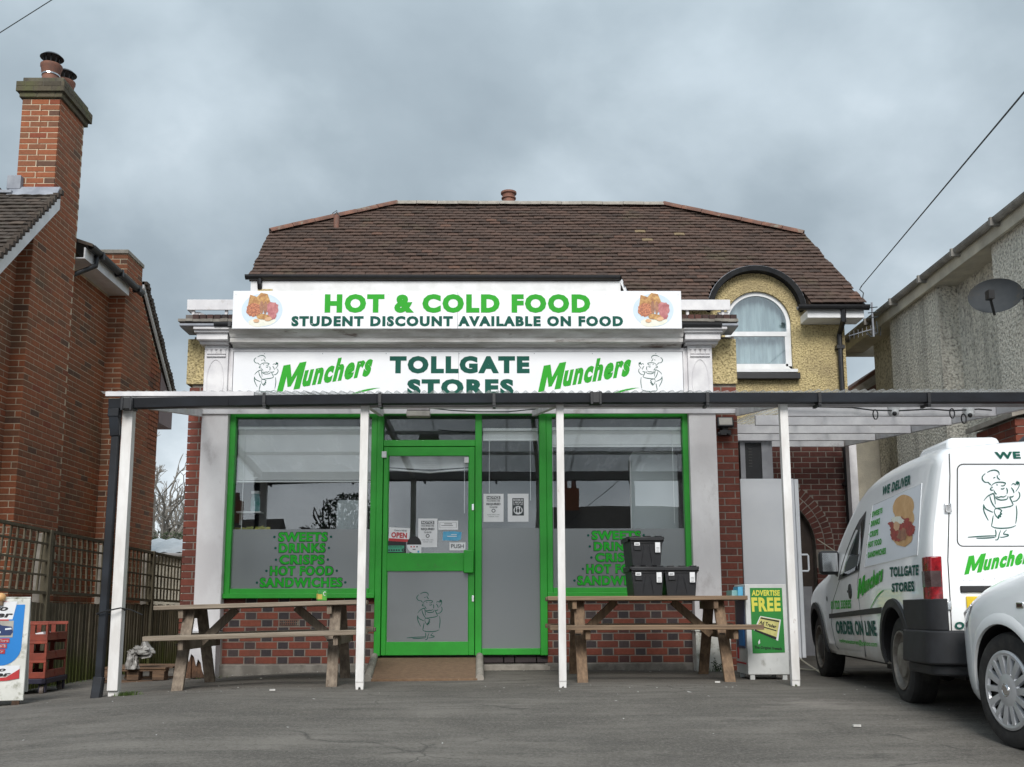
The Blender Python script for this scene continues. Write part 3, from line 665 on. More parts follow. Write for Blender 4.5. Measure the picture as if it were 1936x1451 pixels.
# ================================================================== SHOP
YF = 10.5
def fx(px, py, Y=YF): return P(px, py, Y=Y).x
def fz(py, px=968, Y=YF): return P(px, py, Y=Y).z
shop = thing('shop_building', 'single-storey shop with green framed windows, white pilasters and brick stall risers', 'shop', (0, 0, 0))
XL, XR = -3.30, 2.53
XP0, XP1 = -3.12, -2.845     # left pilaster
XQ0, XQ1 = 1.99, 2.275       # right pilaster
ML0, ML1 = fx(711.5, 1000), fx(723.5, 1000)
MM0, MM1 = fx(898.5, 1000), fx(911, 1000)
MR0, MR1 = fx(1020, 1000), fx(1033.5, 1000)
ZS, ZT = 0.775, 2.72         # sill underside, head
ZD = 0.19                    # threshold
mb = MB()
mb.box(XL + .03, XL + .28, YF, 13.6, -.05, 3.55); mb.box(XR - .28, XR, YF, 13.4, -.05, 3.55)
mb.box(XL + .28, XR - .28, 13.2, 13.4, -.05, 3.55)
mb.box(XL + .28, ML0, YF, YF + .2, -.05, ZS - .01); mb.box(MR1, XR - .28, YF, YF + .2, -.05, ZS - .01)
mb.box(ML0, MR1, YF + .02, YF + .2, -.05, ZD - .095)
mb.box(XL + .28, XR - .28, YF, YF + .2, ZT + .01, 3.55)
mb.box(XL + .28, XP1 + .01, YF, YF + .2, ZS, ZT); mb.box(XQ0 - .005, XR - .28, YF, YF + .2, ZS, ZT)
mb.build('wall', 'mortar_grey', shop)
mb = MB(); mb.box(XL + .28, XR - .28, YF + .2, 13.2, 3.35, 3.5); mb.build('flat_roof', 'lead', shop)
mb = MB(); mb.box(XP1 - .2, MR1 - .03 + 0.0, YF - .035, YF + .0, -.06, .10); mb.box(MR1 - .03, XQ0 + .02, YF - .04, YF, -.06, .105)
mb.build('concrete_plinth', 'concrete', shop, bevel=.008)
mb = MB(); mb.box(ML1 + .0, MR1, YF - .06, YF + .02, -.05, ZD - .10); mb.box(MM1, MR1 + .02, YF - .055, YF + .02, .02, .075)
mb.build('door_step', 'stone_pale', shop, bevel=.006)
bk = Bricks(shop, 'brick_shop')
fl = lambda hd: random.uniform(.8, 1.0) if hd else random.uniform(.05, .68)
bk.wall((XP1, YF, .105), (1, 0, 0), (0, -1, 0), ML0 - XP1, ZS - .10, 'flemish', tfn=fl, clip=lambda v: [(0, ML0 - XP1)] if not (.385 < v < .46) else [(0, .565), (.785, ML0 - XP1)])
bk.wall((MR1, YF, .105), (1, 0, 0), (0, -1, 0), XQ0 - MR1, ZS - .10, 'flemish', tfn=fl, phase=1)
bk.wall((MM1, YF + .0, .105), (1, 0, 0), (0, -1, 0), MR1 - MM1, .08, 'flemish', tfn=lambda h: .9)
red = lambda hd: min(max(random.gauss(.2, .2), .0), .7)
bk.wall((XL, YF, .0), (1, 0, 0), (0, -1, 0), XP0 - XL + .03, 3.02, 'stretcher', tfn=red)
bk.wall((XL + .03, YF + .1, .0), (0, 1, 0), (-1, 0, 0), 2.6, 3.0, 'stretcher', tfn=red)
bk.wall((XQ1 - .02, YF, .0), (1, 0, 0), (0, -1, 0), XR - XQ1 + .02, 3.02, 'stretcher', tfn=lambda h: min(max(random.gauss(.2, .1), .02), .5))
bk.finish(300)
# air brick
mb = MB(); x0 = XP1 + .575; mb.box(x0, x0 + .2, YF - .012, YF + .01, .495, .555)
mb.build('air_brick', 'clay_red', shop)
mb = MB()
for i in range(9):
    for j in range(2): mb.box(x0 + .012 + i * .02, x0 + .024 + i * .02, YF - .014, YF - .011, .503 + j * .025, .52 + j * .025)
mb.build('vent_slot', 'ink_black', shop, kind='stuff')
# yellow rendered upper piers
for a, b in ((XL - .03, XP0 + .03), (XQ1 - .03, XR + .01)):
    mb = MB(); mb.box(a, b, YF - .03, YF + .01, 3.03, 3.52); mb.build('rendered_pier', 'yellow_render', shop)
mb = MB(); mb.box(XL - .03, XL + .03, YF + .01, 13.3, 3.03, 3.52); mb.build('side_render', 'yellow_render', shop)
# pilasters
def pilaster(x0, x1, base_w):
    mb = MB(); mb.box(x0, x1, YF - .13, YF + .005, .45, 2.70)
    p = mb.build('pilaster', 'white_pilaster_paint', shop, bevel=.006)
    mb = MB(); mb.box(x0 - .015, x1 + .015, YF - .15, YF, 2.70, 2.80); mb.build('pilaster_band', 'white_pilaster_paint', p, bevel=.008)
    mb = MB(); mb.box(x0 + .005, x1 - .02, YF - .145, YF, 2.80, 3.42)
    q = mb.build('pilaster_head', 'white_paint_weathered', shop, bevel=.005)
    mb = MB(); cxm = (x0 + x1) / 2
    mb.box(x0 + .03, x1 - .045, YF - .163, YF - .145, 3.295, 3.312)
    for i in range(4):
        u = x0 + .032 + i * (x1 - x0 - .095) / 3.6
        mb.prism([(u, YF - .16, 3.325), (u + .05, YF - .16, 3.325), (u + .036, YF - .16, 3.37), (u + .012, YF - .16, 3.37)], (0, .015, 0))
    mb.box(x0 + .03, x1 - .045, YF - .158, YF - .145, 3.372, 3.385)
    mb.build('dentil', 'white_paint_weathered', q)
    mb = MB(); ring = [(cxm - .01 + .088 * math.cos(a), YF - .147, 3.03 + .235 * math.sin(a)) for a in [2 * PI * i / 28 for i in range(29)]]
    mb.tube(ring, .005, 5, caps=False); mb.build('oval_moulding', 'white_paint_weathered', q)
    return p
pilaster(XP0, XP1, .3); pilaster(XQ0, XQ1, .3)
# pilaster bases (left one rotten and broken, right one whole)
mb = MB(); rr = random.Random(4)
fr = [(-3.155, .44), (-2.86, .44), (-2.855, -.0), (-2.90, .0), (-2.915, .12), (-2.94, .05), (-2.96, .0), (-2.985, .06), (-3.00, .13), (-3.03, .17), (-3.045, .10), (-3.07, .19), (-3.10, .22), (-3.12, .14), (-3.15, .30)]
mb.prism([(x, YF - .2, z) for x, z in fr], (0, .03, 0)); mb.box(-2.89, -2.86, YF - .17, YF, -.02, .44)
mb.prism([(-3.16, YF - .205, .44), (-2.845, YF - .205, .44), (-2.86, YF - .17, .465), (-3.14, YF - .17, .465)], (0, .1, 0))
mb.build('broken_pilaster_base', 'white_paint_weathered', shop)
mb = MB(); mb.box(-3.14, -2.9, YF - .16, YF - .02, -.02, .43); mb.box(-3.15, -3.1, YF - .19, YF - .02, -.02, .2); mb.build('rotten_core', 'rotten_wood', shop)
mb = MB(); mb.box(XQ0 - .01, XQ1 + .06, YF - .2, YF, -.02, .42); mb.box(XQ0 - .015, XQ0 + .015, YF - .22, YF - .2, -.02, .40); mb.box(XQ0 - .02, XQ1 + .07, YF - .21, YF, .42, .445)
mb.build('pilaster_base', 'board_dirty', shop, bevel=.006)
# entablature
def profile_x(name, pts, x0, x1, mat, parent, **k):
    mb = MB(); mb.prism([(x0, y, z) for y, z in pts], (x1 - x0, 0, 0)); return mb.build(name, mat, parent, **k)
profile_x('fascia_backing', [(YF - .11, 2.8), (YF - .11, 3.40), (YF, 3.40), (YF, 2.8)], XP1 - .02, XQ0 + .01, 'white_paint_weathered', shop)
cor = [(YF, 3.40), (YF - .13, 3.40), (YF - .15, 3.425), (YF - .25, 3.43), (YF - .255, 3.475), (YF - .27, 3.48), (YF - .285, 3.51), (YF - .33, 3.545), (YF - .33, 3.57), (YF, 3.57)]
profile_x('cornice', cor, XP1 + .02, XQ0 - .06, 'white_flaking_paint', shop)
for a, b, c in ((XP0 - .05, XP1 + .0, 'pilaster_cap'), (XQ0 - .04, XQ1 + .05, 'pilaster_cap')):
    mb = MB(); cx_ = (a + b) / 2; hw = (b - a) / 2
    for y, z0, z1, e in ((.20, 3.42, 3.45, -.015), (.27, 3.45, 3.52, .0), (.30, 3.52, 3.545, .02), (.33, 3.545, 3.575, .06 if c == 'pilaster_cap' and a > 0 else .02)):
        mb.box(cx_ - hw - e, cx_ + hw + e, YF - y, YF, z0, z1)
    mb.build(c, 'white_paint_weathered', shop, bevel=.005)
profile_x('cornice_brow', [(YF - .29, 3.572), (YF - .345, 3.58), (YF - .345, 3.602), (YF, 3.61), (YF, 3.572)], XL - .03, XR - .03, 'lead', shop)
mb = MB(); gutter(mb, (XP0 + .15, YF - .335, 3.612), (XQ1 + .05, YF - .335, 3.606), .06, .045)
for i in range(7): mb.box(XP0 + .3 + i * .75, XP0 + .33 + i * .75, YF - .37, YF - .30, 3.565, 3.618)
mb.build('flashing_gutter', 'black_plastic', shop)
mb = MB(); r5 = random.Random(5)
x = XL - .05
while x < XR - .04:
    wv = r5.uniform(.05, .09); z = 3.622 + r5.uniform(0, .008)
    mb.box(x, min(x + wv, XR - .03), YF - .34 + r5.uniform(-.006, .006), YF - .01, z, 3.652 + r5.uniform(0, .004)); x += wv
mb.build('mossy_ledge', 'concrete', shop, kind='stuff')
bp = Bricks(shop, 'brick_parapet', 'coping_brick', 'coping', h=.066, d=.03)
for x0, x1 in ((XL + .04, fx(440, 610, 10.33)), (fx(1288, 610, 10.33), XR - .05)):
    x = x0
    while x < x1:
        bp.one((x + .035, YF - .12, 3.705), (0, 0, 1), (-1, 0, 0), (0, -1, 0), .105, random.uniform(0, .55) if x < 0 else random.uniform(.2, .8)); x += .076
bp.finish(300)
mb = MB(); mb.box(XL - .04, XR - .03, YF - .118, YF + .1, 3.653, 3.762); mb.build('parapet', 'mortar_dark', shop)
# support beam carrying the upper sign
mb = MB(); mb.box(fx(350, 580, 10.3), XR - .06, 10.36, 10.38, 3.81, 3.925); mb.box(fx(350, 580, 10.3), XR - .06, 10.38, 10.46, 3.91, 3.925); mb.box(fx(350, 580, 10.3), fx(350, 580, 10.3) + .015, 10.38, 10.5, 3.81, 3.91)
for x in (XL + .02, -2.93, 2.0, 2.38): mb.box(x, x + .03, 10.385, 10.42, 3.74, 3.82)
mb.prism([(XL + .0, 10.40, 3.80), (XL + .1, 10.40, 3.80), (XL + .18, 10.40, 3.76), (XL + .06, 10.40, 3.76)], (0, .05, 0)); mb.prism([(2.34, 10.40, 3.80), (2.46, 10.40, 3.80), (2.44, 10.40, 3.77), (2.36, 10.40, 3.77)], (0, .05, 0))
mb.build('sign_beam', 'white_paint_weathered', shop, bevel=.003)

# ---- glazing
def frame_bars(mb, x0, x1, z0, z1, l, r, t, b, y0=YF - .05, y1=YF + .03):
    mb.box(x0, x0 + l, y0, y1, z0, z1); mb.box(x1 - r, x1, y0, y1, z0, z1)
    mb.box(x0 + l, x1 - r, y0 + .002, y1, z1 - t, z1); mb.box(x0 + l, x1 - r, y0 + .002, y1, z0, z0 + b)
def strokebox(t, fn, name, mat, parent, off): mb = MB(); put2d(mb, t, fn, off); return mb.build(name, mat, parent)
def shop_window(x0, x1, label_px, dirt=False):
    mb = MB(); frame_bars(mb, x0, x1, ZS + .02, ZT, .062, .062, .055, .075)
    mb.box(x0 - .0, x1, YF - .085, YF - .02, ZS - .005, ZS + .045)
    wn = mb.build('shop_window', 'green_frame', shop, bevel=.005)
    mb = MB(); mb.box(x0 + .055, x1 - .055, YF + .0, YF + .008, ZS + .09, ZT - .05); mb.build('glass_pane', 'shop_glass', wn)
    zf = fz(1000); mb = MB(); mb.box(x0 + .062, x1 - .062, YF - .0012, YF - .0004, ZS + .095, zf); mb.build('frosted_film', 'frosted_film', wn)
    rows = label_px
    for txt, (pa, pb), (ya, yb), (da, db) in rows:
        gl = MB(); ed = MB()
        xa, xb = fx(pa, (ya + yb) / 2), fx(pb, (ya + yb) / 2); z0, z1 = fz(yb), fz(ya)
        t = fit(text2d(txt, .03, 0, 1.08, heavy=.012), xb - xa, z1 - z0)
        t0 = fit(text2d(txt, .045, 0, 1.08, heavy=.026), xb - xa + .014, z1 - z0 + .014)
        put2d(ed, t0, front((xa + xb) / 2, YF - .002, z0 - .007), .001); put2d(gl, t, front((xa + xb) / 2, YF - .0045, z0), .002)
        for d in (da, db): dk = MB(); put2d(dk, poly2(ellipse2(0, 0, .013, .013, 12)), front(fx(d, (ya + yb) / 2), YF - .003, (z0 + z1) / 2), .002); dk.build('bullet_dot', 'vinyl_dark_green', wn)
        ed.build('lettering_outline', 'letter_edge', wn); gl.build('lettering', 'letter_green', wn)
    return wn
Lr = [('SWEETS', (527, 619), (1006, 1023), (519, 626)), ('DRINKS', (528, 615), (1027, 1044), (521, 622)), ('CRISPS', (529, 613), (1049, 1066), (522, 620)), ('HOT FOOD', (511, 630), (1070, 1087), (504, 637)), ('SANDWICHES', (492, 647), (1092, 1109), (486, 653))]
Rr = [('SWEETS', (1119, 1211), (1005, 1021), (1112, 1217)), ('DRINKS', (1123, 1208), (1026, 1042), (1115, 1214)), ('CRISPS', (1126, 1206), (1047, 1063), (1118, 1212)), ('HOT FOOD', (1109, 1225), (1068, 1085), (1102, 1231)), ('SANDWICHES', (1092, 1243), (1090, 1107), (1086, 1249))]
shop_window(XP1, ML0, Lr); shop_window(MR1, XQ0 + .005, Rr)
# door screen: posts, transom, side light
ZTR0, ZTR1 = fz(845.5), fz(833.5)
mb = MB()
for a, b in ((ML0, ML1), (MM0, MM1), (MR0, MR1)): mb.box(a, b, YF - .062, YF + .04, ZD - .005, ZT)
mb.box(ML1, MM0, YF - .05, YF + .04, ZTR0, ZTR1); mb.box(ML1, MM0, YF - .05, YF + .04, ZT - .03, ZT); mb.box(MM1, MR0, YF - .05, YF + .04, ZT - .03, ZT)
mb.box(MM1, MR0, YF - .052, YF + .04, ZD, ZD + .065)
scr = mb.build('door_screen', 'green_frame', shop, bevel=.005)
mb = MB(); mb.box(ML1, MM0, YF, YF + .008, ZTR1, ZT - .03); mb.build('fanlight_pane', 'shop_glass', scr)
mb = MB(); mb.box(MM1, MR0, YF, YF + .008, ZD + .06, ZT - .03); mb.build('side_pane', 'shop_glass', scr)
mb = MB(); mb.box(MM1, MR0, YF - .0012, YF - .0004, ZD + .065, fz(999)); mb.build('frosted_film', 'frosted_film', scr)
# door
D0, D1 = ML1 + .006, MM0 - .006
zU0, zU1, zL0, zL1 = fz(1046), fz(863), fz(1213), fz(1080)
mb = MB(); gx0, gx1 = fx(734, 950), fx(887, 950)
y0, y1 = YF - .045, YF + .0
mb.box(D0, gx0, y0, y1, ZD, ZTR0 - .005); mb.box(gx1, D1, y0, y1, ZD, ZTR0 - .005)
mb.box(gx0, gx1, y0 + .001, y1, zU1, ZTR0 - .006); mb.box(gx0, gx1, y0 + .001, y1, zL1, zU0); mb.box(gx0, gx1, y0 + .001, y1, ZD, zL0)
for a, b in ((zU0, zU1), (zL0, zL1)):
    mb.box(gx0, gx0 + .008, y0 + .01, y1, a, b); mb.box(gx1 - .008, gx1, y0 + .01, y1, a, b)
door = mb.build('door', 'green_frame', shop, bevel=.003)
mb = MB(); mb.box(gx0, gx1, y0 + .02, y0 + .026, zU0, zU1); mb.build('glass_pane', 'shop_glass', door)
mb = MB(); mb.box(gx0, gx1, y0 + .02, y0 + .026, zL0, zL1); mb.build('frosted_pane', 'shop_glass', door)
mb = MB(); mb.box(gx0, gx1, y0 + .0186, y0 + .0194, zL0, zL1); mb.build('frosted_film', 'frosted_film', door)
mb = MB(); hx0, hx1 = fx(877, 1063), fx(896, 1063); mb.box(hx0, hx1, y0 - .05, y0 - .002, fz(1084), fz(1041)); mb.build('push_plate', 'green_frame', door, bevel=.008)
for py in (960, 1132): mb = MB(); mb.box(fx(892, py), fx(896.5, py), y0 - .007, y0 + .01, fz(py + 6), fz(py - 6)); mb.build('lock_cylinder', 'chrome', door, bevel=.003)
mb = MB(); mb.box(fx(723, 861), fx(732, 861), y0 - .02, y0, fz(867), fz(855)); mb.build('door_sensor', 'upvc', door, bevel=.003); mb = MB(); mb.box(fx(878, 870), fx(886.5, 870), y0 - .012, y0 + .018, fz(877), fz(866)); mb.build('door_sensor', 'upvc', door, bevel=.003)
mb = MB(); s = .495 / 525 * .98; t = chef(s, .008)
put2d(mb, t, front(fx(803, 1150), y0 + .0182, fz(1209)), .001); mb.build('chef_drawing', 'vinyl_dark_green', door)

# ---- blinds
def blind(x0, x1, ztop, zbot, label, cords, drop=True, sag=0.0, slat_h=.021):
    root = thing('venetian_blind', label, 'blind', ((x0 + x1) / 2, YF + .055, ztop), group='white venetian blinds behind the shop glass')
    hw = (x1 - x0) / 2
    mb = MB(); mb.box(-hw, hw, -.018, .018, -.03, 0); mb.build('head_rail', 'blind_white', root, bevel=.002)
    mb = MB(); z = -.035; bot = zbot - ztop
    while z > bot + .02:
        n = 7
        for i in range(n):
            a, b = -hw + 2 * hw * i / n, -hw + 2 * hw * (i + 1) / n
            za = z - (sag * (1 - abs(a / hw)) * (z / bot)); zb = z - (sag * (1 - abs(b / hw)) * (z / bot))
            mb.add([(a, .003, za - .0098), (b, .003, zb - .0098), (b, -.004, zb + .0098), (a, -.004, za + .0098), (a, .0040, za - .0098), (b, .0040, zb - .0098), (b, -.003, zb + .0098), (a, -.003, za + .0098)], [(0, 1, 2, 3), (7, 6, 5, 4), (0, 4, 5, 1), (3, 2, 6, 7)])
        z -= slat_h
    mb.build('slats', 'blind_white', root, kind='stuff', fix=False)
    mb = MB(); mb.tube([(-hw, 0, bot), (0, 0, bot - sag), (hw, 0, bot)], .011, 6); mb.build('bottom_rail', 'blind_white', root)
    mb = MB()
    for cx_, zl in cords: mb.tube([(cx_ - (x0 + x1) / 2, -.02, -.02), (cx_ - (x0 + x1) / 2, -.02, zl - ztop)], .0035 if zl - ztop > -2 else .006, 5)
    mb.build('pull_cord', 'blind_white', root)
blind(XP1 + .07, ML0 - .07, 2.70 - .12, fz(909), 'white slatted blind lowered a third of the way in the left shop window', [(fx(457, 940), fz(1000)), (fx(702, 920), fz(972))])
blind(MR1 + .07, XQ0 - .06, 2.70 - .13, fz(843), 'white slatted blind bunched up at the top of the right shop window', [(fx(1046, 950), fz(1000)), (fx(1274, 900), fz(990))], slat_h=.013)
blind(MM1 + .01, MR0 - .01, 2.70 - .14, fz(831), 'white slatted blind pulled right up over the narrow side light', [(fx(925, 880), fz(932)), (fx(1003, 900), fz(946))], slat_h=.012)
blind(gx0 + .0, gx1, zU1 + .01, fz(886), 'white slatted blind sagging crookedly at the top of the door glass', [(fx(878, 900), fz(970))], sag=.035, slat_h=.018)

# ---- interior seen through the glass
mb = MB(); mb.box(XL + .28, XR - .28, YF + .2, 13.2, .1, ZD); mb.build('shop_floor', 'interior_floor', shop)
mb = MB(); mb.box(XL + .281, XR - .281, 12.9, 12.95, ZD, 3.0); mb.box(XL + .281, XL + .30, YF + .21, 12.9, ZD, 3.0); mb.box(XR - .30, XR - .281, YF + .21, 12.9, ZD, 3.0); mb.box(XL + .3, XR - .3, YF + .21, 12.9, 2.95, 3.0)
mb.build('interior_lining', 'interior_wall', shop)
t = thing('shop_counter', 'pale counter inside the shop behind the frosted left window', 'counter', (-2.1, 11.6, ZD))
mb = MB(); mb.box(-.55, .45, -.25, .25, 0, .62); mb.build('cabinet', 'interior_unit', t, bevel=.01)
mb = MB(); mb.box(-.6, .5, -.3, .3, .62, .66); mb.build('worktop', 'interior_unit', t, bevel=.006)
t = thing('display_fridge', 'pale upright unit with orange lower front inside the left window', 'fridge', (fx(662, 1050, 10.75) + .0, 10.85, ZD))
mb = MB(); mb.box(-.155, .155, -.12, .3, 0, 1.63); mb.build('cabinet', 'interior_unit', t, bevel=.03)
mb = MB(); mb.box(-.14, .15, -.125, -.118, .55, 1.3); mb.build('front_panel', 'interior_orange', t)
t = thing('tall_panel', 'tall pale rounded panel standing inside the right window behind the boxes', 'panel', (fx(1240, 950, 10.8), 10.85, ZD))
mb = MB(); q = [(-.27, 0), (.25, 0), (.25, 2.12), (.22, 2.15), (-.24, 2.15), (-.27, 2.12)]
mb.prism([(x, -.03, z) for x, z in q], (0, .06, 0)); mb.build('face', 'interior_unit', t, bevel=.01)
mb = MB(); mb.tube([(-.268, -.04, .05), (-.268, -.04, 2.1), (-.235, -.04, 2.152), (.22, -.04, 2.152)], .008, 6); mb.build('edge_trim', 'blind_white', t)
t = thing('wall_shelf', 'small white shelf holding a bottle pack just inside the left window', 'shelf', (fx(470, 968, 10.7), 10.75, fz(970, 470, 10.7)))
mb = MB(); mb.box(-.13, .13, -.06, .08, 0, .015); mb.build('board', 'upvc', t)
mb = MB(); mb.box(-.12, -.1, .04, .07, -.12, 0); mb.build('bracket', 'upvc', t)
t = thing('bottle_pack', 'teal and pale packet standing on the shelf in the left window', 'packet', (fx(481, 945, 10.7), 10.75, fz(970, 470, 10.7) + .017))
mb = MB(); mb.lathe([(.045, 0), (.05, .02), (.05, .12), (.042, .16)], 4); mb.lathe([(.042, .16), (.042, .19), (.0, .19)], 4); mb.build('wrapper', 'packet_teal', t)
mb = MB(); mb.box(-.04, .04, -.035, .035, .19, .22); mb.build('lid', 'paper', t)
rr = random.Random(3)
mb = MB()
for i in range(9):
    cx_ = fx(452 + i * 5.4, 1000, 10.72); mb.add([Vector((cx_, 10.72 + (i % 3) * .04, fz(1004) - .05)) + Vector((rr.uniform(-.03, .03) + dx, 0.01 * k, dz)) for k, (dx, dz) in enumerate([(-.04, 0), (.04, .0), (.045, .1 + rr.uniform(0, .04)), (-.03, .09 + rr.uniform(0, .04))])] + [(cx_, 10.78 + (i % 3) * .04, fz(1004) - .02)], [(0, 1, 2, 3), (0, 1, 4), (1, 2, 4), (2, 3, 4), (3, 0, 4)])
o = mb.build('crisp_packets', 'packet_yellow'); o['kind'] = 'stuff'; o['label'] = 'yellow crisp packets heaped on the counter behind the left window'
mb = MB(); mb.box(-.35, .35, -.2, .1, 0, fz(1004) - ZD - .06); t = thing('display_stand', 'low pale stand behind the left window under the crisp packets', 'stand', (fx(480, 1030, 10.8), 10.95, ZD)); mb.build('cabinet', 'interior_unit', t)

# ---- notices on the door and side light
def notice(name, label, cat, pxa, pya, pxb, pyb, mat='paper', Y=YF - .028, tilt=0.0, d=.002, shape=None):
    xa, xb, za, zb = fx(pxa, (pya + pyb) / 2), fx(pxb, (pya + pyb) / 2), fz(pyb), fz(pya)
    t = thing(name, label, cat, ((xa + xb) / 2, Y, za), 0, ry=-tilt)
    w_, h_ = (xb - xa), (zb - za); mb = MB()
    pts = shape(w_, h_) if shape else [(-w_ / 2, 0), (w_ / 2, 0), (w_ / 2 + .001, h_), (-w_ / 2, h_)]
    mb.prism([(x, 0, z) for x, z in pts], (0, d, 0)); mb.build('sheet', mat, t); return t, w_, h_
def words(t, items, y=0.0):
    """items: (text, cx, z0, w, h, mat, bold)"""
    by = {}
    for txt, cx_, z0, w_, h_, mat, bo in items:
        mb = by.setdefault(mat, MB())
        if txt is None: put2d(mb, poly2([(cx_ - w_ / 2, z0), (cx_ + w_ / 2, z0), (cx_ + w_ / 2, z0 + h_), (cx_ - w_ / 2, z0 + h_)]), lambda u, v, d: (u, y - d, v), .0007 + .0005 * bo)
        elif txt == 'o':
            a = ellipse2(cx_, z0 + h_ / 2, w_ / 2, h_ / 2, 20); b = ellipse2(cx_, z0 + h_ / 2, w_ * .32, h_ * .32, 20)
            mb.add([(u, y - .0015, v) for u, v in a + b], [(i, (i + 1) % 20, (i + 1) % 20 + 20, i + 20) for i in range(20)])
        elif txt == '.': put2d(mb, poly2(ellipse2(cx_, z0 + h_ / 2, w_ / 2, h_ / 2, 20)), lambda u, v, d: (u, y - d, v), .0012)
        else: put2d(mb, fit(text2d(txt, bo), w_, h_), lambda u, v, d: (u + cx_, y - d, v + z0), .002)
    for mat, mb in by.items(): mb.build('print' if mat != 'paper' else 'pale_print', mat, t)
t, w_, h_ = notice('open_sign', 'red and white OPEN card at the left of the door glass', 'sign', 735, 998, 774, 1024, tilt=-.06)
words(t, [(None, 0, .0, w_ * .98, h_ * .2, 'poster_red', 1), ('OPEN', .0, h_ * .26, w_ * .76, h_ * .40, 'poster_red', .045), ("Come in WE'RE", .01, h_ * .74, w_ * .6, h_ * .13, 'ink_dark', .01)])
t, w_, h_ = notice('hygiene_sticker', 'green and black food rating sticker low on the door glass', 'sticker', 732, 1023, 768, 1046, 'ink_black')
words(t, [(None, -.004, h_ * .1, w_ * .86, h_ * .52, 'sticker_mint', 0), ('FOOD HYGIENE RATING', -.01, h_ * .47, w_ * .7, h_ * .09, 'ink_black', .01), ('.', w_ * .36, h_ * .12, w_ * .17, w_ * .17, 'ink_black', 0), ('5', w_ * .36, h_ * .17, w_ * .05, h_ * .16, 'sticker_mint', .03)] + [('.', w_ * (-.38 + .13 * i), h_ * .18, w_ * .09, w_ * .09, 'ink_black', 0) for i in range(5)])
rnd = lambda w_, h_: [(w_ * .5 * math.cos(a), h_ * .5 + h_ * .5 * math.sin(a)) if a < PI * 1.62 else (w_ * .5, 0) for a in [PI * 1.62 * i / 20 for i in range(21)]] + [(w_ * .5, 0)]
t, w_, h_ = notice('payment_sticker', 'round black and white card payment sticker beside the OPEN card', 'sticker', 770, 1014, 797, 1046, shape=rnd, Y=YF - .031)
mb = MB(); mb.prism([(w_ * .5 * math.cos(a), -.001, h_ * .5 + h_ * .5 * math.sin(a)) for a in [PI * i / 14 for i in range(15)]], (0, .001, 0)); mb.build('black_cap', 'ink_black', t)
words(t, [(None, -.03, h_ * .34, .016, .012, 'poster_red', 1), (None, .0, h_ * .34, .016, .012, 'poster_red', 1), (None, .03, h_ * .34, .016, .012, 'ink_dark', 1), (None, .0, h_ * .2, .03, .008, 'ink_dark', 1), (None, .045, h_ * .03, .018, .02, 'paper_blue', 1)])
def mask_notice(pa, ya, pb, yb, label, Y):
    t, w_, h_ = notice('paper_notice', label, 'notice', pa, ya, pb, yb, Y=Y)
    words(t, [(None, 0, h_ * .80, w_ * .68, h_ * .12, 'ink_dark', 0), ('NOTICE', 0, h_ * .82, w_ * .6, h_ * .085, 'paper', .04), ('FACE MASKS ARE', 0, h_ * .72, w_ * .66, h_ * .055, 'ink_dark', .02), ('REQUIRED', 0, h_ * .58, w_ * .7, h_ * .095, 'ink_dark', .03), ('TO ENTER', 0, h_ * .49, w_ * .4, h_ * .055, 'ink_dark', .02), ('o', 0, h_ * .33, w_ * .2, h_ * .13, 'ink_dark', 0), ('PLEASE WEAR A MASK', 0, h_ * .24, w_ * .62, h_ * .03, 'ink_dark', 0), ('THANK YOU', 0, h_ * .17, w_ * .5, h_ * .03, 'ink_dark', 0)])
mask_notice(791, 981, 827, 1035, 'white NOTICE poster hanging in the middle of the door glass', YF - .030)
mask_notice(914, 934, 952, 987, 'white NOTICE poster with a clipped corner taped to the side light', YF - .004)
t, w_, h_ = notice('paper_notice', 'white paper with dark square MAXIMUM PEOPLE notice on the side light', 'notice', 960, 934, 999, 987, Y=YF - .004)
words(t, [(None, 0, h_ * .22, w_ * .56, h_ * .62, 'ink_dark', 0), ('MAXIMUM', 0, h_ * .74, w_ * .48, h_ * .07, 'paper', .02), ('2 PEOPLE', 0, h_ * .65, w_ * .48, h_ * .07, 'paper', .02), ('AT ONE TIME', 0, h_ * .59, w_ * .46, h_ * .04, 'paper', .01), ('.', 0, h_ * .26, w_ * .44, h_ * .30, 'paper', 0)])
mb = MB()
for dx, s_ in ((-.045, .9), (.0, 1.1), (.045, .9)): put2d(mb, poly2(ellipse2(dx * .6, h_ * .40, .011 * s_, .022 * s_, 12)), front(0, 0, 0), .003); put2d(mb, poly2(ellipse2(dx * .6, h_ * .40 + .028 * s_, .008, .008, 10)), front(0, 0, 0), .003)
mb.build('figures_print', 'ink_dark', t)
t, w_, h_ = notice('paper_notice', 'small landscape framed paper at the top right of the door notices', 'notice', 829, 985, 866, 1002)
words(t, [(None, 0, h_ * .2, w_ * .84, h_ * .02, 'ink_dark', 0), (None, 0, h_ * .78, w_ * .84, h_ * .02, 'ink_dark', 0), (None, -w_ * .42, h_ * .2, .003, h_ * .6, 'ink_dark', 0), (None, w_ * .42, h_ * .2, .003, h_ * .6, 'ink_dark', 0), (None, 0, h_ * .62, w_ * .4, h_ * .06, 'ink_dark', 1), (None, -.01, h_ * .44, w_ * .6, h_ * .05, 'ink_dark', 1)])
t, w_, h_ = notice('blue_sticker', 'blue crumpled sticker above the PUSH label on the door glass', 'sticker', 837, 1005, 873, 1022, 'paper_blue', shape=lambda w, h: [(-w / 2, 0.0), (w * .3, -.004), (w * .46, .01), (w / 2, h * .9), (w * .1, h), (-w * .47, h * .96)])
words(t, [(None, .0, h_ * .4, w_ * .5, h_ * .08, 'paper', 1), (None, .02, h_ * .6, w_ * .3, h_ * .06, 'paper', 1)])
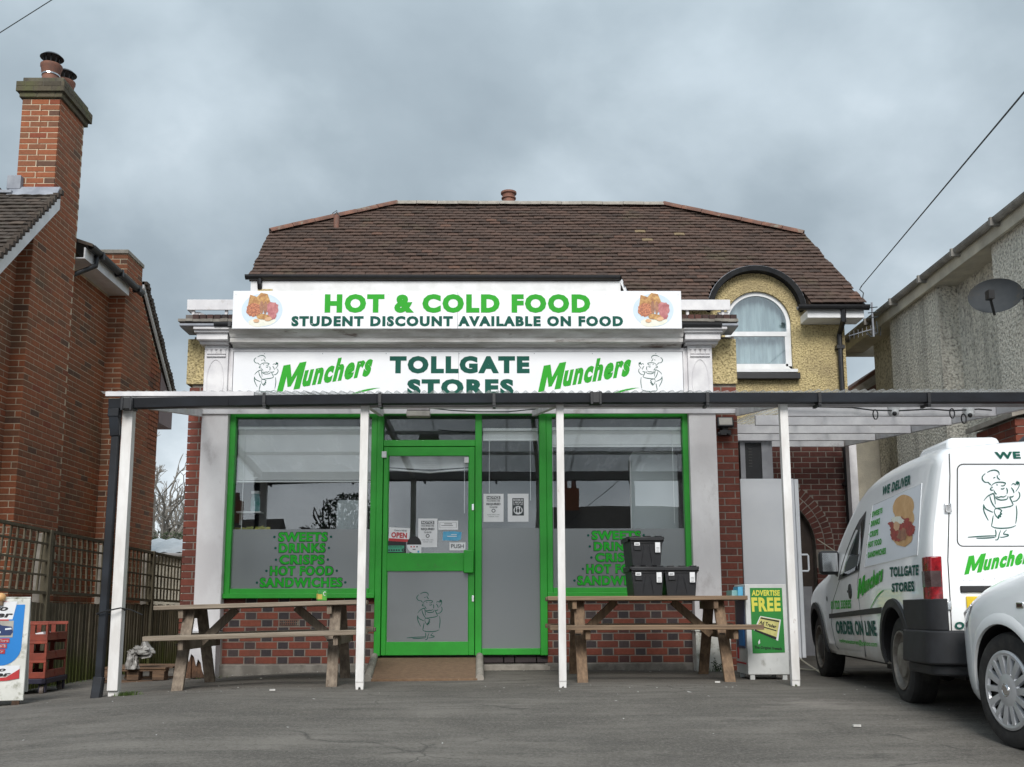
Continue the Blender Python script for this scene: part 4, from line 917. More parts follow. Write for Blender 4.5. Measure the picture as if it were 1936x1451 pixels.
t, w_, h_ = notice('push_label', 'small white PUSH label beside the door handle', 'label', 850, 1025, 880, 1042, Y=YF - .030)
words(t, [('PUSH', 0, h_ * .3, w_ * .8, h_ * .45, 'ink_dark', .012), (None, 0, h_ * .02, w_, h_ * .03, 'ink_dark', 0), (None, 0, h_ * .95, w_, h_ * .03, 'ink_dark', 0)])

# ================================================================== SIGN BOARDS
def breakfast(mb, X, Y, Z, s):
    """plate 2s wide: materials 0 plate 1 toast 2 bean 3 sausage 4 ham 5 egg 6 yolk"""
    f = front(X, Y, Z); k = [0]
    def e(cx_, cz, rx, rz, mi, rot=0, jag=.08, n=22):
        k[0] += 1; put2d(mb, poly2(ellipse2(cx_ * s, cz * s, rx * s, rz * s, n, rot, jag, k[0])), f, .001 + k[0] * .0004, mi)
    def q(pts, mi): k[0] += 1; put2d(mb, poly2([(a * s, b * s) for a, b in pts]), f, .001 + k[0] * .0004, mi)
    e(0, 0, 1.02, .86, 0, jag=0, n=40); e(-.05, -.62, .62, .22, 5, .05, .2); e(.32, -.55, .42, .22, 5, .3, .2)
    q([(-.72, .18), (-.62, .80), (-.30, .70), (-.20, .18)], 1); q([(-.52, .42), (-.08, .90), (.25, .84), (.42, .40), (.0, .30)], 1); q([(-.4, .3), (-.1, .56), (.3, .5), (.36, .2)], 1)
    e(-.40, .02, .38, .36, 2, 0, .15, 30); e(.50, .12, .32, .30, 4, .2, .2); e(.62, .02, .2, .22, 4, 0, .2); e(.50, -.26, .22, .24, 4, .3, .4)
    e(-.02, .14, .10, .34, 3, 0.03, .03); e(.17, .12, .09, .34, 3, -.02, .03); e(.06, -.34, .34, .15, 1, -.12, .2)
    e(-.26, -.55, .15, .09, 6, 0, .05); e(.33, -.46, .18, .10, 6, .2, .05)
FOOD = ['plate_blue', 'food_toast', 'food_bean', 'food_sausage', 'food_ham', 'food_egg', 'food_yolk']
YS = 10.12
sx0, sx1 = fx(440, 585, YS), fx(1288.5, 587, YS); sz0, sz1 = fz(621.5, 968, YS), fz(550.5, 968, YS)
sg = thing('roof_sign', 'long white sign reading HOT & COLD FOOD on top of the parapet', 'sign', ((sx0 + sx1) / 2, YS, sz0))
W = sx1 - sx0; H = sz1 - sz0
for i in range(2):
    mb = MB(); mb.box(-W / 2 + i * W / 2 + (.0012 if i else 0), -W / 2 + (i + 1) * W / 2 - (0 if i else .0012), 0, .025, 0, H); mb.build('sign_panel', 'sign_white', sg, bevel=.002)
def bx(px, py, Y=YS): return fx(px, py, Y) - (sx0 + sx1) / 2
def bz(py, px=968, Y=YS): return fz(py, px, Y) - sz0
mb = MB(); put2d(mb, fit(text2d('HOT & COLD FOOD', .055, 0, 1.14, heavy=.009), bx(1116, 575) - bx(614, 575), bz(556.5) - bz(592)), front((bx(1116, 575) + bx(614, 575)) / 2, 0, bz(592)), .002); mb.build('lettering', 'vinyl_green', sg)
mb = MB(); put2d(mb, fit(text2d('STUDENT DISCOUNT AVAILABLE ON FOOD', .055, 0, 1.16, heavy=.006), bx(1178, 608) - bx(551, 608), bz(598) - bz(617.5)), front((bx(1178, 608) + bx(551, 608)) / 2, 0, bz(617.5)), .002); mb.build('small_lettering', 'vinyl_dark_green', sg)
for px in (495.5, 1235):
    mb = MB(); breakfast(mb, bx(px, 584), 0, bz(587), .208); mb.build('food_picture', FOOD, sg, fix=False)
mb = MB()
for px in (446, 590, 735, 868, 1005, 1145, 1282):
    for py in (557, 613): mb.lathe([(.006, 0), (.005, .003), (0.0001, .0035)], 8, 0, Matrix.Translation((bx(px, py), 0, bz(py))) @ Matrix.Rotation(PI / 2, 4, 'X'))
mb.build('fixing_screw', 'upvc', sg)

YS2 = YF - .128
fx0, fx1 = fx(441, 700, YS2), fx(1291, 700, YS2); z0_ = 2.84; z1_ = fz(665, 968, YS2)
fs_ = thing('fascia_sign', 'white shop name board reading TOLLGATE STORES under the cornice', 'sign', ((fx0 + fx1) / 2, YS2, z0_))
W = fx1 - fx0; H = z1_ - z0_
for i in range(2):
    mb = MB(); mb.box(-W / 2 + i * W / 2 + (.0012 if i else 0), -W / 2 + (i + 1) * W / 2 - (0 if i else .0012), 0, .015, 0, H); mb.build('sign_panel', 'sign_white', fs_, bevel=.002)
cxf = (fx0 + fx1) / 2
for txt, (pa, pb), (ya, yb) in (('TOLLGATE', (737, 1001), (673.5, 706.5)), ('STORES', (770, 971), (717, 749))):
    xa, xb = fx(pa, ya, YS2) - cxf, fx(pb, ya, YS2) - cxf; za, zb = fz(yb, 968, YS2) - z0_, fz(ya, 968, YS2) - z0_
    mb = MB(); put2d(mb, fit(text2d(txt, .055, 0, 1.16, heavy=.010), xb - xa, zb - za), front((xa + xb) / 2, 0, za), .002); mb.build('lettering', 'vinyl_dark_green', fs_)
for pa, pb, yb in ((524, 722, 742), (1017, 1211, 742)):
    xa, xb = fx(pa, 710, YS2) - cxf, fx(pb, 710, YS2) - cxf; s = (xb - xa)
    mb = MB(); put2d(mb, sc2(MUNCH, s, xa + s * .0, fz(yb, 968, YS2) - z0_), front(0, 0, 0), .002); mb.build('slanted_lettering', 'vinyl_green', fs_)
for px, mir in ((497, False), (1236, True)):
    s = (fz(672, 968, YS2) - fz(705, 968, YS2)) / 210; mb = MB()
    t = chef(s, .0075, mir); z0c = fz(672, 968, YS2) - z0_ - s * 522
    vs = [(a, max(b + z0c, -.02)) for a, b in t[0]]; fsx = [f for f in t[1] if min(t[0][i][1] + z0c for i in f) > .005]
    put2d(mb, (vs, fsx), front(fx(px - 3 if not mir else px + 3, 700, YS2) - cxf, 0, 0), .002); mb.build('chef_drawing', 'vinyl_dark_green', fs_)
mb = MB()
for px in (500, 610, 730, 868, 1010, 1120, 1240): mb.lathe([(.005, 0), (.004, .003), (0.0001, .0035)], 8, 0, Matrix.Translation((fx(px, 669, YS2) - cxf, 0, fz(669, 968, YS2) - z0_)) @ Matrix.Rotation(PI / 2, 4, 'X'))
mb.build('fixing_screw', 'lead', fs_)
mb = MB(); mb.box(-W / 2 - .03, W / 2 + .01, -.008, .012, H, H + .02); mb.box(-W / 2 - .028, -W / 2 - .004, -.01, .014, 0, H); mb.box(W / 2 + .004, W / 2 + .022, -.01, .014, 0, H)
mb.build('trim', 'white_paint_weathered', fs_)
# ================================================================== YELLOW HOUSE BEHIND
house = thing('tiled_house', 'yellow rendered house with a big brown tiled half-hipped roof behind the shop', 'house')
KR = 1.05; Z0R = P(1640, 575, Y=13.2).z
def RP(px, py):
    d = ray(px, py); t = (Z0R - KR * 13.2 - CAM.z) / (d.z - KR * d.y); return CAM + d * t
YH = 13.5
hx0, hx1 = -3.42, 4.80
pv = Z0R + KR * (YH - 13.2)
acx = P(1427, 600, Y=YH).x; azs = P(1427, 585, Y=YH).z      # arch centre, springing
ARI = (P(1500, 600, Y=YH).x - P(1368, 600, Y=YH).x) / 2
ztop_arch = P(1425, 513, Y=YH).z; ARO_X = .62; ARO = .0
# front wall: outline with the arched gable rising through the roof
wx0, wx1 = P(1371, 640, Y=YH).x, P(1497, 640, Y=YH).x; wz0 = P(1430, 699, Y=YH).z
wcx = (wx0 + wx1) / 2; wr = (wx1 - wx0) / 2; wzs = P(1430, 551, Y=YH).z - wr
bandR = P(1425, 508, Y=YH).z; brx = (P(1519, 575, Y=YH).x - P(1334, 565, Y=YH).x) / 2; bcx = (P(1519, 575, Y=YH).x + P(1334, 565, Y=YH).x) / 2; bzs = P(1425, 575, Y=YH).z - .12
brz = bandR - bzs
arc = [(bcx + brx * .93 * math.cos(PI * i / 24), bzs + (brz - .06) * math.sin(PI * i / 24)) for i in range(25)]
def ring_wall(mb, outer, inner, y0, y1, mi=0):
    """outer/inner: equal-length open outlines from left foot over the top to right foot"""
    n = len(outer); vs = [(x, y0, z) for x, z in outer] + [(x, y0, z) for x, z in inner] + [(x, y1, z) for x, z in outer] + [(x, y1, z) for x, z in inner]
    fs = []
    for i in range(n - 1):
        fs += [(i, i + 1, n + i + 1, n + i), (2 * n + i, 3 * n + i, 3 * n + i + 1, 2 * n + i + 1), (n + i, n + i + 1, 3 * n + i + 1, 3 * n + i), (i, 2 * n + i, 2 * n + i + 1, i + 1)]
    fs += [(0, n, 3 * n, 2 * n), (n - 1, 3 * n - 1, 4 * n - 1, 2 * n - 1)]
    mb.add(vs, fs, mi)
N = 24
inn = [(wx0, wz0)] + [(wcx - wr * math.cos(PI * i / N), wzs + wr * math.sin(PI * i / N)) for i in range(N + 1)] + [(wx1, wz0)]
out_ = [(bcx - brx * .95, wz0)] + [(bcx - brx * .95 * math.cos(PI * i / N), bzs + (brz - .05) * math.sin(PI * i / N)) for i in range(N + 1)] + [(bcx + brx * .95, wz0)]
mb = MB(); ring_wall(mb, out_, inn, YH, YH + .25)
mb.box(bcx - brx * .95, bcx + brx * .95, YH, YH + .25, 2.99, wz0)
xl, xr = bcx - brx * .95, bcx + brx * .95
mb.box(hx0, xl, YH, YH + .25, 2.99, pv - .12); mb.box(xr, hx1, YH, YH + .25, 2.99, pv - .12)
mb.box(hx1 - .25, hx1, YH + .25, 17.4, 0, pv - .12); mb.box(hx0, hx0 + .25, YH + .25, 17.4, 0, pv - .12); mb.box(hx0 + .25, hx1 - .25, 17.2, 17.4, 0, pv - .12)
mb.build('rendered_wall', 'yellow_render', house)
# brick passage wall with arch
aX = P(1440, 1040, Y=YH).x; aZ = P(1440, 1035, Y=YH).z; RI = P(1543, 1035, Y=YH).x - aX; RO = RI + .25
n = 20; inn = [(aX - RI, 0)] + [(aX - RI * math.cos(PI * i / n), aZ + RI * math.sin(PI * i / n)) for i in range(n + 1)] + [(aX + RI, 0)]
top = 2.99; out2 = []
for x, z in inn:
    out2.append((x, z))
mb = MB(); mb.box(hx0, aX - RI, YH, YH + .22, -.05, top); mb.box(aX + RI, hx1 - .01, YH, YH + .22, -.05, top)
for i in range(n):
    xa, za = aX - RI * math.cos(PI * i / n), aZ + RI * math.sin(PI * i / n); xb, zb = aX - RI * math.cos(PI * (i + 1) / n), aZ + RI * math.sin(PI * (i + 1) / n)
    mb.prism([(xa, YH, za), (xb, YH, zb), (xb, YH, top), (xa, YH, top)], (0, .22, 0))
mb.build('passage_wall', 'mortar_grey', house)
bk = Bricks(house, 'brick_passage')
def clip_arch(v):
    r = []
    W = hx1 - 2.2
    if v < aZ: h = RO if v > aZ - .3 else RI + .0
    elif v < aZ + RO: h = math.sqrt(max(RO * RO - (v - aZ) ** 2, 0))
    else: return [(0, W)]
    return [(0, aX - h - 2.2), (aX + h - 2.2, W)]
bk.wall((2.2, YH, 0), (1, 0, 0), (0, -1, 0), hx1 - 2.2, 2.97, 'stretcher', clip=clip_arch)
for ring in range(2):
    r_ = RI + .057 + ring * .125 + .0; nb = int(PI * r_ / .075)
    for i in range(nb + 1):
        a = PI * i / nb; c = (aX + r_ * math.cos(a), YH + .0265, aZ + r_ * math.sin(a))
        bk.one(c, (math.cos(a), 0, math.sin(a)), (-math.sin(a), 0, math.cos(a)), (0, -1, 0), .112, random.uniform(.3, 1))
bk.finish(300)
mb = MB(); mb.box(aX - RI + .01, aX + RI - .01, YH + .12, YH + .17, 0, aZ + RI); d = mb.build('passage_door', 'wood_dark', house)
mb = MB(); mb.box(aX + RI - .17, aX + RI - .05, YH + .1, YH + .12, 0, .95); mb.build('door_panel', 'aluminium', d)
# arched window
wroot = MB()
fi = .055
innw = [(wx0 + fi, wz0 + fi)] + [(wcx - (wr - fi) * math.cos(PI * i / N), wzs + (wr - fi) * math.sin(PI * i / N)) for i in range(N + 1)] + [(wx1 - fi, wz0 + fi)]
outw = [(wx0 + .002, wz0 + .002)] + [(wcx - (wr - .002) * math.cos(PI * i / N), wzs + (wr - .002) * math.sin(PI * i / N)) for i in range(N + 1)] + [(wx1 - .002, wz0 + .002)]
ring_wall(wroot, outw, innw, YH + .04, YH + .10); wroot.box(wx0, wx1, YH + .04, YH + .10, wz0, wz0 + fi)
ztm = P(1430, 630, Y=YH).z; wroot.box(wx0 + fi, wx1 - fi, YH + .038, YH + .10, ztm - .035, ztm + .03)
wroot.box(wx0 + fi, wx0 + fi + .03, YH + .042, YH + .10, wz0 + fi, ztm - .03); wroot.box(wx1 - fi - .03, wx1 - fi, YH + .042, YH + .10, wz0 + fi, ztm - .03); wroot.box(wx0 + fi, wx1 - fi, YH + .042, YH + .10, wz0 + fi, wz0 + fi + .035)
wo = wroot.build('arched_window', 'upvc', house)
mb = MB(); mb.prism([(x, YH + .06, z) for x, z in innw], (0, .008, 0)); mb.build('glass_pane', 'house_glass', wo)
mb = MB(); K = 40
vs = []; 
for i in range(K + 1):
    x = wx0 + (wx1 - wx0) * i / K; dy = .02 * math.sin(i * 1.9) + .012 * math.sin(i * .7)
    zt = wzs + math.sqrt(max(wr ** 2 - (x - wcx) ** 2, 0.0)); vs += [(x, YH + .16 + dy, wz0), (x, YH + .16 + dy * .7, zt)]
mb.add(vs, [(2 * i, 2 * i + 2, 2 * i + 3, 2 * i + 1) for i in range(K)]); mb.build('net_curtain', 'curtain', wo, smooth=True)
mb = MB(); mb.box(wx0 - .0, wx1 + .05, YH - .05, YH + .03, wz0 - .045, wz0 - .003); mb.build('window_board', 'upvc', wo)
mb = MB(); mb.box(wx0 + .03, P(1513, 710, Y=YH - .08).x, YH - .1, YH + .02, P(1430, 717, Y=YH - .08).z, P(1430, 705, Y=YH - .08).z); mb.build('window_sill', 'black_plastic', wo, bevel=.008)
# arch band and curved dormer roof behind it
def arch_pts(rx, rz, a0=.0, a1=PI): return [(bcx - rx * math.cos(a0 + (a1 - a0) * i / N), bzs + rz * math.sin(a0 + (a1 - a0) * i / N)) for i in range(N + 1)]
mb = MB(); ring_wall(mb, arch_pts(brx, brz, .03, PI - .03), arch_pts(brx - .075, brz - .07, .03, PI - .03), YH - .13, YH + .02)
mb.build('arch_gutter', 'black_paint', house, smooth=40)
mb = MB(); ring_wall(mb, arch_pts(brx - .01, brz - .01), arch_pts(brx - .06, brz - .06), YH + .0, YH + .75); mb.build('dormer_roof', 'black_plastic', house)
mb = MB(); ring_wall(mb, arch_pts(brx + .006, brz + .006, .1, PI - .1), arch_pts(brx - .002, brz - .002, .1, PI - .1), YH - .12, YH - .02); mb.build('lead_roll', 'lead', house, smooth=40)
# roof body
E0 = RP(1640, 578); ridgeL = RP(750, 388); ridgeR = RP(1255, 390); hipL = RP(510, 440); hipR = RP(1520, 444); eaL = RP(470, 524); tr0 = RP(1172, 524); tr1 = RP(1186, 555)
ze = Z0R - .02
U = Vector((1, 0, 0)); S = Vector((0, 1, KR)).normalized(); Nn = Vector((0, -KR, 1)).normalized()
def s_of(p): return (p.y - 13.2) / S.y
poly = [(tr1.x + .05, -.02), (E0.x, -.02), (hipR.x, s_of(hipR)), (ridgeR.x, s_of(ridgeR)), (ridgeL.x, s_of(ridgeL)), (hipL.x, s_of(hipL)), (eaL.x, s_of(eaL)), (tr0.x, s_of(tr0))]
def Q(u, s, n=-.012): return Vector((u, 13.2, Z0R)) + S * s + Nn * n
sa_ = (YH + .35 - 13.2) / S.y; uL, uR = bcx - brx - .0, bcx + brx + .0
vrg = lambda s: poly[1][0] + (poly[2][0] - poly[1][0]) * (s + .02) / (poly[2][1] + .02)
mb = MB(); mb.prism([Q(u, s) for u, s in [(poly[0][0], -.02), (uL, -.02), (uL, sa_), (poly[0][0], sa_)]], Nn * -.06); mb.prism([Q(u, s) for u, s in [(uR, -.02), poly[1], (vrg(sa_), sa_), (uR, sa_)]], Nn * -.06)
mb.prism([Q(u, s) for u, s in [(poly[7][0], sa_), (vrg(sa_), sa_)] + poly[2:7] + [(poly[7][0], poly[7][1])]], Nn * -.06); mb.build('roof_deck', 'wood_dark', house)
yr = ridgeL.y; zr = ridgeL.z - .05
mb = MB()
bk_ = 2 * yr - 13.4
mb.add([(hipL.x + .03, hipL.y, hipL.z - .06), (ridgeL.x, yr, zr), (hipL.x + .03, 2 * yr - hipL.y, hipL.z - .06), (hipR.x - .03, hipR.y, hipR.z - .06), (ridgeR.x, yr, zr), (hipR.x - .03, 2 * yr - hipR.y, hipR.z - .06),
        (eaL.x + .03, bk_, 5.2), (E0.x - .1, bk_, 4.8)], [(0, 1, 2), (3, 5, 4), (1, 4, 5, 7, 6, 2)])
mb.build('rear_roof', 'tile_dark', house, fix=False)
mb = MB(); mb.prism([(hx0 + .02, eaL.y, 5.2), (hx0 + .02, hipL.y, hipL.z - .08), (hx0 + .02, 2 * yr - hipL.y, hipL.z - .08), (hx0 + .02, bk_ - .3, 5.2), (hx0 + .02, bk_ - .3, 3.4), (hx0 + .02, YH + .05, 3.4), (hx0 + .02, YH + .05, 5.0)], (.2, 0, 0))
mb.prism([(hx1 - .05, 13.7, 5.2), (hx1 - .12, hipR.y, hipR.z - .08), (hx1 - .12, 2 * yr - hipR.y, hipR.z - .08), (hx1 - .05, bk_ - .3, 5.0), (hx1 - .05, bk_ - .3, 3.4), (hx1 - .05, 13.7, 3.4)], (-.15, 0, 0))
mb.build('gable_wall', 'yellow_render', house)
rows = int(s_of(ridgeL) / .1) + 1
def urange(k):
    s = k * .1 + .0; xs = []
    pl = poly[:]
    for (u0, s0), (u1, s1) in zip(pl, pl[1:] + pl[:1]):
        if (s0 - s) * (s1 - s) < 0: xs.append(u0 + (u1 - u0) * (s - s0) / (s1 - s0))
    if len(xs) < 2: return (0, -1)
    return min(xs) + random.uniform(-.012, .012), max(xs) + random.uniform(-.012, .012)
def urange_list(k):
    a, b = urange(k)
    y = 13.2 + k * .1 * S.y; z = Z0R + (y - 13.2) * KR
    if y < YH + .45 and a < bcx:
        hh = brx * math.sqrt(max(1 - ((z + .02 - bzs) / brz) ** 2, 0)) if z < bandR else 0
        if hh > .05: return [(a, bcx - hh - .01), (bcx + hh + .01, b)]
    return [(a, b)]
_t = tiles
def tiles_multi(root, mat, O, U, S, rows, ul, **k):
    segs = [(r, i, a, b) for r in range(rows) for i, (a, b) in enumerate(ul(r))]
    # flatten: two passes share the 300 limit
    d0 = {r: (a, b) for r, i, a, b in segs if i == 0}; d1 = {r: (a, b) for r, i, a, b in segs if i == 1}
    _t(root, mat, O, U, S, rows, lambda r: d0.get(r, (0, -1)), cap=260, **k)
    if d1: _t(root, mat, O, U, S, rows, lambda r: d1.get(r, (0, -1)), cap=40, **k)
tiles_multi(house, 'tile_brown', (0, 13.2, Z0R), U, S, rows, urange_list, name='roof_tile')
# ridge and hip tiles
def ridge_run(a, b, mat, name, root, L=.32, r=.10):
    a = Vector(a); b = Vector(b); D = b - a; n = max(1, int(D.length / L)); d = D / n
    for i in range(n):
        mb = MB(); p0 = a + d * i + Vector((0, 0, .006 * (i % 2))); p1 = a + d * (i + 1) + d.normalized() * .0 - d.normalized() * .006
        x = d.normalized().cross(Vector((0, 0, 1))).normalized(); z = x.cross(d.normalized())
        if z.z < 0: z = -z
        m = 8; o = []; 
        for p, rr in ((p0, r * .96), (p1, r * 1.0)):
            for q in range(m + 1):
                an = PI * q / m; o.append(p + x * (-math.cos(an) * rr) + z * (math.sin(an) * rr * .85 - .045))
            for q in range(m, -1, -1):
                an = PI * q / m; o.append(p + x * (-math.cos(an) * rr * .85) + z * (math.sin(an) * rr * .7 - .045))
        k = 2 * (m + 1)
        mb.add(o, [(q, (q + 1) % k, (q + 1) % k + k, q + k) for q in range(k)] + [tuple(range(k)), tuple(reversed(range(k, 2 * k)))])
        mb.build(name, mat, root, smooth=45)
up = Vector((0, 0, .03))
ridge_run(ridgeL + up, ridgeR + up, 'stone_pale', 'ridge_tile', house); ridge_run(hipL + up, ridgeL + up * 1.3, 'clay_red', 'hip_tile', house); ridge_run(hipR + up, ridgeR + up * 1.3, 'clay_red', 'hip_tile', house)
# eaves
zL = eaL.z; mb = MB(); gutter(mb, (eaL.x - .02, eaL.y - .09, zL - .01), (tr0.x - .01, tr0.y - .09, tr0.z - .02), .11, .06); mb.build('eaves_gutter', 'black_plastic', house)
mb = MB(); mb.box(eaL.x + .05, tr0.x, eaL.y - .06, eaL.y - .035, zL - .24, zL - .08); mb.box(eaL.x + .05, tr0.x, eaL.y - .035, eaL.y + .2, zL - .24, zL - .225); mb.prism([(tr0.x - .005, eaL.y - .06, zL - .08), (tr0.x + .02, eaL.y - .07, zL - .05), (tr1.x + .03, eaL.y - .3, zL - .36), (tr1.x - .02, eaL.y - .3, zL - .36)], (0, .03, 0))
mb.build('fascia_board', 'upvc', house)
mb = MB(); mb.tube([(eaL.x + .18, eaL.y - .09, zL - .06), (eaL.x + .18, eaL.y - .09, zL - .13), (eaL.x + .18, eaL.y - .0, zL - .3), (eaL.x + .18, eaL.y + .0, 3.7)], .034, 8); mb.build('downpipe', 'black_plastic', house)
g0 = P(1508, 583, Y=13.13).x; g1 = P(1643, 583, Y=13.13).x; zg = P(1580, 578, Y=13.13).z
mb = MB(); gutter(mb, (g0, 13.13, zg), (g1, 13.13, zg), .115, .065); gutter(mb, (1.8, 13.13, zg), (P(1336, 575, Y=13.13).x, 13.13, zg), .115, .065)
mb.build('lower_gutter', 'black_plastic', house)
mb = MB(); mb.box(P(1525, 590, Y=13.2).x, P(1632, 590, Y=13.2).x, 13.17, YH, zg - .16, zg - .05); mb.build('boxed_eaves', 'upvc', house, bevel=.006)
dpx = P(1595, 660, Y=13.3).x
mb = MB(); mb.tube([(dpx - .03, 13.14, zg - .05), (dpx - .03, 13.16, zg - .2), (dpx, YH - .06, zg - .32), (dpx, YH - .06, .05)], .036, 10)
for z in (4.2, 3.4, 2.3, 1.2): mb.box(dpx - .055, dpx + .055, YH - .1, YH, z, z + .05)
mb.build('downpipe', 'black_plastic', house)
mb = MB(); xq = P(1610, 900, Y=13.2).x; mb.box(xq - .05, xq + .05, 13.1, 13.24, 0, 2.93); tag(mb.build('white_door_post', 'white_paint_weathered', None, bevel=.005), 'white painted post at the right end of the dark passage wall', 'post')
# small pipe vent, pot
vp = RP(636, 432); mb = MB(); mb.cyl(vp - Vector((0, 0, .1)), vp + Vector((0, 0, .2)), .045, 12); ob = mb.build('vent_pipe', 'terracotta', house, smooth=40)
mb = MB(); mb.tube([vp + Vector((-.05, 0, .2)), vp + Vector((0, 0, .26)), vp + Vector((.05, 0, .2))], .008, 6); mb.tube([vp + Vector((-.07, 0, .24)), vp + Vector((0, 0, .29)), vp + Vector((.01, 0, .2))], .007, 6); mb.build('wire_cowl', 'ink_black', ob)
pp = RP(962, 384) + Vector((0, .2, 0)); mb = MB(); mb.lathe([(.15, -.15), (.14, .0), (.105, .04), (.10, .14), (.12, .15), (.12, .17), (.10, .18), (.105, .22), (.13, .235), (.13, .265), (.09, .27), (.085, .1)], 18, 0, Matrix.Translation(pp))
mb.build('ridge_vent_pot', 'terracotta', house, smooth=40)

# aerials at the right eave
t = thing('tv_aerial', 'small upright cluster aerial at the right eave corner of the yellow house', 'aerial', tuple(P(1650, 608, Y=13.4)))
mb = MB(); mb.tube([(0, 0, -.22), (0, 0, .27)], .014, 6); mb.build('mast', 'lead', t)
mb = MB()
for z in (.05, .12, .19): mb.tube([(-.06, 0, z), (.07, -.02, z + .01)], .007, 5)
mb.tube([(-.1, 0, -.15), (-.04, 0, -.22), (.06, 0, -.16), (.05, 0, .0)], .01, 6); mb.build('element', 'ink_dark', t)
t = thing('tv_aerial', 'long horizontal comb aerial beside the right corner of the yellow house', 'aerial', tuple(P(1604, 636, Y=13.8)))
e = P(1652, 622, Y=13.9) - P(1604, 636, Y=13.8)
mb = MB(); mb.tube([(0, 0, 0), e], .008, 6); mb.build('boom', 'lead', t)
mb = MB()
for i in range(6):
    q = e * (i / 6 + .05); mb.tube([q + Vector((0, 0, -.06)), q + Vector((0, 0, .06))], .004, 5)
mb.tube([e + Vector((0, 0, .1)), e + Vector((.02, 0, -.08)), e + Vector((.09, 0, -.1)), e + Vector((.1, 0, .04))], .007, 5); mb.build('element', 'lead', t)
# overhead wires
def wire(a, b, sag, r, label):
    a = Vector(a); b = Vector(b); mb = MB(); mb.tube([a.lerp(b, i / 24) - Vector((0, 0, sag * 4 * (i / 24) * (1 - i / 24))) for i in range(25)], r, 5)
    tag(mb.build('overhead_cable', 'ink_dark'), label, 'cable')
a = P(1629, 541, Y=13.4); b = P(1936, 175, Y=6.0); b2 = a + (b - a) * 3.2
wire(a, b2, .0, .0065, 'thin black cable rising from the yellow house to the upper right')
mb = MB(); mb.tube([a, a + Vector((-.03, 0, -.05)), a + Vector((.02, 0, -.1)), a + Vector((0, 0, -.2))], .008, 6); tag(mb.build('cable_hook', 'ink_dark'), 'black hook holding the overhead cable at the right eave', 'hook')
a = P(-60, 100, Y=9.0); b = P(98, 0, Y=9.0); wire(a, a + (b - a) * 6, 0, .005, 'thin black cable crossing the top left corner of the sky')

# ================================================================== LEFT BRICK HOUSE
nb = thing('brick_house', 'red brick neighbouring house with two chimney breasts at the left', 'house')
XB, XA = -5.55, -5.73
VZ = lambda y: 4.485 + (y - 10.668) * .984 - .06     # underside of the verge
mb = MB()
mb.prism([(XA - .3, 7.0, -.4), (XA - .3, 7.0, 1.0), (XA - .3, 11.93, VZ(11.93) - .02), (XA - .3, 14.3, 5.28), (XA - .3, 14.9, 5.28), (XA - .3, 15.94, 4.5), (XA - .3, 15.94, -.4)], (.3, 0, 0))
mb.prism([(XA - .05, 11.5, -.4), (XA - .05, 11.5, VZ(11.5)), (XA - .05, 11.93, VZ(11.93)), (XA - .05, 11.93, 7.05), (XA - .05, 12.66, 7.05), (XA - .05, 12.66, -.4)], (XB - XA + .05, 0, 0))
mb.box(-6.02, XA - .04, 11.93, 12.66, 5.6, 7.05)
mb.prism([(XA - .05, 14.3, -.4), (XA - .05, 14.3, 5.88), (XA - .05, 14.92, 5.88), (XA - .05, 14.94, 5.45), (XA - .05, 15.94, 4.55), (XA - .05, 15.94, -.4)], (-5.5 - XA + .05, 0, 0))
mb.box(-5.93, XA - .04, 14.3, 14.92, 5.2, 5.88)
mb.build('wall', 'mortar_pale', nb)
bk = Bricks(nb, 'brick_red_neighbour')
def cl(f): return f
# recessed wall left of the breast
bk.wall((XA - .03 + .03, 7.0, -.35), (0, 1, 0), (1, 0, 0), 4.5, 5.6, clip=lambda v: [(max(0, (v - .35 - 4.485 + .06) / .984 + 10.668 - 7.0 + .05) if v - .35 > 4.42 - 3.6 else 0, 4.5)])
bk.wall((XA, 11.5, -.35), (1, 0, 0), (0, -1, 0), XB - XA - .0, 5.60)
bk.wall((XB, 11.5, -.35), (0, 1, 0), (1, 0, 0), 1.16, 7.40, clip=lambda v: [(0 if v - .35 < VZ(11.5) - .03 else (.45 if v - .35 > VZ(11.93) else (v - .35 + .06 - 4.485) / .984 + 10.668 - 11.5 + .02), 1.16)])
bk.wall((-6.02, 11.93, 5.70), (1, 0, 0), (0, -1, 0), .47, 1.36)
bk.wall((XA, 12.68, -.35), (0, 1, 0), (1, 0, 0), 1.62, 5.55)
bk.wall((XA, 14.3, -.35), (1, 0, 0), (0, -1, 0), .23, 5.6)
bk.wall((-5.5, 14.3, -.35), (0, 1, 0), (1, 0, 0), 1.64, 6.23, clip=lambda v: [(0, 1.64 if v - .35 < 4.5 else (.62 if v - .35 > 5.45 else 1.64 - (v - .35 - 4.5) * 1.05))])
bk.wall((-5.94, 14.3, 5.2), (1, 0, 0), (0, -1, 0), .44, .68)
bk.finish(300)
# stack caps
mb = MB(); mb.box(-6.05, -5.52, 11.90, 12.71, 7.06, 7.13); mb.build('cap_course', 'cap_moss', nb, bevel=.006)
mb = MB(); mb.box(-6.085, -5.485, 11.87, 12.75, 7.13, 7.26); mb.box(-6.03, -5.52, 11.92, 12.70, 7.26, 7.34); mb.build('cap', 'cap_moss', nb, bevel=.008)
bc_ = Bricks(nb, 'brick_cap', 'cap_brick', 'cap_bricks')
bc_.wall((-6.05, 11.90, 7.06), (1, 0, 0), (0, -1, 0), .53, .07); bc_.wall((-5.52, 11.90, 7.06), (0, 1, 0), (1, 0, 0), .81, .07)
bc_.wall((-6.085, 11.87, 7.13), (1, 0, 0), (0, -1, 0), .60, .13, pitch=.066); bc_.wall((-5.485, 11.87, 7.13), (0, 1, 0), (1, 0, 0), .88, .13, pitch=.066); bc_.finish(300)
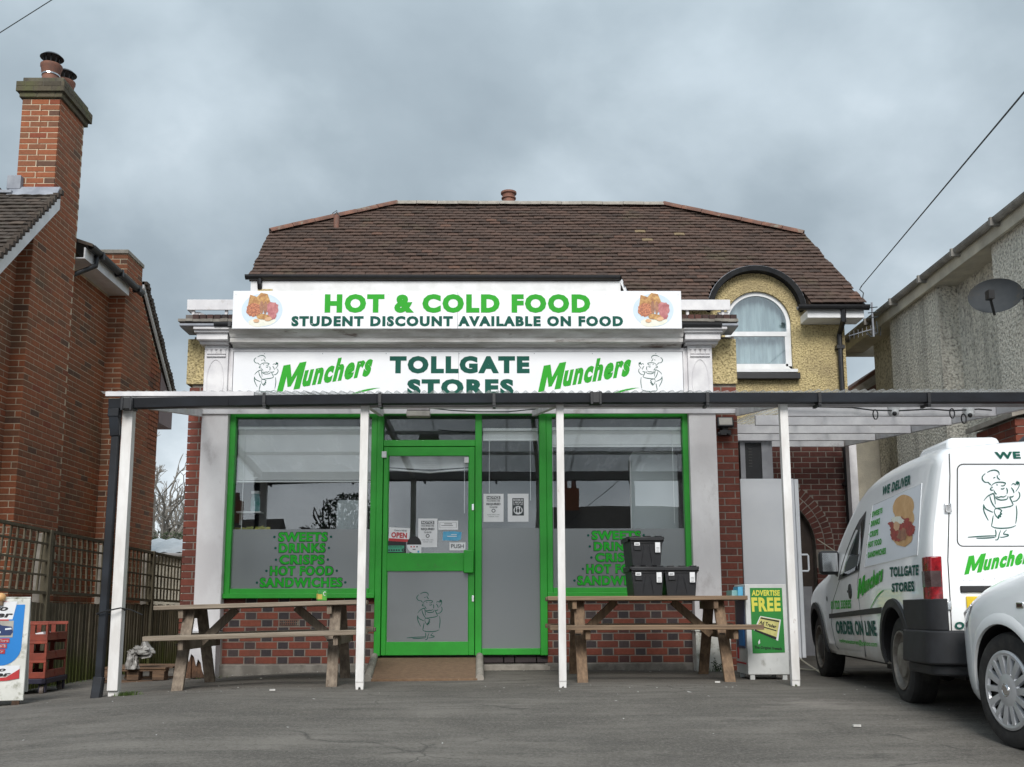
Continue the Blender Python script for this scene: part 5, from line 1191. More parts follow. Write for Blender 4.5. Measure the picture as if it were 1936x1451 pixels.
mb = MB(); mb.box(-5.96, -5.48, 14.27, 14.95, 5.88, 5.94); mb.build('rear_stack_cap', 'stone_pale', nb, bevel=.006)
for i, y in enumerate((12.08, 12.48)):
    Mx = Matrix.Translation((-5.76, y, 7.32)) ; mb = MB()
    Mx = Mx @ Matrix.Diagonal((.88, .88, .9, 1)); mb.lathe([(.13, 0), (.115, .12), (.118, .16), (.13, .18), (.14, .25), (.152, .27), (.152, .30), (.12, .31), (.10, .30)], 20, 0, Mx); pt = mb.build('chimney_pot', 'terracotta', nb, smooth=35)
    mb = MB(); mb.lathe([(.155, .41), (.165, .415), (.12, .455), (.05, .475), (.0001, .48)], 20, 0, Mx); mb.lathe([(.16, .41), (.0001, .42)], 20, 0, Mx)
    for q in range(10):
        a = 2 * PI * q / 10; mb.tube([Mx @ Vector((.11 * math.cos(a), .11 * math.sin(a), .29)), Mx @ Vector((.11 * math.cos(a), .11 * math.sin(a), .42))], .006, 5)
    mb.build('pot_cowl', 'ink_black', pt, smooth=35)
    mb = MB(); mb.lathe([(.122, .135), (.126, .135), (.126, .155), (.122, .155)], 20, 0, Mx); mb.build('clamp_band', 'chrome', pt)
# south roof slope, verge and flashing
S1 = Vector((0, 1, .984)).normalized(); O1 = Vector((0, 9.5, 4.485 + (9.5 - 10.668) * .984 + .10))
rws = int((11.90 - 9.5) / S1.y / .1)
mb = MB(); mb.prism([(-5.48, 9.4, O1.z - .12), (-5.48, 11.95, O1.z - .12 + 2.55 * .984), (-5.48, 11.95, O1.z - .2 + 2.55 * .984), (-5.48, 9.4, O1.z - .2)], (-4.0, 0, 0)); mb.prism([(-5.8, 11.95, 5.66), (-5.8, 12.1, 5.8), (-5.8, 14.6, 3.4), (-5.8, 14.6, 3.3)], (-3.5, 0, 0)); mb.build('roof_deck', 'wood_dark', nb)
tiles(nb, 'tile_dark', O1, (1, 0, 0), S1, rws, lambda k: (-7.4, -5.44 + random.uniform(-.01, .01)), cap=300, rest='tiling')
mb = MB(); mb.prism([(-5.46, 9.4, O1.z - .34), (-5.46, 11.93, O1.z - .34 + 2.53 * .984), (-5.46, 11.93, O1.z - .12 + 2.53 * .984), (-5.46, 9.4, O1.z - .12)], (-.03, 0, 0)); mb.build('barge_board', 'upvc', nb)
mb = MB(); rz_ = random.Random(2)
for i in range(34):
    y = 9.45 + i * .073; z = O1.z + (y - 9.5) * .984 + .03; mb.box(-5.49, -5.425 + rz_.uniform(-.01, .01), y, y + .06, z - .03, z + .025 + rz_.uniform(0, .01))
mb.build('verge_mortar', 'tile_dark', nb, kind='stuff')
mb = MB(); mb.prism([(-5.45, 11.78, 5.70), (-5.45, 11.92, 5.72), (-5.45, 11.925, 5.86), (-5.45, 11.88, 5.86)], (-.62, 0, 0)); mb.box(-6.1, -5.93, 11.85, 11.925, 5.82, 6.0); mb.box(-7.6, -6.0, 11.78, 11.98, 5.74, 5.78); mb.build('lead_flashing', 'lead', nb, bevel=.006)
ridge_run((-6.25, 12.0, 5.86), (-7.6, 12.0, 5.86), 'tile_dark', 'ridge_tile', nb)
# side eave between the stacks
mb = MB(); gutter(mb, (-5.38, 12.72, 5.42), (-5.38, 14.62, 5.40), .11, .07)
for y in (13.0, 13.7, 14.4): mb.box(-5.44, -5.32, y, y + .04, 5.33, 5.43)
mb.build('eaves_gutter', 'black_plastic', nb)
mb = MB(); mb.box(-5.46, -5.44, 12.70, 14.28, 5.23, 5.38); mb.box(-5.74, -5.46, 12.70, 14.28, 5.23, 5.245); mb.build('fascia_board', 'upvc', nb)
mb = MB(); mb.prism([(-5.36, 12.72, 5.44), (-6.4, 12.72, 5.80), (-6.4, 12.72, 5.72), (-5.36, 12.72, 5.40)], (0, 1.55, 0)); mb.build('side_roof', 'tile_dark', nb)
mb = MB(); mb.tube([(-5.40, 12.98, 5.36), (-5.40, 12.96, 5.22), (-5.62, 12.76, 5.02), (-5.67, 12.73, 4.9), (-5.67, 12.73, -.1)], .034, 10)
for z in (4.0, 2.3, .9): mb.cyl((-5.67, 12.73, z), (-5.67, 12.73, z + .06), .044, 10)
mb.build('downpipe', 'black_plastic', nb, smooth=40)
mb = MB(); mb.prism([(-5.5, 14.28, 5.28), (-5.75, 14.28, 5.5), (-5.75, 14.34, 5.5), (-5.5, 14.34, 5.28)], (0, 0, .14)); mb.box(-5.62, -5.46, 14.24, 14.3, 5.32, 5.44); mb.build('stepped_flashing', 'lead', nb)
# rear verge falling away to the north
mb = MB(); mb.prism([(-5.46, 14.93, 5.56), (-5.46, 16.6, 4.08), (-5.46, 16.6, 4.2), (-5.46, 14.93, 5.68)], (.0 - .03, 0, 0)); mb.build('barge_board', 'upvc', nb)
mb = MB(); rz_ = random.Random(2)
for i in range(34):
    y = 14.93 + i * .05; z = 5.62 - i * .05 * .886; mb.box(-6.6, -5.43 + rz_.uniform(-.01, .01), y, y + .14, z + .0, z + .05, R=None)
mb.build('rear_tiling', 'tile_dark', nb, kind='stuff')
mb = MB(); mb.prism([(-5.50, 15.5, 4.9), (-5.50, 16.55, 4.0), (-5.50, 16.55, 3.9), (-5.50, 15.95, 3.9), (-5.50, 15.95, 3.1), (-5.50, 15.5, 3.1)], (-.02, 0, 0)); mb.prism([(-5.49, 15.96, 4.5), (-5.49, 16.6, 4.05), (-5.49, 16.6, 3.66), (-5.49, 15.96, 3.66)], (-.5, 0, 0)); mb.build('soffit_box', 'brown_paint', nb)

# ================================================================== FENCE
fence = thing('garden_fence', 'weathered close-board fence topped with square trellis along the brick house', 'fence', (-4.6, 0, 0))
XF = -4.6
posts = [P(89, 1060, X=XF).y, P(203, 1070, X=XF).y, P(286, 1080, X=XF).y, 15.9]
def gF(y): return gz(XF, y) - .03
me_b = []
for i in range(8):
    mb = MB(); h = .88; mb.box(-.006, .010, -.054, .054, 0, h, 0, i / 7); mb.add([], []); me_b.append(mb.mesh('fence_board', 'fence_board'))
y = 7.6; i = 0
while y < 15.8:
    lift = random.uniform(-.01, .01)
    Mx = Matrix.Translation((random.uniform(-.003, .003), y, gF(y) + lift)) @ Matrix.Rotation(random.gauss(0, .006), 4, 'X') @ Matrix.Rotation(.10, 4, 'Z')
    inst('fence_board', me_b[random.randrange(8)], Mx, fence); y += .088
for k, yp in enumerate([8.0] + posts):
    mb = MB(); mb.box(-.04, .04, yp - .035, yp + .035, gF(yp) - .1, 1.47 - .01 * (yp - 10)); mb.build('trellis_post', 'fence_board', fence, bevel=.004)
    mb = MB(); mb.box(-.13, -.05, yp + .0, yp + .10, gF(yp) - .1, 1.44 - .01 * (yp - 10)); mb.build('concrete_post', 'concrete', fence, bevel=.008)
ends = [7.4] + posts
for a, b in zip(ends[:-1], ends[1:]):
    rows_z = [0.84, 1.0, 1.16, 1.32, 1.455]
    for j, z in enumerate(rows_z):
        hh = .03 if j in (0, 4) else .02; za, zb = z - .012 * (a - 10), z - .012 * (b - 10) + random.uniform(-.012, .012)
        mb = MB(); mb.beam((.012, a + .03, za), (.012, b - .03, zb), .02 if j not in (0, 4) else .04, hh, tint=random.uniform(.2, .8)); mb.build('rail' if j in (0, 4) else 'trellis_lath', 'fence_board', fence, fix=False)
    n = int((b - a) / .135)
    for q in range(1, n):
        yy = a + (b - a) * q / n; lean = random.gauss(.0, .008) + (.05 if a < 8 else 0)
        mb = MB(); mb.beam((-.005, yy - lean, .84 - .012 * (yy - 10)), (-.005, yy + lean, 1.455 - .012 * (yy - 10)), .02, .018, up=(1, 0, 0), tint=random.uniform(.2, 1)); mb.build('trellis_lath', 'fence_board', fence, fix=False)
mb = MB(); mb.box(-.02, .03, 7.5, 15.9, gF(12) - .05, gF(12) + .02); mb.build('gravel_board', 'fence_board', fence)
# lean-to roof and outbuilding beyond the fence
sh = thing('outbuilding', 'low outbuilding with a white ribbed sheet roof beyond the fence', 'shed', (0, 0, 0))
mb = MB(); q0, q1 = P(283, 1017, Y=17.5), P(338, 1048, Y=16.2)
K = 26
vs = []
for i in range(K + 1):
    t_ = i / K; zc = .018 * math.cos(i * PI)
    vs += [(-6.4 + 3.3 * t_, 16.2, 1.58 + zc), (-6.4 + 3.3 * t_, 18.2, 1.95 + zc)]
mb.add(vs + [(x, y_, z - .01) for x, y_, z in vs], [(2 * i, 2 * i + 2, 2 * i + 3, 2 * i + 1) for i in range(K)] + [(2 * K + 2 + 2 * i, 2 * K + 2 + 2 * i + 1, 2 * K + 2 + 2 * i + 3, 2 * K + 2 + 2 * i + 2) for i in range(K)])
mb.build('sheet_roof', 'sheet_roof_white', sh, fix=False)
mb = MB(); mb.box(-6.3, -3.2, 16.3, 18.1, 0, 1.54); mb.build('wall', 'cream_render', sh)
mb = MB(); gutter(mb, (-6.4, 16.17, 1.58), (-3.1, 16.17, 1.56), .1, .06); mb.build('gutter', 'upvc', sh)
# bare trees far behind
def bare_tree(name, loc, h, seed, label, spread=.55, depth=6, bm_='hazed_bark'):
    t = thing(name, label, 'tree', loc); r = random.Random(seed); tr = MB(); cr = MB()
    def grow(p, d, L, rad_, k):
        q = p + d * L; m = p.lerp(q, .5) + Vector((r.uniform(-1, 1), r.uniform(-1, 1), 0)) * L * .05
        (tr if k == 0 else cr).tube([p, m, q], rad_, 6 if k < 2 else 4, caps=False, r2=rad_ * .68)
        if k >= depth: return
        for i in range(r.choice((2, 3, 3)) if k < 4 else 2):
            a = Vector((r.gauss(0, 1), r.gauss(0, 1), r.gauss(.25, .6))).normalized(); nd_ = (d + a * spread * (1 + .25 * k / depth)).normalized()
            grow(q if i < 2 else p.lerp(q, .7), nd_, L * r.uniform(.62, .86), rad_ * .66, k + 1)
    grow(Vector((0, 0, -.2)), Vector((0, 0, 1)), h * .27, h * .028, 0)
    tr.build('trunk', bm_, t, fix=False); cr.build('crown', bm_, t, fix=False); return t
for (px, Y, h, sd_, lab) in ((318, 34, 8.0, 5, 'bare spreading tree in the gap between the brick house and the shop'), (290, 44, 7.4, 11, 'fainter bare tree behind at the left of the gap')):
    p = P(px, 1100, Y=Y); bare_tree('bare_tree', (p.x, Y, 0), h, sd_, lab, depth=7)
def bush(name, loc, rx, rz, n, mat, label, cat, seed, ls=.06):
    r = random.Random(seed); t = thing(name, label, cat, loc); mb = MB()
    for i in range(n):
        a = r.uniform(0, 2 * PI); rr_ = r.uniform(.2, 1) ** .5; z = r.uniform(0.05, 1); k = math.sqrt(max(1 - (z * .95) ** 2, .05)) * (1 + .25 * math.sin(a * 3 + seed))
        c = Vector((rx * rr_ * k * math.cos(a), rx * rr_ * k * math.sin(a), rz * z)); d1 = Vector((r.gauss(0, 1), r.gauss(0, 1), r.gauss(0, 1))).normalized() * ls; d2 = Vector((r.gauss(0, 1), r.gauss(0, 1), r.gauss(0, 1))).normalized() * ls * .6
        mb.add([c - d1, c - d2, c + d1, c + d2], [(0, 1, 2, 3)])
    mb.build('foliage', mat, t, fix=False); mb = MB()
    for i in range(7): mb.tube([(0, 0, 0), (r.uniform(-.5, .5) * rx, r.uniform(-.5, .5) * rx, rz * .8)], rx * .02, 5)
    mb.build('stem', 'bark', t, fix=False); return t
p = P(318, 1100, Y=30); bush('bush', (p.x, 30, 0), 1.3, 3.0, 2600, 'leaf_dark', 'twiggy olive bush below the bare trees in the gap', 'bush', 3, .05)

# ================================================================== RIGHT NEIGHBOUR
rn = thing('pebbledash_house', 'grey stained pebble-dashed house wall at the right edge', 'house')
XG = 5.75; XW = 5.5
zg_ = 4.80
ya1 = P(1884, 600, X=XW).y; yb0 = P(1778, 640, X=XW).y; yb1 = P(1686, 680, X=XW).y
mb = MB(); mb.box(XG, XG + 3.5, 6.0, 14.95, -.1, zg_ - .05); mb.box(XW, XG + .01, 6.0, ya1, -.1, zg_ - .10); mb.box(XW, XG + .01, yb0, yb1, -.1, zg_ - .10)
mb.build('rendered_wall', 'grey_pebbledash', rn)
mb = MB(); mb.box(5.42, 5.45, 6.0, 15.4, zg_ - .16, zg_ - .01); mb.box(5.45, XG, 6.0, 15.4, zg_ - .14, zg_ - .12); mb.box(5.42, XG + .2, 15.4, 15.43, zg_ - .2, zg_)
mb.build('eaves_board', 'cream_render', rn)
mb = MB(); gutter(mb, (5.38, 6.0, zg_ + .03), (5.38, 15.45, zg_ + .03), .10, .06)
for i in range(10): mb.box(5.31, 5.45, 6.5 + i * .95, 6.54 + i * .95, zg_ - .06, zg_ + .035)
mb.build('eaves_gutter', 'old_gutter', rn)
mb = MB(); mb.prism([(5.36, 5.9, zg_ + .04), (8.0, 5.9, zg_ + 1.6), (8.0, 5.9, zg_ + 1.5), (5.4, 5.9, zg_ - .02)], (0, 9.6, 0)); mb.build('tiled_roof', 'clay_red', rn)
# annexe seen between
an = thing('rear_annexe', 'low annexe with red tiled roof and cream wall beyond the canopy at the right', 'outbuilding')
ax0 = P(1617, 900, Y=15.0).x
mb = MB(); mb.box(ax0, 6.2, 15.0, 17.5, 0, 3.45); mb.build('cream_wall', 'cream_render', an)
mb = MB(); ra = [P(1608, 735, Y=15.2), P(1668, 690, Y=15.2), P(1668, 735, Y=15.2)]
mb.prism([ra[0] + Vector((-.1, 0, -.06)), P(1672, 686, Y=15.2), P(1672, 740, Y=15.2), ra[0] + Vector((-.1, 0, -.2))], (0, 2.5, 0)); mb.build('tiled_roof', 'clay_red', an)
mb = MB(); mb.beam(P(1612, 742, Y=15.15), P(1672, 703, Y=15.15), .09, .08); mb.beam(P(1612, 750, Y=15.12), P(1672, 713, Y=15.12), .05, .05); mb.build('eaves_gutter', 'stone_pale', an)
# brick garden wall with coping behind the van
gw = thing('garden_wall', 'short red brick wall with pale coping at the far right behind the van', 'wall', (0, 0, 0))
wy = 9.2; wxa = P(1921, 830, Y=wy).x; wz = P(1936, 790, Y=wy).z
mb = MB(); mb.box(wxa + .02, wxa + .55, wy, wy + .8, 0, wz); mb.build('wall', 'mortar_grey', gw)
bk = Bricks(gw, 'brick_shop'); bk.wall((wxa, wy, 0), (1, 0, 0), (0, -1, 0), .56, wz, tfn=lambda h: random.uniform(.1, .6)); bk.wall((wxa + .02, wy, 0), (0, 1, 0), (-1, 0, 0), .8, wz, tfn=lambda h: random.uniform(.1, .6)); bk.finish(300)
mb = MB(); mb.prism([(wxa - .05, wy - .06, wz), (wxa + .6, wy - .06, wz + .16), (wxa + .6, wy - .06, wz + .22), (wxa - .05, wy - .06, wz + .05)], (0, .95, 0)); mb.build('coping', 'stone_pale', gw)
# satellite dish
dc = P(1882, 566, X=5.12)
sdh = thing('satellite_dish', 'dark grey oval satellite dish bracketed to the pebble-dashed wall', 'satellite dish', tuple(dc), 0)
aim = Vector((-.50, -1, .30)).normalized(); Zq = aim.to_track_quat('Z', 'Y').to_matrix().to_4x4()
mb = MB(); R_ = .255
mb.lathe([(0.0001, 0), (.08, .004), (.16, .018), (.23, .042), (R_, .07), (R_ + .004, .073), (R_, .066), (.23, .034), (.16, .010), (.08, -.004), (0.0001, -.008)], 32, 0, Zq @ Matrix.Diagonal((1, .78, 1, 1))); mb.build('reflector', 'dish_grey', sdh, smooth=40)
mb = MB(); a0 = Zq @ Vector((-.02, -.2, .03)); a1 = Zq @ Vector((-.05, -.12, .24)); mb.tube([a0, a1], .014, 6); mb.box(a1.x - .035, a1.x + .025, a1.y - .05, a1.y + .03, a1.z - .02, a1.z + .07); mb.build('feed_arm', 'black_plastic', sdh)
mb = MB(); b0 = Zq @ Vector((0, 0, -.02)); wl = Vector((XW - dc.x, .05, .05)); mb.tube([b0, b0 + Vector((.06, .1, 0)), wl], .022, 8); mb.box(wl.x - .02, wl.x, wl.y - .08, wl.y + .08, wl.z - .12, wl.z + .1); mb.build('bracket', 'dish_grey', sdh)
mb = MB(); mb.tube([dc + wl + Vector((-.02, -.02, -.05)), dc + wl + Vector((-.015, -.05, -.5)), dc + wl + Vector((-.015, -.06, -1.3))], .008, 6); tag(mb.build('dish_cable', 'black_plastic'), 'thin black cable hanging down the wall from the satellite dish', 'cable')
# ================================================================== CANOPY
cn = thing('canopy', 'low corrugated plastic canopy on white posts across the whole shop front', 'canopy')
CS = .095
def zc(y, x=0.0): return 2.405 + (y - 8.2) * (.157 if x < 2.52 else CS)     # underside of the sheets
def corr(x0, x1, y0, y1, dz):
    n = int((x1 - x0) / .0094); mb = MB(); vs = []
    for i in range(n + 1):
        x = x0 + (x1 - x0) * i / n; h = .013 * math.cos(2 * PI * (x + 4) / .0752)
        for y in (y0, y1): vs.append((x, y, zc(y, x0) + .02 + h + dz))
    k = len(vs); vs += [(a, b, c + .0018) for a, b, c in vs]
    fs = [(2 * i, 2 * i + 1, 2 * i + 3, 2 * i + 2) for i in range(n)] + [(k + 2 * i, k + 2 * i + 2, k + 2 * i + 3, k + 2 * i + 1) for i in range(n)] + [(2 * i, 2 * i + 2, k + 2 * i + 2, k + 2 * i) for i in range(n)] + [(2 * i + 1, k + 2 * i + 1, k + 2 * i + 3, 2 * i + 3) for i in range(n)]
    mb.add(vs, fs); return mb.build('corrugated_sheet', 'corrugated_plastic', cn, fix=False, smooth=50)
for i in range(7): w_ = (2.545 + 3.24) / 7; corr(-3.24 + i * w_, -3.24 + (i + 1) * w_ + (.03 if i < 6 else 0), 8.03 + random.uniform(-.008, .008), 10.42, .0022 * (i % 2))
for i in range(3): w_ = (4.62 - 2.55) / 3; corr(2.55 + i * w_, 2.55 + (i + 1) * w_ + (.03 if i < 2 else 0), 8.03 + random.uniform(-.008, .008), 13.35, .0022 * (i % 2))
# timber frame
mb = MB(); mb.box(-3.10, 4.58, 8.17, 8.215, zc(8.2) - .10, zc(8.2) + .005); mb.build('front_beam', 'grey_board', cn, bevel=.004)
mb = MB(); mb.box(-3.2, -2.0, 8.02, 8.05, zc(8.05) - .015, zc(8.05) + .022); mb.build('end_board', 'white_paint_weathered', cn)
mb = MB(); mb.box(XP0 - .05, XQ1 + .25, 10.345, 10.365, zc(10.4) - .07, zc(10.4) + .0); mb.build('wall_plate', 'white_paint_weathered', cn, bevel=.003)
def rafter(xa, xb, y1=10.34): mb = MB(); mb.beam((xa, 8.22, zc(8.22) - .045), (xb, y1, zc(y1, xa) - .045), .045, .09); mb.build('rafter', 'white_paint_weathered', cn, bevel=.003)
rafter(-3.06, -3.13); rafter(-1.11, -1.24); rafter(.49, .36); rafter(2.36, 2.50); rafter(4.55, 4.58, 13.3)
for k, y in enumerate((8.95, 9.85, 10.85, 11.9, 13.0)):
    mb = MB(); mb.box(2.56, 4.53, y, y + .045, zc(y, 3) - .10, zc(y, 3)); mb.build('purlin', 'white_paint_weathered', cn, bevel=.003)
for y in (9.0, 9.75):
    mb = MB(); mb.box(-3.1, 2.36, y, y + .04, zc(y) - .03, zc(y) + .008); mb.build('batten', 'white_paint_weathered', cn)
# posts
for xc, wd, dp in ((-3.04, .084, .085), (-1.11, .066, .066), (.495, .060, .066), (2.345, .066, .066)):
    zb = gz(xc, 8.2); mb = MB()
    mb.box(xc - wd / 2, xc + wd / 2, 8.11 - (.02 if wd > .08 else 0), 8.168, zb + .05, zc(8.15) - .0)
    # ragged rotten foot
    r = random.Random(int(xc * 10)); pts = [(xc - wd / 2, zb + .05), (xc - wd / 2 + .004, zb - .02), (xc - wd * .2, zb - .03), (xc - wd * .12, zb + r.uniform(0, .02)), (xc + wd * .1, zb + .012), (xc + wd * .22, zb - .02), (xc + wd / 2 - .003, zb - .02), (xc + wd / 2, zb + .05)]
    mb.prism([(a, 8.115, b) for a, b in pts], (0, .05, 0)); mb.build('post', 'post_paint', cn, bevel=.003)
# gutter
gx = [(-3.17, -.045), (-2.2, -.022), (-1.0, -.006), (.4, .0), (4.75, .002)]
zg = P(968, 744, Y=8.03).z
mb = MB()
for (a, da), (b, db) in zip(gx[:-1], gx[1:]): gutter(mb, (a, 8.06, zg + da), (b, 8.06, zg + db), .10, .078, square=True)
mb.build('gutter', 'dark_gutter', cn, bevel=.004)
for px in (499, 718, 934, 1338, 1550, 1757):
    xg = P(px, 755, Y=8.0).x; mb = MB(); mb.box(xg - .012, xg + .012, 7.995, 8.006, zg - .085, zg + .0); mb.box(xg - .012, xg + .012, 8.0, 8.16, zg - .105, zg - .083); mb.box(xg - .010, xg + .014, 8.006, 8.03, zg - .12, zg - .09); mb.build('gutter_bracket', 'black_plastic', cn)
for px, dz in ((1127, 0), (240, -.045)):
    xg = P(px, 755, Y=8.0).x; mb = MB(); mb.box(xg - .05, xg + .05, 7.993, 8.12, zg - .085 + dz, zg + .004 + dz); 
    for s in (-.035, .035): mb.box(xg + s - .01, xg + s + .01, 7.985, 7.994, zg - .10 + dz, zg + .008 + dz)
    mb.build('gutter_union', 'black_plastic', cn, bevel=.003)
mb = MB(); d0 = -3.13
mb.box(d0 - .045, d0 + .045, 8.02, 8.10, zg - .19, zg - .12); mb.beam((d0, 8.06, zg - .17), (d0 + .01, 8.085, zg - .34), .075, .075, up=(0, 1, 0))
mb.beam((d0 + .01, 8.085, zg - .32), (d0 - .01, 8.08, gz(-3.1, 8) + .1), .058, .058, up=(0, 1, 0)); mb.beam((d0 - .01, 8.08, gz(-3.1, 8) + .16), (d0 - .015, 8.05, gz(-3.1, 8) - .02), .072, .072, up=(0, 1, 0))
mb.build('square_downpipe', 'dark_gutter', cn, bevel=.006)
mb = MB(); zt = .62; ring = [(-3.17, 8.03, zt + .0), (-3.1, 8.02, zt + .02), (-2.99, 8.05, zt + .045), (-2.985, 8.13, zt + .03), (-3.08, 8.18, zt), (-3.18, 8.14, zt - .01), (-3.17, 8.03, zt)]; mb.tube(ring, .006, 5); mb.tube([(-2.99, 8.05, zt + .045), (-2.9, 8.02, zt + .03), (-2.8, 8.0, zt - .01)], .004, 5)
mb.build('cable_tie', 'ink_black', cn)
# lights, cameras, cables below the canopy
lt = thing('canopy_light', 'grey rectangular bulkhead light fixed under the canopy above the door', 'light', tuple(P(791, 789, Y=9.75)))
mb = MB(); mb.box(-.115, .115, -.05, .05, .0, .055); mb.build('diffuser', 'lamp_grey', lt, bevel=.008); mb = MB(); mb.box(-.11, .11, -.05, .05, .056, .092); mb.build('housing', 'grey_board', lt, bevel=.004)
mb = MB(); mb.tube([P(815, 772, Y=9.9), P(850, 776, Y=9.9), P(905, 779, Y=9.9), P(960, 779, Y=9.9), P(1010, 774, Y=9.9), P(1030, 770, Y=9.9)], .006, 5); tag(mb.build('sagging_cable', 'ink_dark'), 'thin sagging cable under the canopy to the right of the grey light', 'cable')
fp = P(1369, 812, Y=10.44); fl_ = thing('floodlight', 'black LED floodlight fixed to the brick pier under the canopy', 'floodlight', tuple(fp))
mb = MB(); mb.box(-.085, .085, -.10, -.06, -.01, .10, R=Matrix.Rotation(-.25, 3, 'X')); mb.build('housing', 'black_plastic', fl_, bevel=.008)
mb = MB(); mb.box(-.068, .068, -.104, -.1005, .006, .086, R=Matrix.Rotation(-.25, 3, 'X')); mb.build('lens', 'lamp_grey', fl_)
mb = MB(); mb.box(-.06, .06, -.06, .04, -.07, -.02); mb.box(-.03, .03, -.05, .05, -.03, .05); mb.sphere((-.07, -.07, -.06), .02, 10, 6); mb.sphere((.03, -.07, -.06), .018, 10, 6); mb.build('sensor', 'black_plastic', fl_, smooth=40)
for px, py, lab in ((1690, 780, 'white dome security camera under the canopy nearer the fridge'), (1832, 783, 'white dome security camera with black lens further right under the canopy')):
    c = P(px, py, Y=8.93); t = thing('security_camera', lab, 'camera', tuple(c)); mb = MB(); mb.lathe([(.0001, .06), (.05, .06), (.052, .03), (.045, .0), (.0001, -.0)], 18); mb.sphere((0, -.01, -.0), .042, 16, 10); mb.build('body', 'camera_white', t, smooth=40)
    mb = MB(); d = Vector((-.3, -.8, -.45)).normalized() * .032; mb.sphere(Vector((0, -.012, -.004)) + d, .021, 12, 8); mb.build('lens', 'ink_black', t, smooth=True)
mb = MB(); pts = [P(a, b, Y=8.9) for a, b in ((1480, 768), (1560, 770), (1610, 771), (1650, 776), (1700, 777), (1760, 774), (1800, 777), (1850, 774), (1875, 776))]; mb.tube(pts, .007, 5)
for a, b in ((1655, 782), (1800, 780), (1822, 790)):
    c = P(a, b, Y=8.88); mb.tube([c + Vector((.028 * math.sin(q * .7) * .8, 0, .045 * math.cos(q * .7) - .01)) for q in range(10)], .006, 5)
tag(mb.build('camera_cable', 'ink_black'), 'black cable with hanging loops between the two security cameras', 'cable')

# ================================================================== PICNIC TABLES
def picnic(name_label, loc, rz, ry, mat, matu, flip=False):
    t = thing('picnic_table', name_label, 'picnic table', loc, rz, 'wooden picnic tables outside the shop', ry=ry)
    r = random.Random(int(loc[0] * 10)); L = .875
    for i in range(5):
        y = -.30 + i * .148; mb = MB(); o = r.uniform(-.012, .012); mb.box(-L + o, L + o, y - .068, y + .068, .705, .743, tint=r.random()); mb.build('top_board', mat, t, bevel=.006)
    for s in (-1, 1):
        for i in range(2):
            y = s * (.60 + (i - .5) * .13); mb = MB(); o = r.uniform(-.02, .02) + .03; mb.box(-L + o - .02, L + o + .02, y - .06, y + .06, .455, .495); mb.build('bench_board', mat, t, bevel=.006)
    for xs, sgn in ((-.60, -1), (.64, 1)):
        for s in (-1, 1):
            mb = MB(); mb.beam((xs, s * .60, .0), (xs, s * .20, .72), .042, .092, up=(1, 0, 0)); 
            o = mb.build('leg', matu, t, bevel=.005)
        mb = MB(); mb.box(xs - .065, xs - .024, -.34, .34, .63, .704); mb.build('top_bearer', matu, t, bevel=.004)
        mb = MB(); mb.box(xs + .024, xs + .065, -.68, .68, .375, .453); mb.build('bench_bearer', matu, t, bevel=.004)
        mb = MB(); mb.beam((xs * .95 - sgn * .0, 0, .40), (xs * .42, 0, .70), .045, .07); mb.build('diagonal_brace', matu, t, bevel=.004)
    mb = MB()
    for xs in (-.60, .64):
        for s in (-1, 1): mb.cyl((xs, s * .46, .415), (xs - .05, s * .46, .415), .008, 8)
    mb.build('bolt', 'steel_rim', t); return t
tr = picnic('brown wooden picnic table carrying the black lidded boxes right of the door', (1.30, 9.22, .015), rad(-.6), 0, 'warm_timber', 'warm_timber_upright')
tl = picnic('greyer weathered wooden picnic table left of the door, standing slightly tilted', (-2.05, 8.98, -.035), rad(3.0), rad(-1.5), 'grey_timber', 'grey_timber_upright')
# black lidded boxes
def tote(loc, rz, label):
    t = thing('lidded_box', label, 'box', loc, rz, 'black attached-lid boxes on the picnic table'); w0, w1, d0, d1, h = .125, .146, .19, .20, .235
    mb = MB(); mb.add([(-w0, -d0, 0), (w0, -d0, 0), (w0, d0, 0), (-w0, d0, 0), (-w1, -d1, h), (w1, -d1, h), (w1, d1, h), (-w1, d1, h)], [(3, 2, 1, 0), (4, 5, 6, 7), (0, 1, 5, 4), (1, 2, 6, 5), (2, 3, 7, 6), (3, 0, 4, 7)])
    for s in (-1, 1): mb.beam((s * .018, -d0 - .012, h * .78), (s * .05, -d0 + .002, .02), .006, .01)
    mb.box(-.115, -.05, -d1 - .008, -d0, h * .58, h * .82); mb.box(-w1 - .002, w1 + .002, -d1 - .008, -d1 + .004, h * .86, h * .90)
    mb.build('tub', 'black_plastic', t, bevel=.004)
    mb = MB(); mb.box(-.160, .160, -.215, .215, h, h + .022)
    for a in (-.12, -.02, .08): mb.box(a, a + .06, -.21, -.14, h + .022, h + .031)
    mb.box(-.165, -.158, -.17, .17, h - .02, h + .026); mb.box(.158, .165, -.17, .17, h - .02, h + .026); mb.box(-.15, .15, -.221, -.214, h - .012, h + .018); mb.build('lid', 'black_plastic', t, bevel=.004)
    mb = MB(); mb.box(-.112, -.062, -d1 - .014, -d1 - .009, h * .76, h * .88); mb.box(.075, .120, -d1 - .019, -d1 - .014, h * .50, h * .88); mb.build('paper_label', 'paper', t)
    mb = MB(); mb.box(-.104, -.07, -d1 - .0155, -d1 - .0142, h * .80, h * .83)
    for q in range(4): mb.box(.084, .112, -d1 - .0205, -d1 - .0192, h * (.53 + q * .05), h * (.54 + q * .05))
    mb.build('label_print', 'ink_dark', t); return t
tb = .760
tote((1.308, 9.17, tb), rad(1.5), 'black lidded box at the lower left of the stack of three on the table')
tote((1.298, 9.18, tb + .2665), rad(3), 'black lidded box standing on top of another black box')
tote((1.612, 9.17, tb), rad(-1), 'black lidded box at the lower right with nothing on top of it')
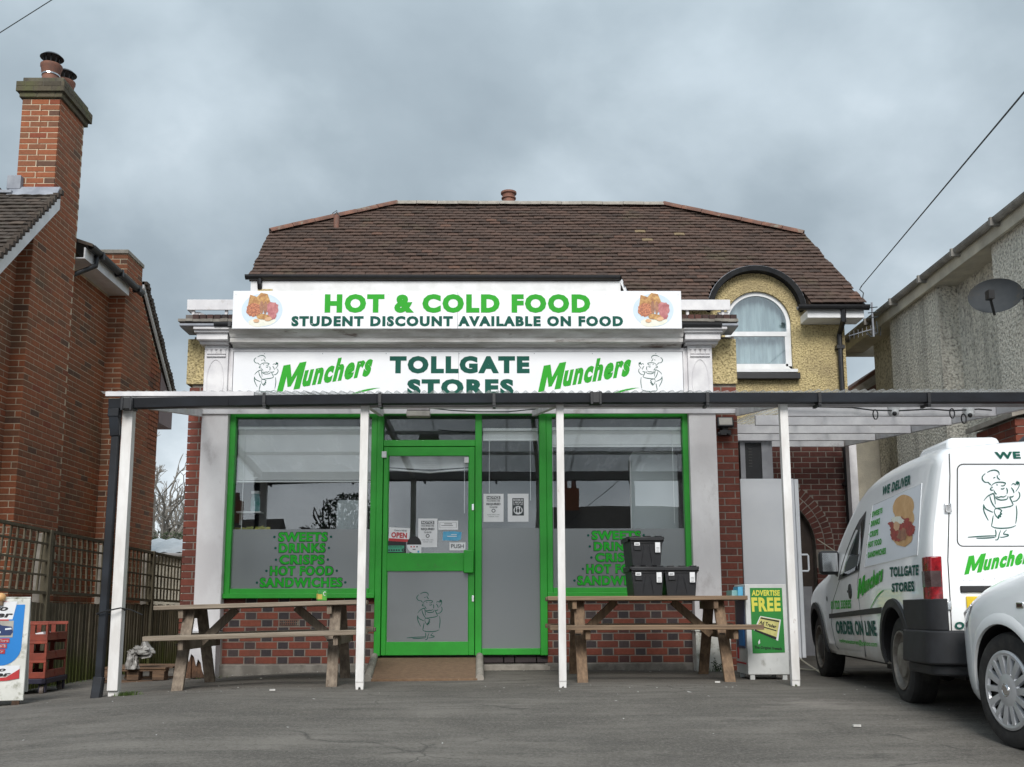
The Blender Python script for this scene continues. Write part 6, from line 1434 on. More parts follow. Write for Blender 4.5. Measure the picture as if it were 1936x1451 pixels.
# juice carton on left table
c = P(609, 1137, Y=9.0); jt = thing('drink_carton', 'small green and orange drink carton left on the grey picnic table', 'carton', (c.x, 8.98, .728), rad(30))
mb = MB(); mb.box(-.04, .04, -.022, .022, 0, .092); mb.build('carton', 'carton_green', jt, bevel=.003); mb = MB(); mb.box(-.0415, -.0402, -.02, .02, .012, .06); mb.box(-.041, -.005, -.0235, -.0222, .012, .055); mb.build('fruit_print', 'carton_orange', jt)
mb = MB(); ring = [(.018 + .012 * math.cos(a), -.0232, .06 + .016 * math.sin(a)) for a in [.7 + i * .5 for i in range(10)]]; mb.tube(ring, .003, 5); mb.build('letter_print', 'paper', jt)

# ================================================================== DOOR RAMP
rp = thing('door_ramp', 'sloping ramp covered with brown carpet below the green door', 'ramp')
ra0, ra1 = P(713, 1243, Y=10.42), P(901, 1243, Y=10.42); rb0, rb1 = P(697, 1291, Y=9.05), P(909, 1289, Y=9.05)
zf_ = .045
mb = MB(); mb.prism([(ra0.x, 10.42, .165), (ra1.x, 10.42, .165), (ra1.x, 10.42, -.03), (ra0.x, 10.42, -.03)], (0, 0, 0)) if False else None
mb = MB(); mb.add([(ra0.x, 10.42, .168), (ra1.x, 10.42, .168), (rb1.x - .03, 9.05, zf_), (rb0.x + .02, 9.05, zf_), (ra0.x, 10.42, -.04), (ra1.x, 10.42, -.04), (rb1.x - .03, 9.05, -.04), (rb0.x + .02, 9.05, -.04)], [(0, 3, 2, 1), (4, 5, 6, 7), (0, 1, 5, 4), (2, 3, 7, 6), (1, 2, 6, 5), (0, 4, 7, 3)])
mb.build('carpet', 'carpet_mat', rp, bevel=.006)
for (a, b) in ((ra0, rb0), (ra1, rb1)):
    s = -1 if a is ra0 else 1; mb = MB(); mb.tube([(a.x + s * .03, 10.44, .18), (b.x + s * .012 - (0 if s < 0 else .02), 9.06, .045)], .038, 8); mb.build('kerb_stone', 'stone_pale', rp, smooth=50)

# ================================================================== FRIDGE, CABINET, NEWSPAPER BOX
fa = P(1403, 1000, Y=11.3).x; fb = P(1505, 1000, Y=11.3).x; fc_ = P(1513.5, 1000, Y=11.3).x; zt = P(1460, 905.5, Y=11.3).z
fr = thing('upright_freezer', 'tall white upright freezer standing sideways in the passage', 'freezer', (fa, 11.3, .02))
zt -= .02
mb = MB(); mb.box(0, fb - fa, 0, .60, .07, zt); mb.build('cabinet', 'fridge_white', fr, bevel=.006)
mb = MB(); mb.box(-.006, -.001, .004, .6, .07, zt - .02); mb.box(-.03, -.006, .05, .55, .15, zt - .1); mb.build('back_panel', 'ink_black', fr)
mb = MB(); mb.box(fb - fa + .006, fc_ - fa, .0, .60, .09, zt - .005); dr_ = mb.build('freezer_door', 'fridge_white', fr, bevel=.006)
hz0, hz1 = P(1526, 1080, Y=11.33).z - .02, P(1526, 1049, Y=11.33).z - .02; hx = fc_ - fa
mb = MB(); mb.tube([(hx - .01, .04, hz0), (hx + .075, .04, hz0), (hx + .085, .04, hz0 + .015), (hx + .085, .04, hz1 - .015), (hx + .075, .04, hz1), (hx - .01, .04, hz1)], .011, 8); mb.build('handle', 'fridge_white', dr_)
mb = MB()
for a, b in ((.03, .03), (.55, .03), (.03, .55), (.55, .55)): mb.cyl((a, b, -.01), (a, b, .075), .018, 8)
mb.build('foot', 'ink_black', fr)
ca, cb = P(1400, 850, Y=11.98).x, P(1460, 850, Y=11.98).x
cb_ = thing('chiller_cabinet', 'tall black and aluminium cabinet behind the white freezer', 'cabinet', (ca, 11.98, .02))
H_ = 2.66; wd = cb - ca
mb = MB(); mb.box(0, wd, .02, .7, 0, H_ - .02); mb.build('carcass', 'black_plastic', cb_)
mb = MB(); mb.box(-.004, .055, 0, .03, 0, H_); mb.box(wd - .13, wd, 0, .03, 0, H_); mb.box(.055, wd - .13, .001, .03, H_ - .035, H_); mb.box(-.02, .0, 0, .7, H_ - .03, H_); mb.build('aluminium_frame', 'aluminium', cb_, bevel=.003)
mb = MB()
for i in range(7): mb.box(.10, .14, .014, .02, H_ - .12 - i * .035, H_ - .105 - i * .035)
mb.build('vent_slot', 'dark_cap', cb_)
# newspaper box
n0 = P(1412, 1200, Y=8.93).x; n1 = P(1490, 1200, Y=8.93).x; ntz = P(1450, 1105, Y=8.93).z; nbz = P(1450, 1276, Y=8.93).z
npb = thing('newspaper_box', 'white newspaper dispenser with green and yellow ADVERTISE FREE poster', 'newspaper box', (n0, 8.93, 0))
W = n1 - n0; D_ = .42
mb = MB(); mb.add([(0, 0, nbz), (W, 0, nbz), (W, D_, nbz), (0, D_, nbz), (0, 0, ntz), (W, 0, ntz), (W, D_, ntz - .0), (0, D_, ntz)], [(3, 2, 1, 0), (4, 5, 6, 7), (0, 1, 5, 4), (1, 2, 6, 5), (2, 3, 7, 6), (3, 0, 4, 7)]); mb.build('casing', 'box_white_dirty', npb, bevel=.005)
mb = MB()
for a, b in ((.02, .01), (W - .06, .01), (.02, D_ - .05), (W - .06, D_ - .05)): mb.box(a, a + .04, b, b + .03, gz(2.3, 9) - .02, nbz)
mb.build('foot', 'box_white_dirty', npb)
def nbx(px, py): p = P(px, py, Y=8.93); return p.x - n0, p.z
q = [nbx(1417.5, 1112), nbx(1478, 1112), nbx(1484, 1234), nbx(1423, 1236)]
mb = MB(); mb.prism([(a, -.003, b) for a, b in q], (0, .002, 0)); mb.build('poster', 'poster_green', npb)
def nfn(u, v, d): return (u, -.0035 - d, v)
def quadtext(mb, body, TL, TR, BL, BR, fn, off, bold=.05, shear=0, spacing=1.06):
    """fits a word to four photo pixels that lie on a known surface fn(px,py,off)->point"""
    vs, fs = text2d(body, min(bold, .045), shear, spacing, heavy=0); x0 = min(v[0] for v in vs); x1 = max(v[0] for v in vs); y0 = min(v[1] for v in vs); y1 = max(v[1] for v in vs)
    o = []
    for x, y, dz in vs:
        u = (x - x0) / (x1 - x0); v = (y - y0) / (y1 - y0)
        px = (BL[0] * (1 - u) + BR[0] * u) * (1 - v) + (TL[0] * (1 - u) + TR[0] * u) * v; py = (BL[1] * (1 - u) + BR[1] * u) * (1 - v) + (TL[1] * (1 - u) + TR[1] * u) * v
        o.append(fn(px, py, off + dz))
    mb.add(o, fs)
def quadpoly(mb, pts, fn, off, mi=0, th=0): mb.add([fn(a, b, off) for a, b in pts], [tuple(range(len(pts)))], mi)
nf = lambda px, py, off: (nbx(px, py)[0], -.003 - off, nbx(px, py)[1])
mb = MB(); quadtext(mb, 'ADVERTISE', (1421, 1116), (1474, 1116), (1421, 1127), (1474, 1127), nf, .001, .04); mb.build('lettering', 'poster_yellow', npb); mb = MB(); quadtext(mb, 'FREE', (1420, 1130), (1475, 1130), (1422, 1157), (1476, 1156), nf, .001, .05); mb.build('lettering', 'poster_yellow', npb)
mb = MB(); quadpoly(mb, [(1437, 1165), (1476, 1172), (1471, 1212), (1425, 1192)], nf, .0008); mb.build('paper_border', 'paper', npb)
mb = MB(); quadpoly(mb, [(1438, 1166.5), (1474, 1173), (1468, 1206), (1428, 1191)], nf, .0014); mb.build('paper_picture', 'poster_cream', npb)
mb = MB(); quadtext(mb, 'Ad Trader', (1437, 1173), (1468, 1182), (1435, 1180), (1467, 1189), nf, .0022, .045); quadpoly(mb, [(1438, 1167.5), (1473, 1174), (1473, 1177), (1437.5, 1170)], nf, .002); quadpoly(mb, [(1442, 1184.5), (1468, 1192), (1467.5, 1194), (1441.5, 1186.5)], nf, .002); quadpoly(mb, [(1427, 1190), (1468, 1205), (1467, 1210), (1426, 1193)], nf, .0018)
quadtext(mb, 'The Original freeads', (1426, 1221), (1478, 1224), (1426, 1228), (1478, 1231), nf, .0022, .03); mb.build('black_print', 'ink_black', npb)
mb = MB(); quadpoly(mb, [(1436, 1209), (1437, 1216), (1434, 1219), (1433, 1214)], nf, .002); mb.build('torn_patch', 'paper', npb)
mb = MB(); mb.box(-.004, -.001, .05, D_ - .05, .30, ntz - .12); mb.build('side_window', 'car_navy', npb)
mb = MB(); mb.box(-.006, -.004, .08, .28, .32, .46); mb.build('blue_leaflet', 'poster_blue', npb); mb = MB(); mb.box(-.006, -.004, .22, .36, ntz - .11, ntz - .02); mb.build('blue_leaflet', 'poster_blue', npb)
mb = MB(); mb.box(-.007, -.0045, .04, .38, .16, .175); mb.box(-.0065, -.0045, .30, .36, .20, .30); mb.build('red_print', 'poster_red', npb)
mb = MB(); mb.box(-.10, -.03, .08, .30, ntz - .14, ntz - .05, R=Matrix.Rotation(.0, 3, 'Y')); o_ = mb.build('leaflet_stack', 'packet_teal', npb); mb = MB(); mb.box(-.05, -.006, .06, .24, ntz - .12, ntz - .02); mb.build('leaflet_stack', 'paper_blue', npb)
mb = MB(); mb.tube([(2.92, 11.0, .05), (3.1, 10.4, .035), (3.35, 10.0, .035), (3.28, 9.6, .035), (3.02, 9.55, .035), (2.97, 9.9, .12), (2.9, 10.6, .3), (3.0, 11.2, .5)], .008, 6); tag(mb.build('mains_lead', 'cable_cream'), 'cream mains lead looping on the ground beside the white freezer', 'cable')
mb = MB(); mb.tube([P(1545, 1020, Y=13.2), P(1575, 1040, Y=13.0), P(1600, 1058, Y=12.8)], .006, 5); tag(mb.build('hanging_wire', 'cable_cream'), 'thin pale wire slanting across the arched brickwork in the passage', 'cable')

# ================================================================== LEFT CLUTTER
ab = thing('pavement_sign', 'white framed A-board with blue car magazine poster at the left edge', 'sign', tuple(P(43, 1338, Z=gz(-3.9, 8.4)) + Vector((-.328, -.09, .0))), rad(16))
az = P(50, 1133, Y=ab.location.y).z - ab.location.z; ah = az - .0
lean = Matrix.Rotation(rad(-1), 4, 'X')
def A(x, y, z): return lean @ Vector((x, y, z))
mb = MB(); R3 = lean.to_3x3(); mb.box(-.34, .34, 0, .03, .05, ah, R=R3); fo = mb.build('front_board', 'board_dirty', ab, bevel=.006)
mb = MB(); mb.box(-.33, .33, .24, .27, .05, ah - .02, R=Matrix.Rotation(rad(12), 3, 'X')) ; mb.build('rear_board', 'board_dirty', ab)
mb = MB(); mb.box(.26, .31, -.0, .03, -.0, .05); mb.box(-.31, -.26, 0, .03, -.0, .05); mb.build('foot', 'rotten_wood', ab)
def apr(pts, dp, th=.0008): return [A(u, -.003 - dp, v) for u, v in pts]
mb = MB(); q = [(-.31, .31), (.14, .31)] + [(.16 + .14 * math.sin(a), .45 - .14 * math.cos(a)) for a in [PI / 2 * i / 8 for i in range(9)]] + [(.305, ah - .04), (-.31, ah - .05)]
mb.prism(apr(q, 0), (0, .002, 0)); mb.build('blue_print', 'poster_blue', ab)
mb = MB(); mb.prism(apr([(-.28, .655), (.225, .655), (.25, .79), (-.28, .775)], .002), (0, .001, 0)); mb.prism(apr([(-.31, .24), (.30, .24), (.30, .31), (-.31, .31)], .0015), (0, .001, 0)); mb.build('white_print', 'paper', ab)
def atext(mb, s, xr, z, w, h, bo=.045, sh=.25, dp=.005): put2d(mb, fit(text2d(s, bo, sh), w, h), lambda u, v, d: A(u + xr - w / 2, -dp - d, v + z), .001)
mb = MB(); atext(mb, 'Auto', .19, .718, .235, .042); atext(mb, 'Trader', .228, .668, .34, .044); mb.build('black_lettering', 'ink_black', ab); mb = MB(); atext(mb, 'Auto', .205, .268, .20, .030); atext(mb, 'Trader', .245, .232, .32, .032); mb.build('black_lettering', 'ink_black', ab)
mb = MB(); mb.prism(apr([(-.28, .79), (.10, .79), (.20, .785), (.10, .80), (-.28, .80)], .0035), (0, .001, 0)); mb.prism(apr([(-.28, .645), (.20, .645), (.20, .655), (-.28, .655)], .0035), (0, .001, 0))
for i, xr in enumerate((.215, .20, .19)): mb.prism(apr([(-.02, .48 - i * .04), (xr, .48 - i * .04), (xr, .513 - i * .04), (-.02, .513 - i * .04)], .0045), (0, .001, 0))
mb.prism(apr([(-.31, .175), (.22, .20), (.30, .215), (.30, .285), (.21, .225), (-.31, .19)], .003), (0, .001, 0)); mb.build('red_print', 'poster_red', ab)
mb = MB()
for i, (s_, xr, w_) in enumerate((('MORE OFFERS', .21, .2), ('MORE CARS', .195, .18), ('LOCALLY', .185, .15))): atext(mb, s_.lower(), xr, .487 - i * .04, w_, .022, .03, 0, .0065)
mb.build('white_lettering', 'paper', ab)
mb = MB(); mb.prism(apr([(-.22, .52), (.235, .52), (.235, .645), (-.22, .645)], .002), (0, .001, 0)); mb.build('picture_ground', 'lamp_grey', ab)
mb = MB(); car = [(-.16, .545), (-.15, .60), (-.08, .61), (-.03, .638), (.10, .64), (.155, .61), (.225, .60), (.235, .56), (.22, .535), (-.15, .535)]; mb.prism(apr(car, .0035), (0, .001, 0)); mb.build('car_picture', 'car_navy', ab)
mb = MB()
mb.prism(apr([(-.0, .612), (.11, .612), (.085, .634), (.01, .634)], .005), (0, .0005, 0)); mb.prism(apr([(.09, .552), (.15, .552), (.15, .566), (.09, .566)], .005), (0, .0005, 0)); mb.prism(apr([(.18, .575), (.225, .58), (.222, .592), (.18, .588)], .005), (0, .0005, 0)); mb.build('picture_highlight', 'panel_pale', ab)
wk = thing('ball_ornament', 'yellowish round wooden ball on top of the A-board', 'ball', tuple(P(2, 1130, Y=ab.location.y + .04))); mb = MB(); mb.sphere((0, 0, .0), .035, 14, 10); mb.build('ball', 'food_bun', wk, smooth=True); mb = MB(); mb.cyl((0, 0, -.06), (0, 0, -.02), .02, 10); mb.build('stem', 'warm_timber', wk)
# trays on a dolly
Td = Matrix.Translation((-4.28, 9.43, gz(-4.3, 9.4)))
dl_loc = (-4.27, 9.43, gz(-4.3, 9.4)); drz = rad(8)
dl = thing('tray_dolly', 'dark navy wheeled dolly under the red bread trays', 'dolly', dl_loc, drz)
mb = MB()
for a in (-.19, .19): mb.box(a - .02, a + .02, -.34, .34, .105, .15)
for a in (-.32, .32): mb.box(-.21, .21, a - .02, a + .02, .105, .15)
mb.box(-.19, .19, -.3, .3, .11, .12); mb.build('deck', 'dolly_navy', dl, bevel=.006)
for a in (-.16, .17):
    for b in (-.28, .28):
        mb = MB(); mb.cyl((a - .018, b, .043), (a + .018, b, .043), .045, 16); o = mb.build('caster', 'caster', dl, smooth=40, bevel=.004)
        mb = MB(); mb.box(a - .03, a - .02, b - .025, b + .025, .03, .108); mb.box(a + .02, a + .03, b - .025, b + .025, .03, .108); mb.box(a - .03, a + .03, b - .025, b + .025, .095, .108); mb.cyl((a - .022, b, .043), (a + .022, b, .043), .02, 10); mb.build('fork', 'dolly_navy', o)
def tray(loc, rz, label):
    t = thing('bread_tray', label, 'tray', loc, rz, 'red plastic bread trays stacked on a dolly'); a, b, h = .195, .315, .165
    mb = MB(); mb.box(-a + .01, a - .01, -b + .01, b - .01, 0, .006); mb.build('base', 'tray_red', t)
    for (nm, ax, s) in (('side_panel', 'y', -1), ('side_panel', 'y', 1), ('end_panel', 'x', -1), ('end_panel', 'x', 1)):
        mb = MB(); L = a if ax == 'y' else b
        def bx_(u0, u1, z0, z1, dp=.0, th=.006):
            if ax == 'y': mb.box(u0, u1, s * b - (th if s > 0 else 0) + s * dp, s * b + (th if s < 0 else 0) + s * dp, z0, z1)
            else: mb.box(s * a - (th if s > 0 else 0) + s * dp, s * a + (th if s < 0 else 0) + s * dp, u0, u1, z0, z1)
        low = ax == 'x' and s > 0
        bx_(-L, L, 0, .055 if not low else .07)
        if not low: bx_(-L, L, h - .025, h)
        n = 3 if ax == 'y' else 5
        if ax == 'x':
            bx_(-L, -L + .05, .055, h - .025); bx_(L - .05, L, .055, h - .025); 
            for i in range(1, n if not low else 1): c_ = -L + 2 * L * i / n; bx_(c_ - .014, c_ + .014, .055, h - .025)
            bx_(-L * .8, L * .8, .058, .07, .006, .012); bx_(-.03, .03, .02, .06, .004, .01)
        else:
            for i in range(n + 1): c_ = -L + 2 * L * i / n; bx_(max(c_ - .02, -L), min(c_ + .02, L), .055, h - .025)
            bx_(-L, L, h - .03, h - .015, .004, .012)
        mb.build(nm, 'tray_red', t, bevel=.002)
    return t
for i, lab in enumerate(('lowest of the three stacked red bread trays, resting on the dolly', 'middle one of the three stacked red bread trays', 'topmost of the three stacked red bread trays with white scraps inside')):
    tray((dl_loc[0], dl_loc[1], dl_loc[2] + .152 + i * .166), drz, lab)
mb = MB(); mb.box(-.12, .02, -.1, .12, 0, .03, R=Matrix.Rotation(.3, 3, 'Z')); mb.box(.03, .1, -.05, .1, 0, .045, R=Matrix.Rotation(-.2, 3, 'Y'))
o = mb.build('paper_scrap', 'paper'); tag(o, 'crumpled white packaging lying in the topmost red tray', 'packaging'); o.location = (dl_loc[0], dl_loc[1], dl_loc[2] + .152 + .34)
# pallet and plastic bag
pc = P(300, 1284, Z=-.07)
pl = thing('wooden_pallet', 'broken brown pallet lying beside the brick pier at the left', 'pallet', (pc.x - .05, 10.75, -.07), rad(-2)); r = random.Random(8)
for i in range(6):
    k = i % 3; y0_ = -.4 if i < 3 else .2
    mb = MB(); mb.box(-.30 + k * .26, -.18 + k * .26, y0_, y0_ + .12, .03, .115); mb.build('block', 'pallet_timber', pl, bevel=.004)
for i in range(5):
    mb = MB(); mb.box(-.32, .36, -.4 + i * .16, -.29 + i * .16, .138, .156, R=Matrix.Rotation(r.uniform(-.03, .03), 3, 'Z')); mb.build('slat', 'pallet_timber', pl, bevel=.002)
for yy in (-.34, .26): mb = MB(); mb.box(-.31, .35, yy - .05, yy + .05, .117, .136); mb.box(-.31, .35, yy - .05, yy + .05, .005, .028); mb.build('stringer', 'pallet_timber', pl)
def crumple(name, mat, loc, rx, ry_, rz_, seed, label, cat):
    bm = bmesh.new(); bmesh.ops.create_icosphere(bm, subdivisions=4, radius=1); r = random.Random(seed)
    from mathutils import noise as mn
    for v in bm.verts:
        n_ = mn.noise(v.co * 1.6 + Vector((seed, 0, 0))) * .55 + mn.noise(v.co * 4 + Vector((seed, 3, 0))) * .28; c = v.co * (1 + n_); v.co = Vector((c.x * rx, c.y * ry_, max(c.z * rz_, -rz_ * .5)))
    me = bpy.data.meshes.new(name); bm.to_mesh(me); bm.free(); me.materials.append(M[mat]); me.set_sharp_from_angle(angle=rad(25)); o = bpy.data.objects.new(name, me); COL.objects.link(o); o.location = loc; tag(o, label, cat); return o
bc = P(268, 1228, Y=10.35); crumple('plastic_bag', 'plastic_film', (bc.x, 10.35, bc.z - .02), .10, .09, .055, 5, 'crumpled clear plastic sheeting on the pallet beside the fence', 'plastic sheet')
bc2 = P(250, 1250, Y=10.32); crumple('plastic_bag', 'plastic_film', (bc2.x, 10.32, bc2.z - .02), .06, .06, .12, 9, 'end of the crumpled plastic sheeting hanging down the left of the pallet', 'plastic sheet')
mb = MB(); r = random.Random(12); bc3 = P(272, 1205, Y=10.4); pts = [P(258, 1240, Y=10.4), P(272, 1206, Y=10.42), P(291, 1232, Y=10.4), P(284, 1243, Y=10.3), P(268, 1246, Y=10.28)]
mb.add(pts + [p + Vector((0, .03, 0)) for p in pts], [(0, 1, 4), (1, 3, 4), (1, 2, 3), (5, 9, 6), (6, 9, 8), (6, 8, 7), (0, 5, 6, 1), (1, 6, 7, 2)]); tag(mb.build('plastic_bag', 'plastic_film'), 'pointed grey fold of plastic sheeting standing above the pallet', 'plastic sheet')
# litter, cigarette ends and weeds
mb = MB(); r = random.Random(21)
for i in range(110):
    x = r.uniform(-5, 4.5); y = r.choice((r.uniform(4.3, 8), r.uniform(7.5, 10.2))); s = r.uniform(.003, .013) * (1 if r.random() < .93 else 2.0); a = r.uniform(0, PI); z = gz(x, y) + .009
    c, s2 = math.cos(a) * s, math.sin(a) * s
    mb.add([(x - c, y - s2, z), (x + s2 * .5, y - c * .5, z + .002), (x + c, y + s2, z + s * .3), (x - s2 * .5, y + c * .5, z)], [(0, 1, 2, 3)])
for px, py in ((1357, 1300), (1620, 1364), (515, 1316)):
    p = P(px, py, Z=0.0); z = gz(p.x, p.y) + .012; mb.box(p.x - .022, p.x + .02, p.y - .008, p.y + .008, z - .004, z + .008)
for i in range(420):
    x = r.uniform(-2.8, 2.2) if r.random() < .6 else r.uniform(-4.5, 4.5); y = 10.42 - abs(r.gauss(0, .10)) if r.random() < .7 else 8.15 + r.gauss(0, .1); s = r.uniform(.003, .008); z = gz(x, y) + .008; a = r.uniform(0, PI); c, s2 = math.cos(a) * s, math.sin(a) * s
    if -1.2 < x < -.1: continue
    mb.add([(x - c, y - s2, z), (x + s2, y - c, z), (x + c, y + s2, z + s * .5), (x - s2, y + c, z)], [(0, 1, 2, 3)], 1 if r.random() < .8 else 0)
o = mb.build('litter_specks', ['litter_white', 'bark'], fix=False); o['kind'] = 'stuff'
mb = MB(); r = random.Random(9)
def tuft(cx_, cy_, n, sp, h):
    for i in range(n):
        x = cx_ + r.gauss(0, sp); y = cy_ + r.gauss(0, sp * .5); z = gz(x, y); d = Vector((r.gauss(0, 1), r.gauss(0, 1), 0)).normalized(); hh = h * r.uniform(.4, 1); w_ = Vector((-d.y, d.x, 0)) * .003
        b = Vector((x, y, z)); mb.add([b - w_, b + w_, b + d * hh * .4 + Vector((0, 0, hh * .7)) + w_ * .6, b + d * hh * .4 + Vector((0, 0, hh * .7)) - w_ * .6, b + d * hh + Vector((0, 0, hh * .75))], [(0, 1, 2, 3), (3, 2, 4)])
tuft(-2.93, 8.1, 190, .045, .055); tuft(2.15, 10.27, 26, .09, .05); tuft(-2.9, 10.25, 20, .1, .04)
for i in range(20): tuft(-4.5 + r.uniform(-.03, .04), r.uniform(8.2, 13), 7, .03, .04)
tuft(2.35, 8.12, 10, .03, .025)
o = mb.build('weeds', 'grass_green', fix=False); o['kind'] = 'stuff'
mb = MB(); r = random.Random(14)
for i in range(9):
    b = Vector((2.18 + r.uniform(-.06, .05), 10.25, .02)); tip = b + Vector((r.uniform(-.07, .07), -.03, r.uniform(.05, .15))); mb.tube([b, b.lerp(tip, .5) + Vector((.01, 0, .01)), tip], .0025, 4)
    for q in range(5): c = b.lerp(tip, .3 + .16 * q); d = Vector((r.uniform(-1, 1), r.uniform(-.3, .3), r.uniform(-.2, .6))) * .018; mb.add([c, c + d + Vector((0, 0, .006)), c + d * 1.6, c + d - Vector((0, 0, .006))], [(0, 1, 2, 3)])
w_ = thing('weed', 'small straggly weed at the foot of the right white pilaster', 'weed'); mb.build('foliage', 'leaf_dark', w_, fix=False)
# ================================================================== VEHICLES
def interp(tab, x):
    if x <= tab[0][0]: return tab[0][1]
    for (a, va), (b, vb) in zip(tab[:-1], tab[1:]):
        if x <= b:
            t = (x - a) / (b - a); return va + (vb - va) * t
    return tab[-1][1]
def smooth_interp(tab, x):
    if x <= tab[0][0]: return tab[0][1]
    if x >= tab[-1][0]: return tab[-1][1]
    for i, ((a, va), (b, vb)) in enumerate(zip(tab[:-1], tab[1:])):
        if x <= b:
            t = (x - a) / (b - a)
            m0 = (vb - tab[i - 1][1]) / (b - tab[i - 1][0]) if i > 0 else (vb - va) / (b - a)
            m1 = (tab[i + 2][1] - va) / (tab[i + 2][0] - a) if i + 2 < len(tab) else (vb - va) / (b - a)
            h = b - a; return (2 * t ** 3 - 3 * t * t + 1) * va + (t ** 3 - 2 * t * t + t) * h * m0 + (-2 * t ** 3 + 3 * t * t) * vb + (t ** 3 - t * t) * h * m1
class Shell:
    def __init__(s, top, wy, wz, bot=.24, crown=.03, rc=.11): s.top = top; s.wy = wy; s.wz = wz; s.bot = bot; s.crown = crown; s.rc = rc
    def W(s, y, z): return smooth_interp(s.wz, z) * smooth_interp(s.wy, y)
    def T(s, y): return smooth_interp(s.top, y)
    def section(s, y):
        T = s.T(y); B = s.bot if not callable(s.bot) else s.bot(y); rc = min(s.rc, (T - B) * .3); out = [(0, B), (s.W(y, B) * .8, B), (s.W(y, B + .03) * .97, B + .012)]
        zs = [B + .05 + (T - rc - B - .05) * i / 11 for i in range(12)]
        out += [(s.W(y, z), z) for z in zs]
        w0 = s.W(y, T - rc); cr = rc * 1.25
        for i in range(1, 6):
            a = PI / 2 * i / 5; out.append((w0 - cr + cr * math.cos(a) - .0, T - rc + (rc - .0) * math.sin(a)))
        xw = w0 - cr
        for k in (.66, .33, 0): out.append((xw * k, T + s.crown * (1 - k * k)))
        return out
    def mesh(s, ys):
        mb = MB(); rings = []
        for y in ys:
            sec = s.section(y); full = [(-x, z) for x, z in sec] + [(x, z) for x, z in reversed(sec[1:-1])]
            rings.append([(x, y, z) for x, z in full])
        n = len(rings[0]); vs = [v for r in rings for v in r]
        fs = [(i * n + j, i * n + (j + 1) % n, (i + 1) * n + (j + 1) % n, (i + 1) * n + j) for i in range(len(ys) - 1) for j in range(n)]
        fs += [tuple(range(n)), tuple(reversed(range((len(ys) - 1) * n, len(ys) * n)))]
        mb.add(vs, fs); return mb
def cut_arches(o, axles, R, zc_, inner=.50):
    mb = MB()
    for y in axles:
        for s in (-1, 1):
            pts = [(s * 1.2, y + R * math.cos(a), zc_ + R * math.sin(a)) for a in [2 * PI * i / 40 for i in range(40)]]
            mb.prism(pts, (-s * (1.2 - inner), 0, 0), 1)
    c = mb.build('cut', ['van_paint', 'ink_black']); c.parent = o.parent
    m = o.modifiers.new('b', 'BOOLEAN'); m.operation = 'DIFFERENCE'; m.object = c; m.solver = 'EXACT'
    dg = bpy.context.evaluated_depsgraph_get(); dg.update(); me = bpy.data.meshes.new_from_object(o.evaluated_get(dg)); o.modifiers.clear(); o.data = me; bpy.data.objects.remove(c)
    for p in me.polygons: p.use_smooth = True
    me.set_sharp_from_angle(angle=rad(32))
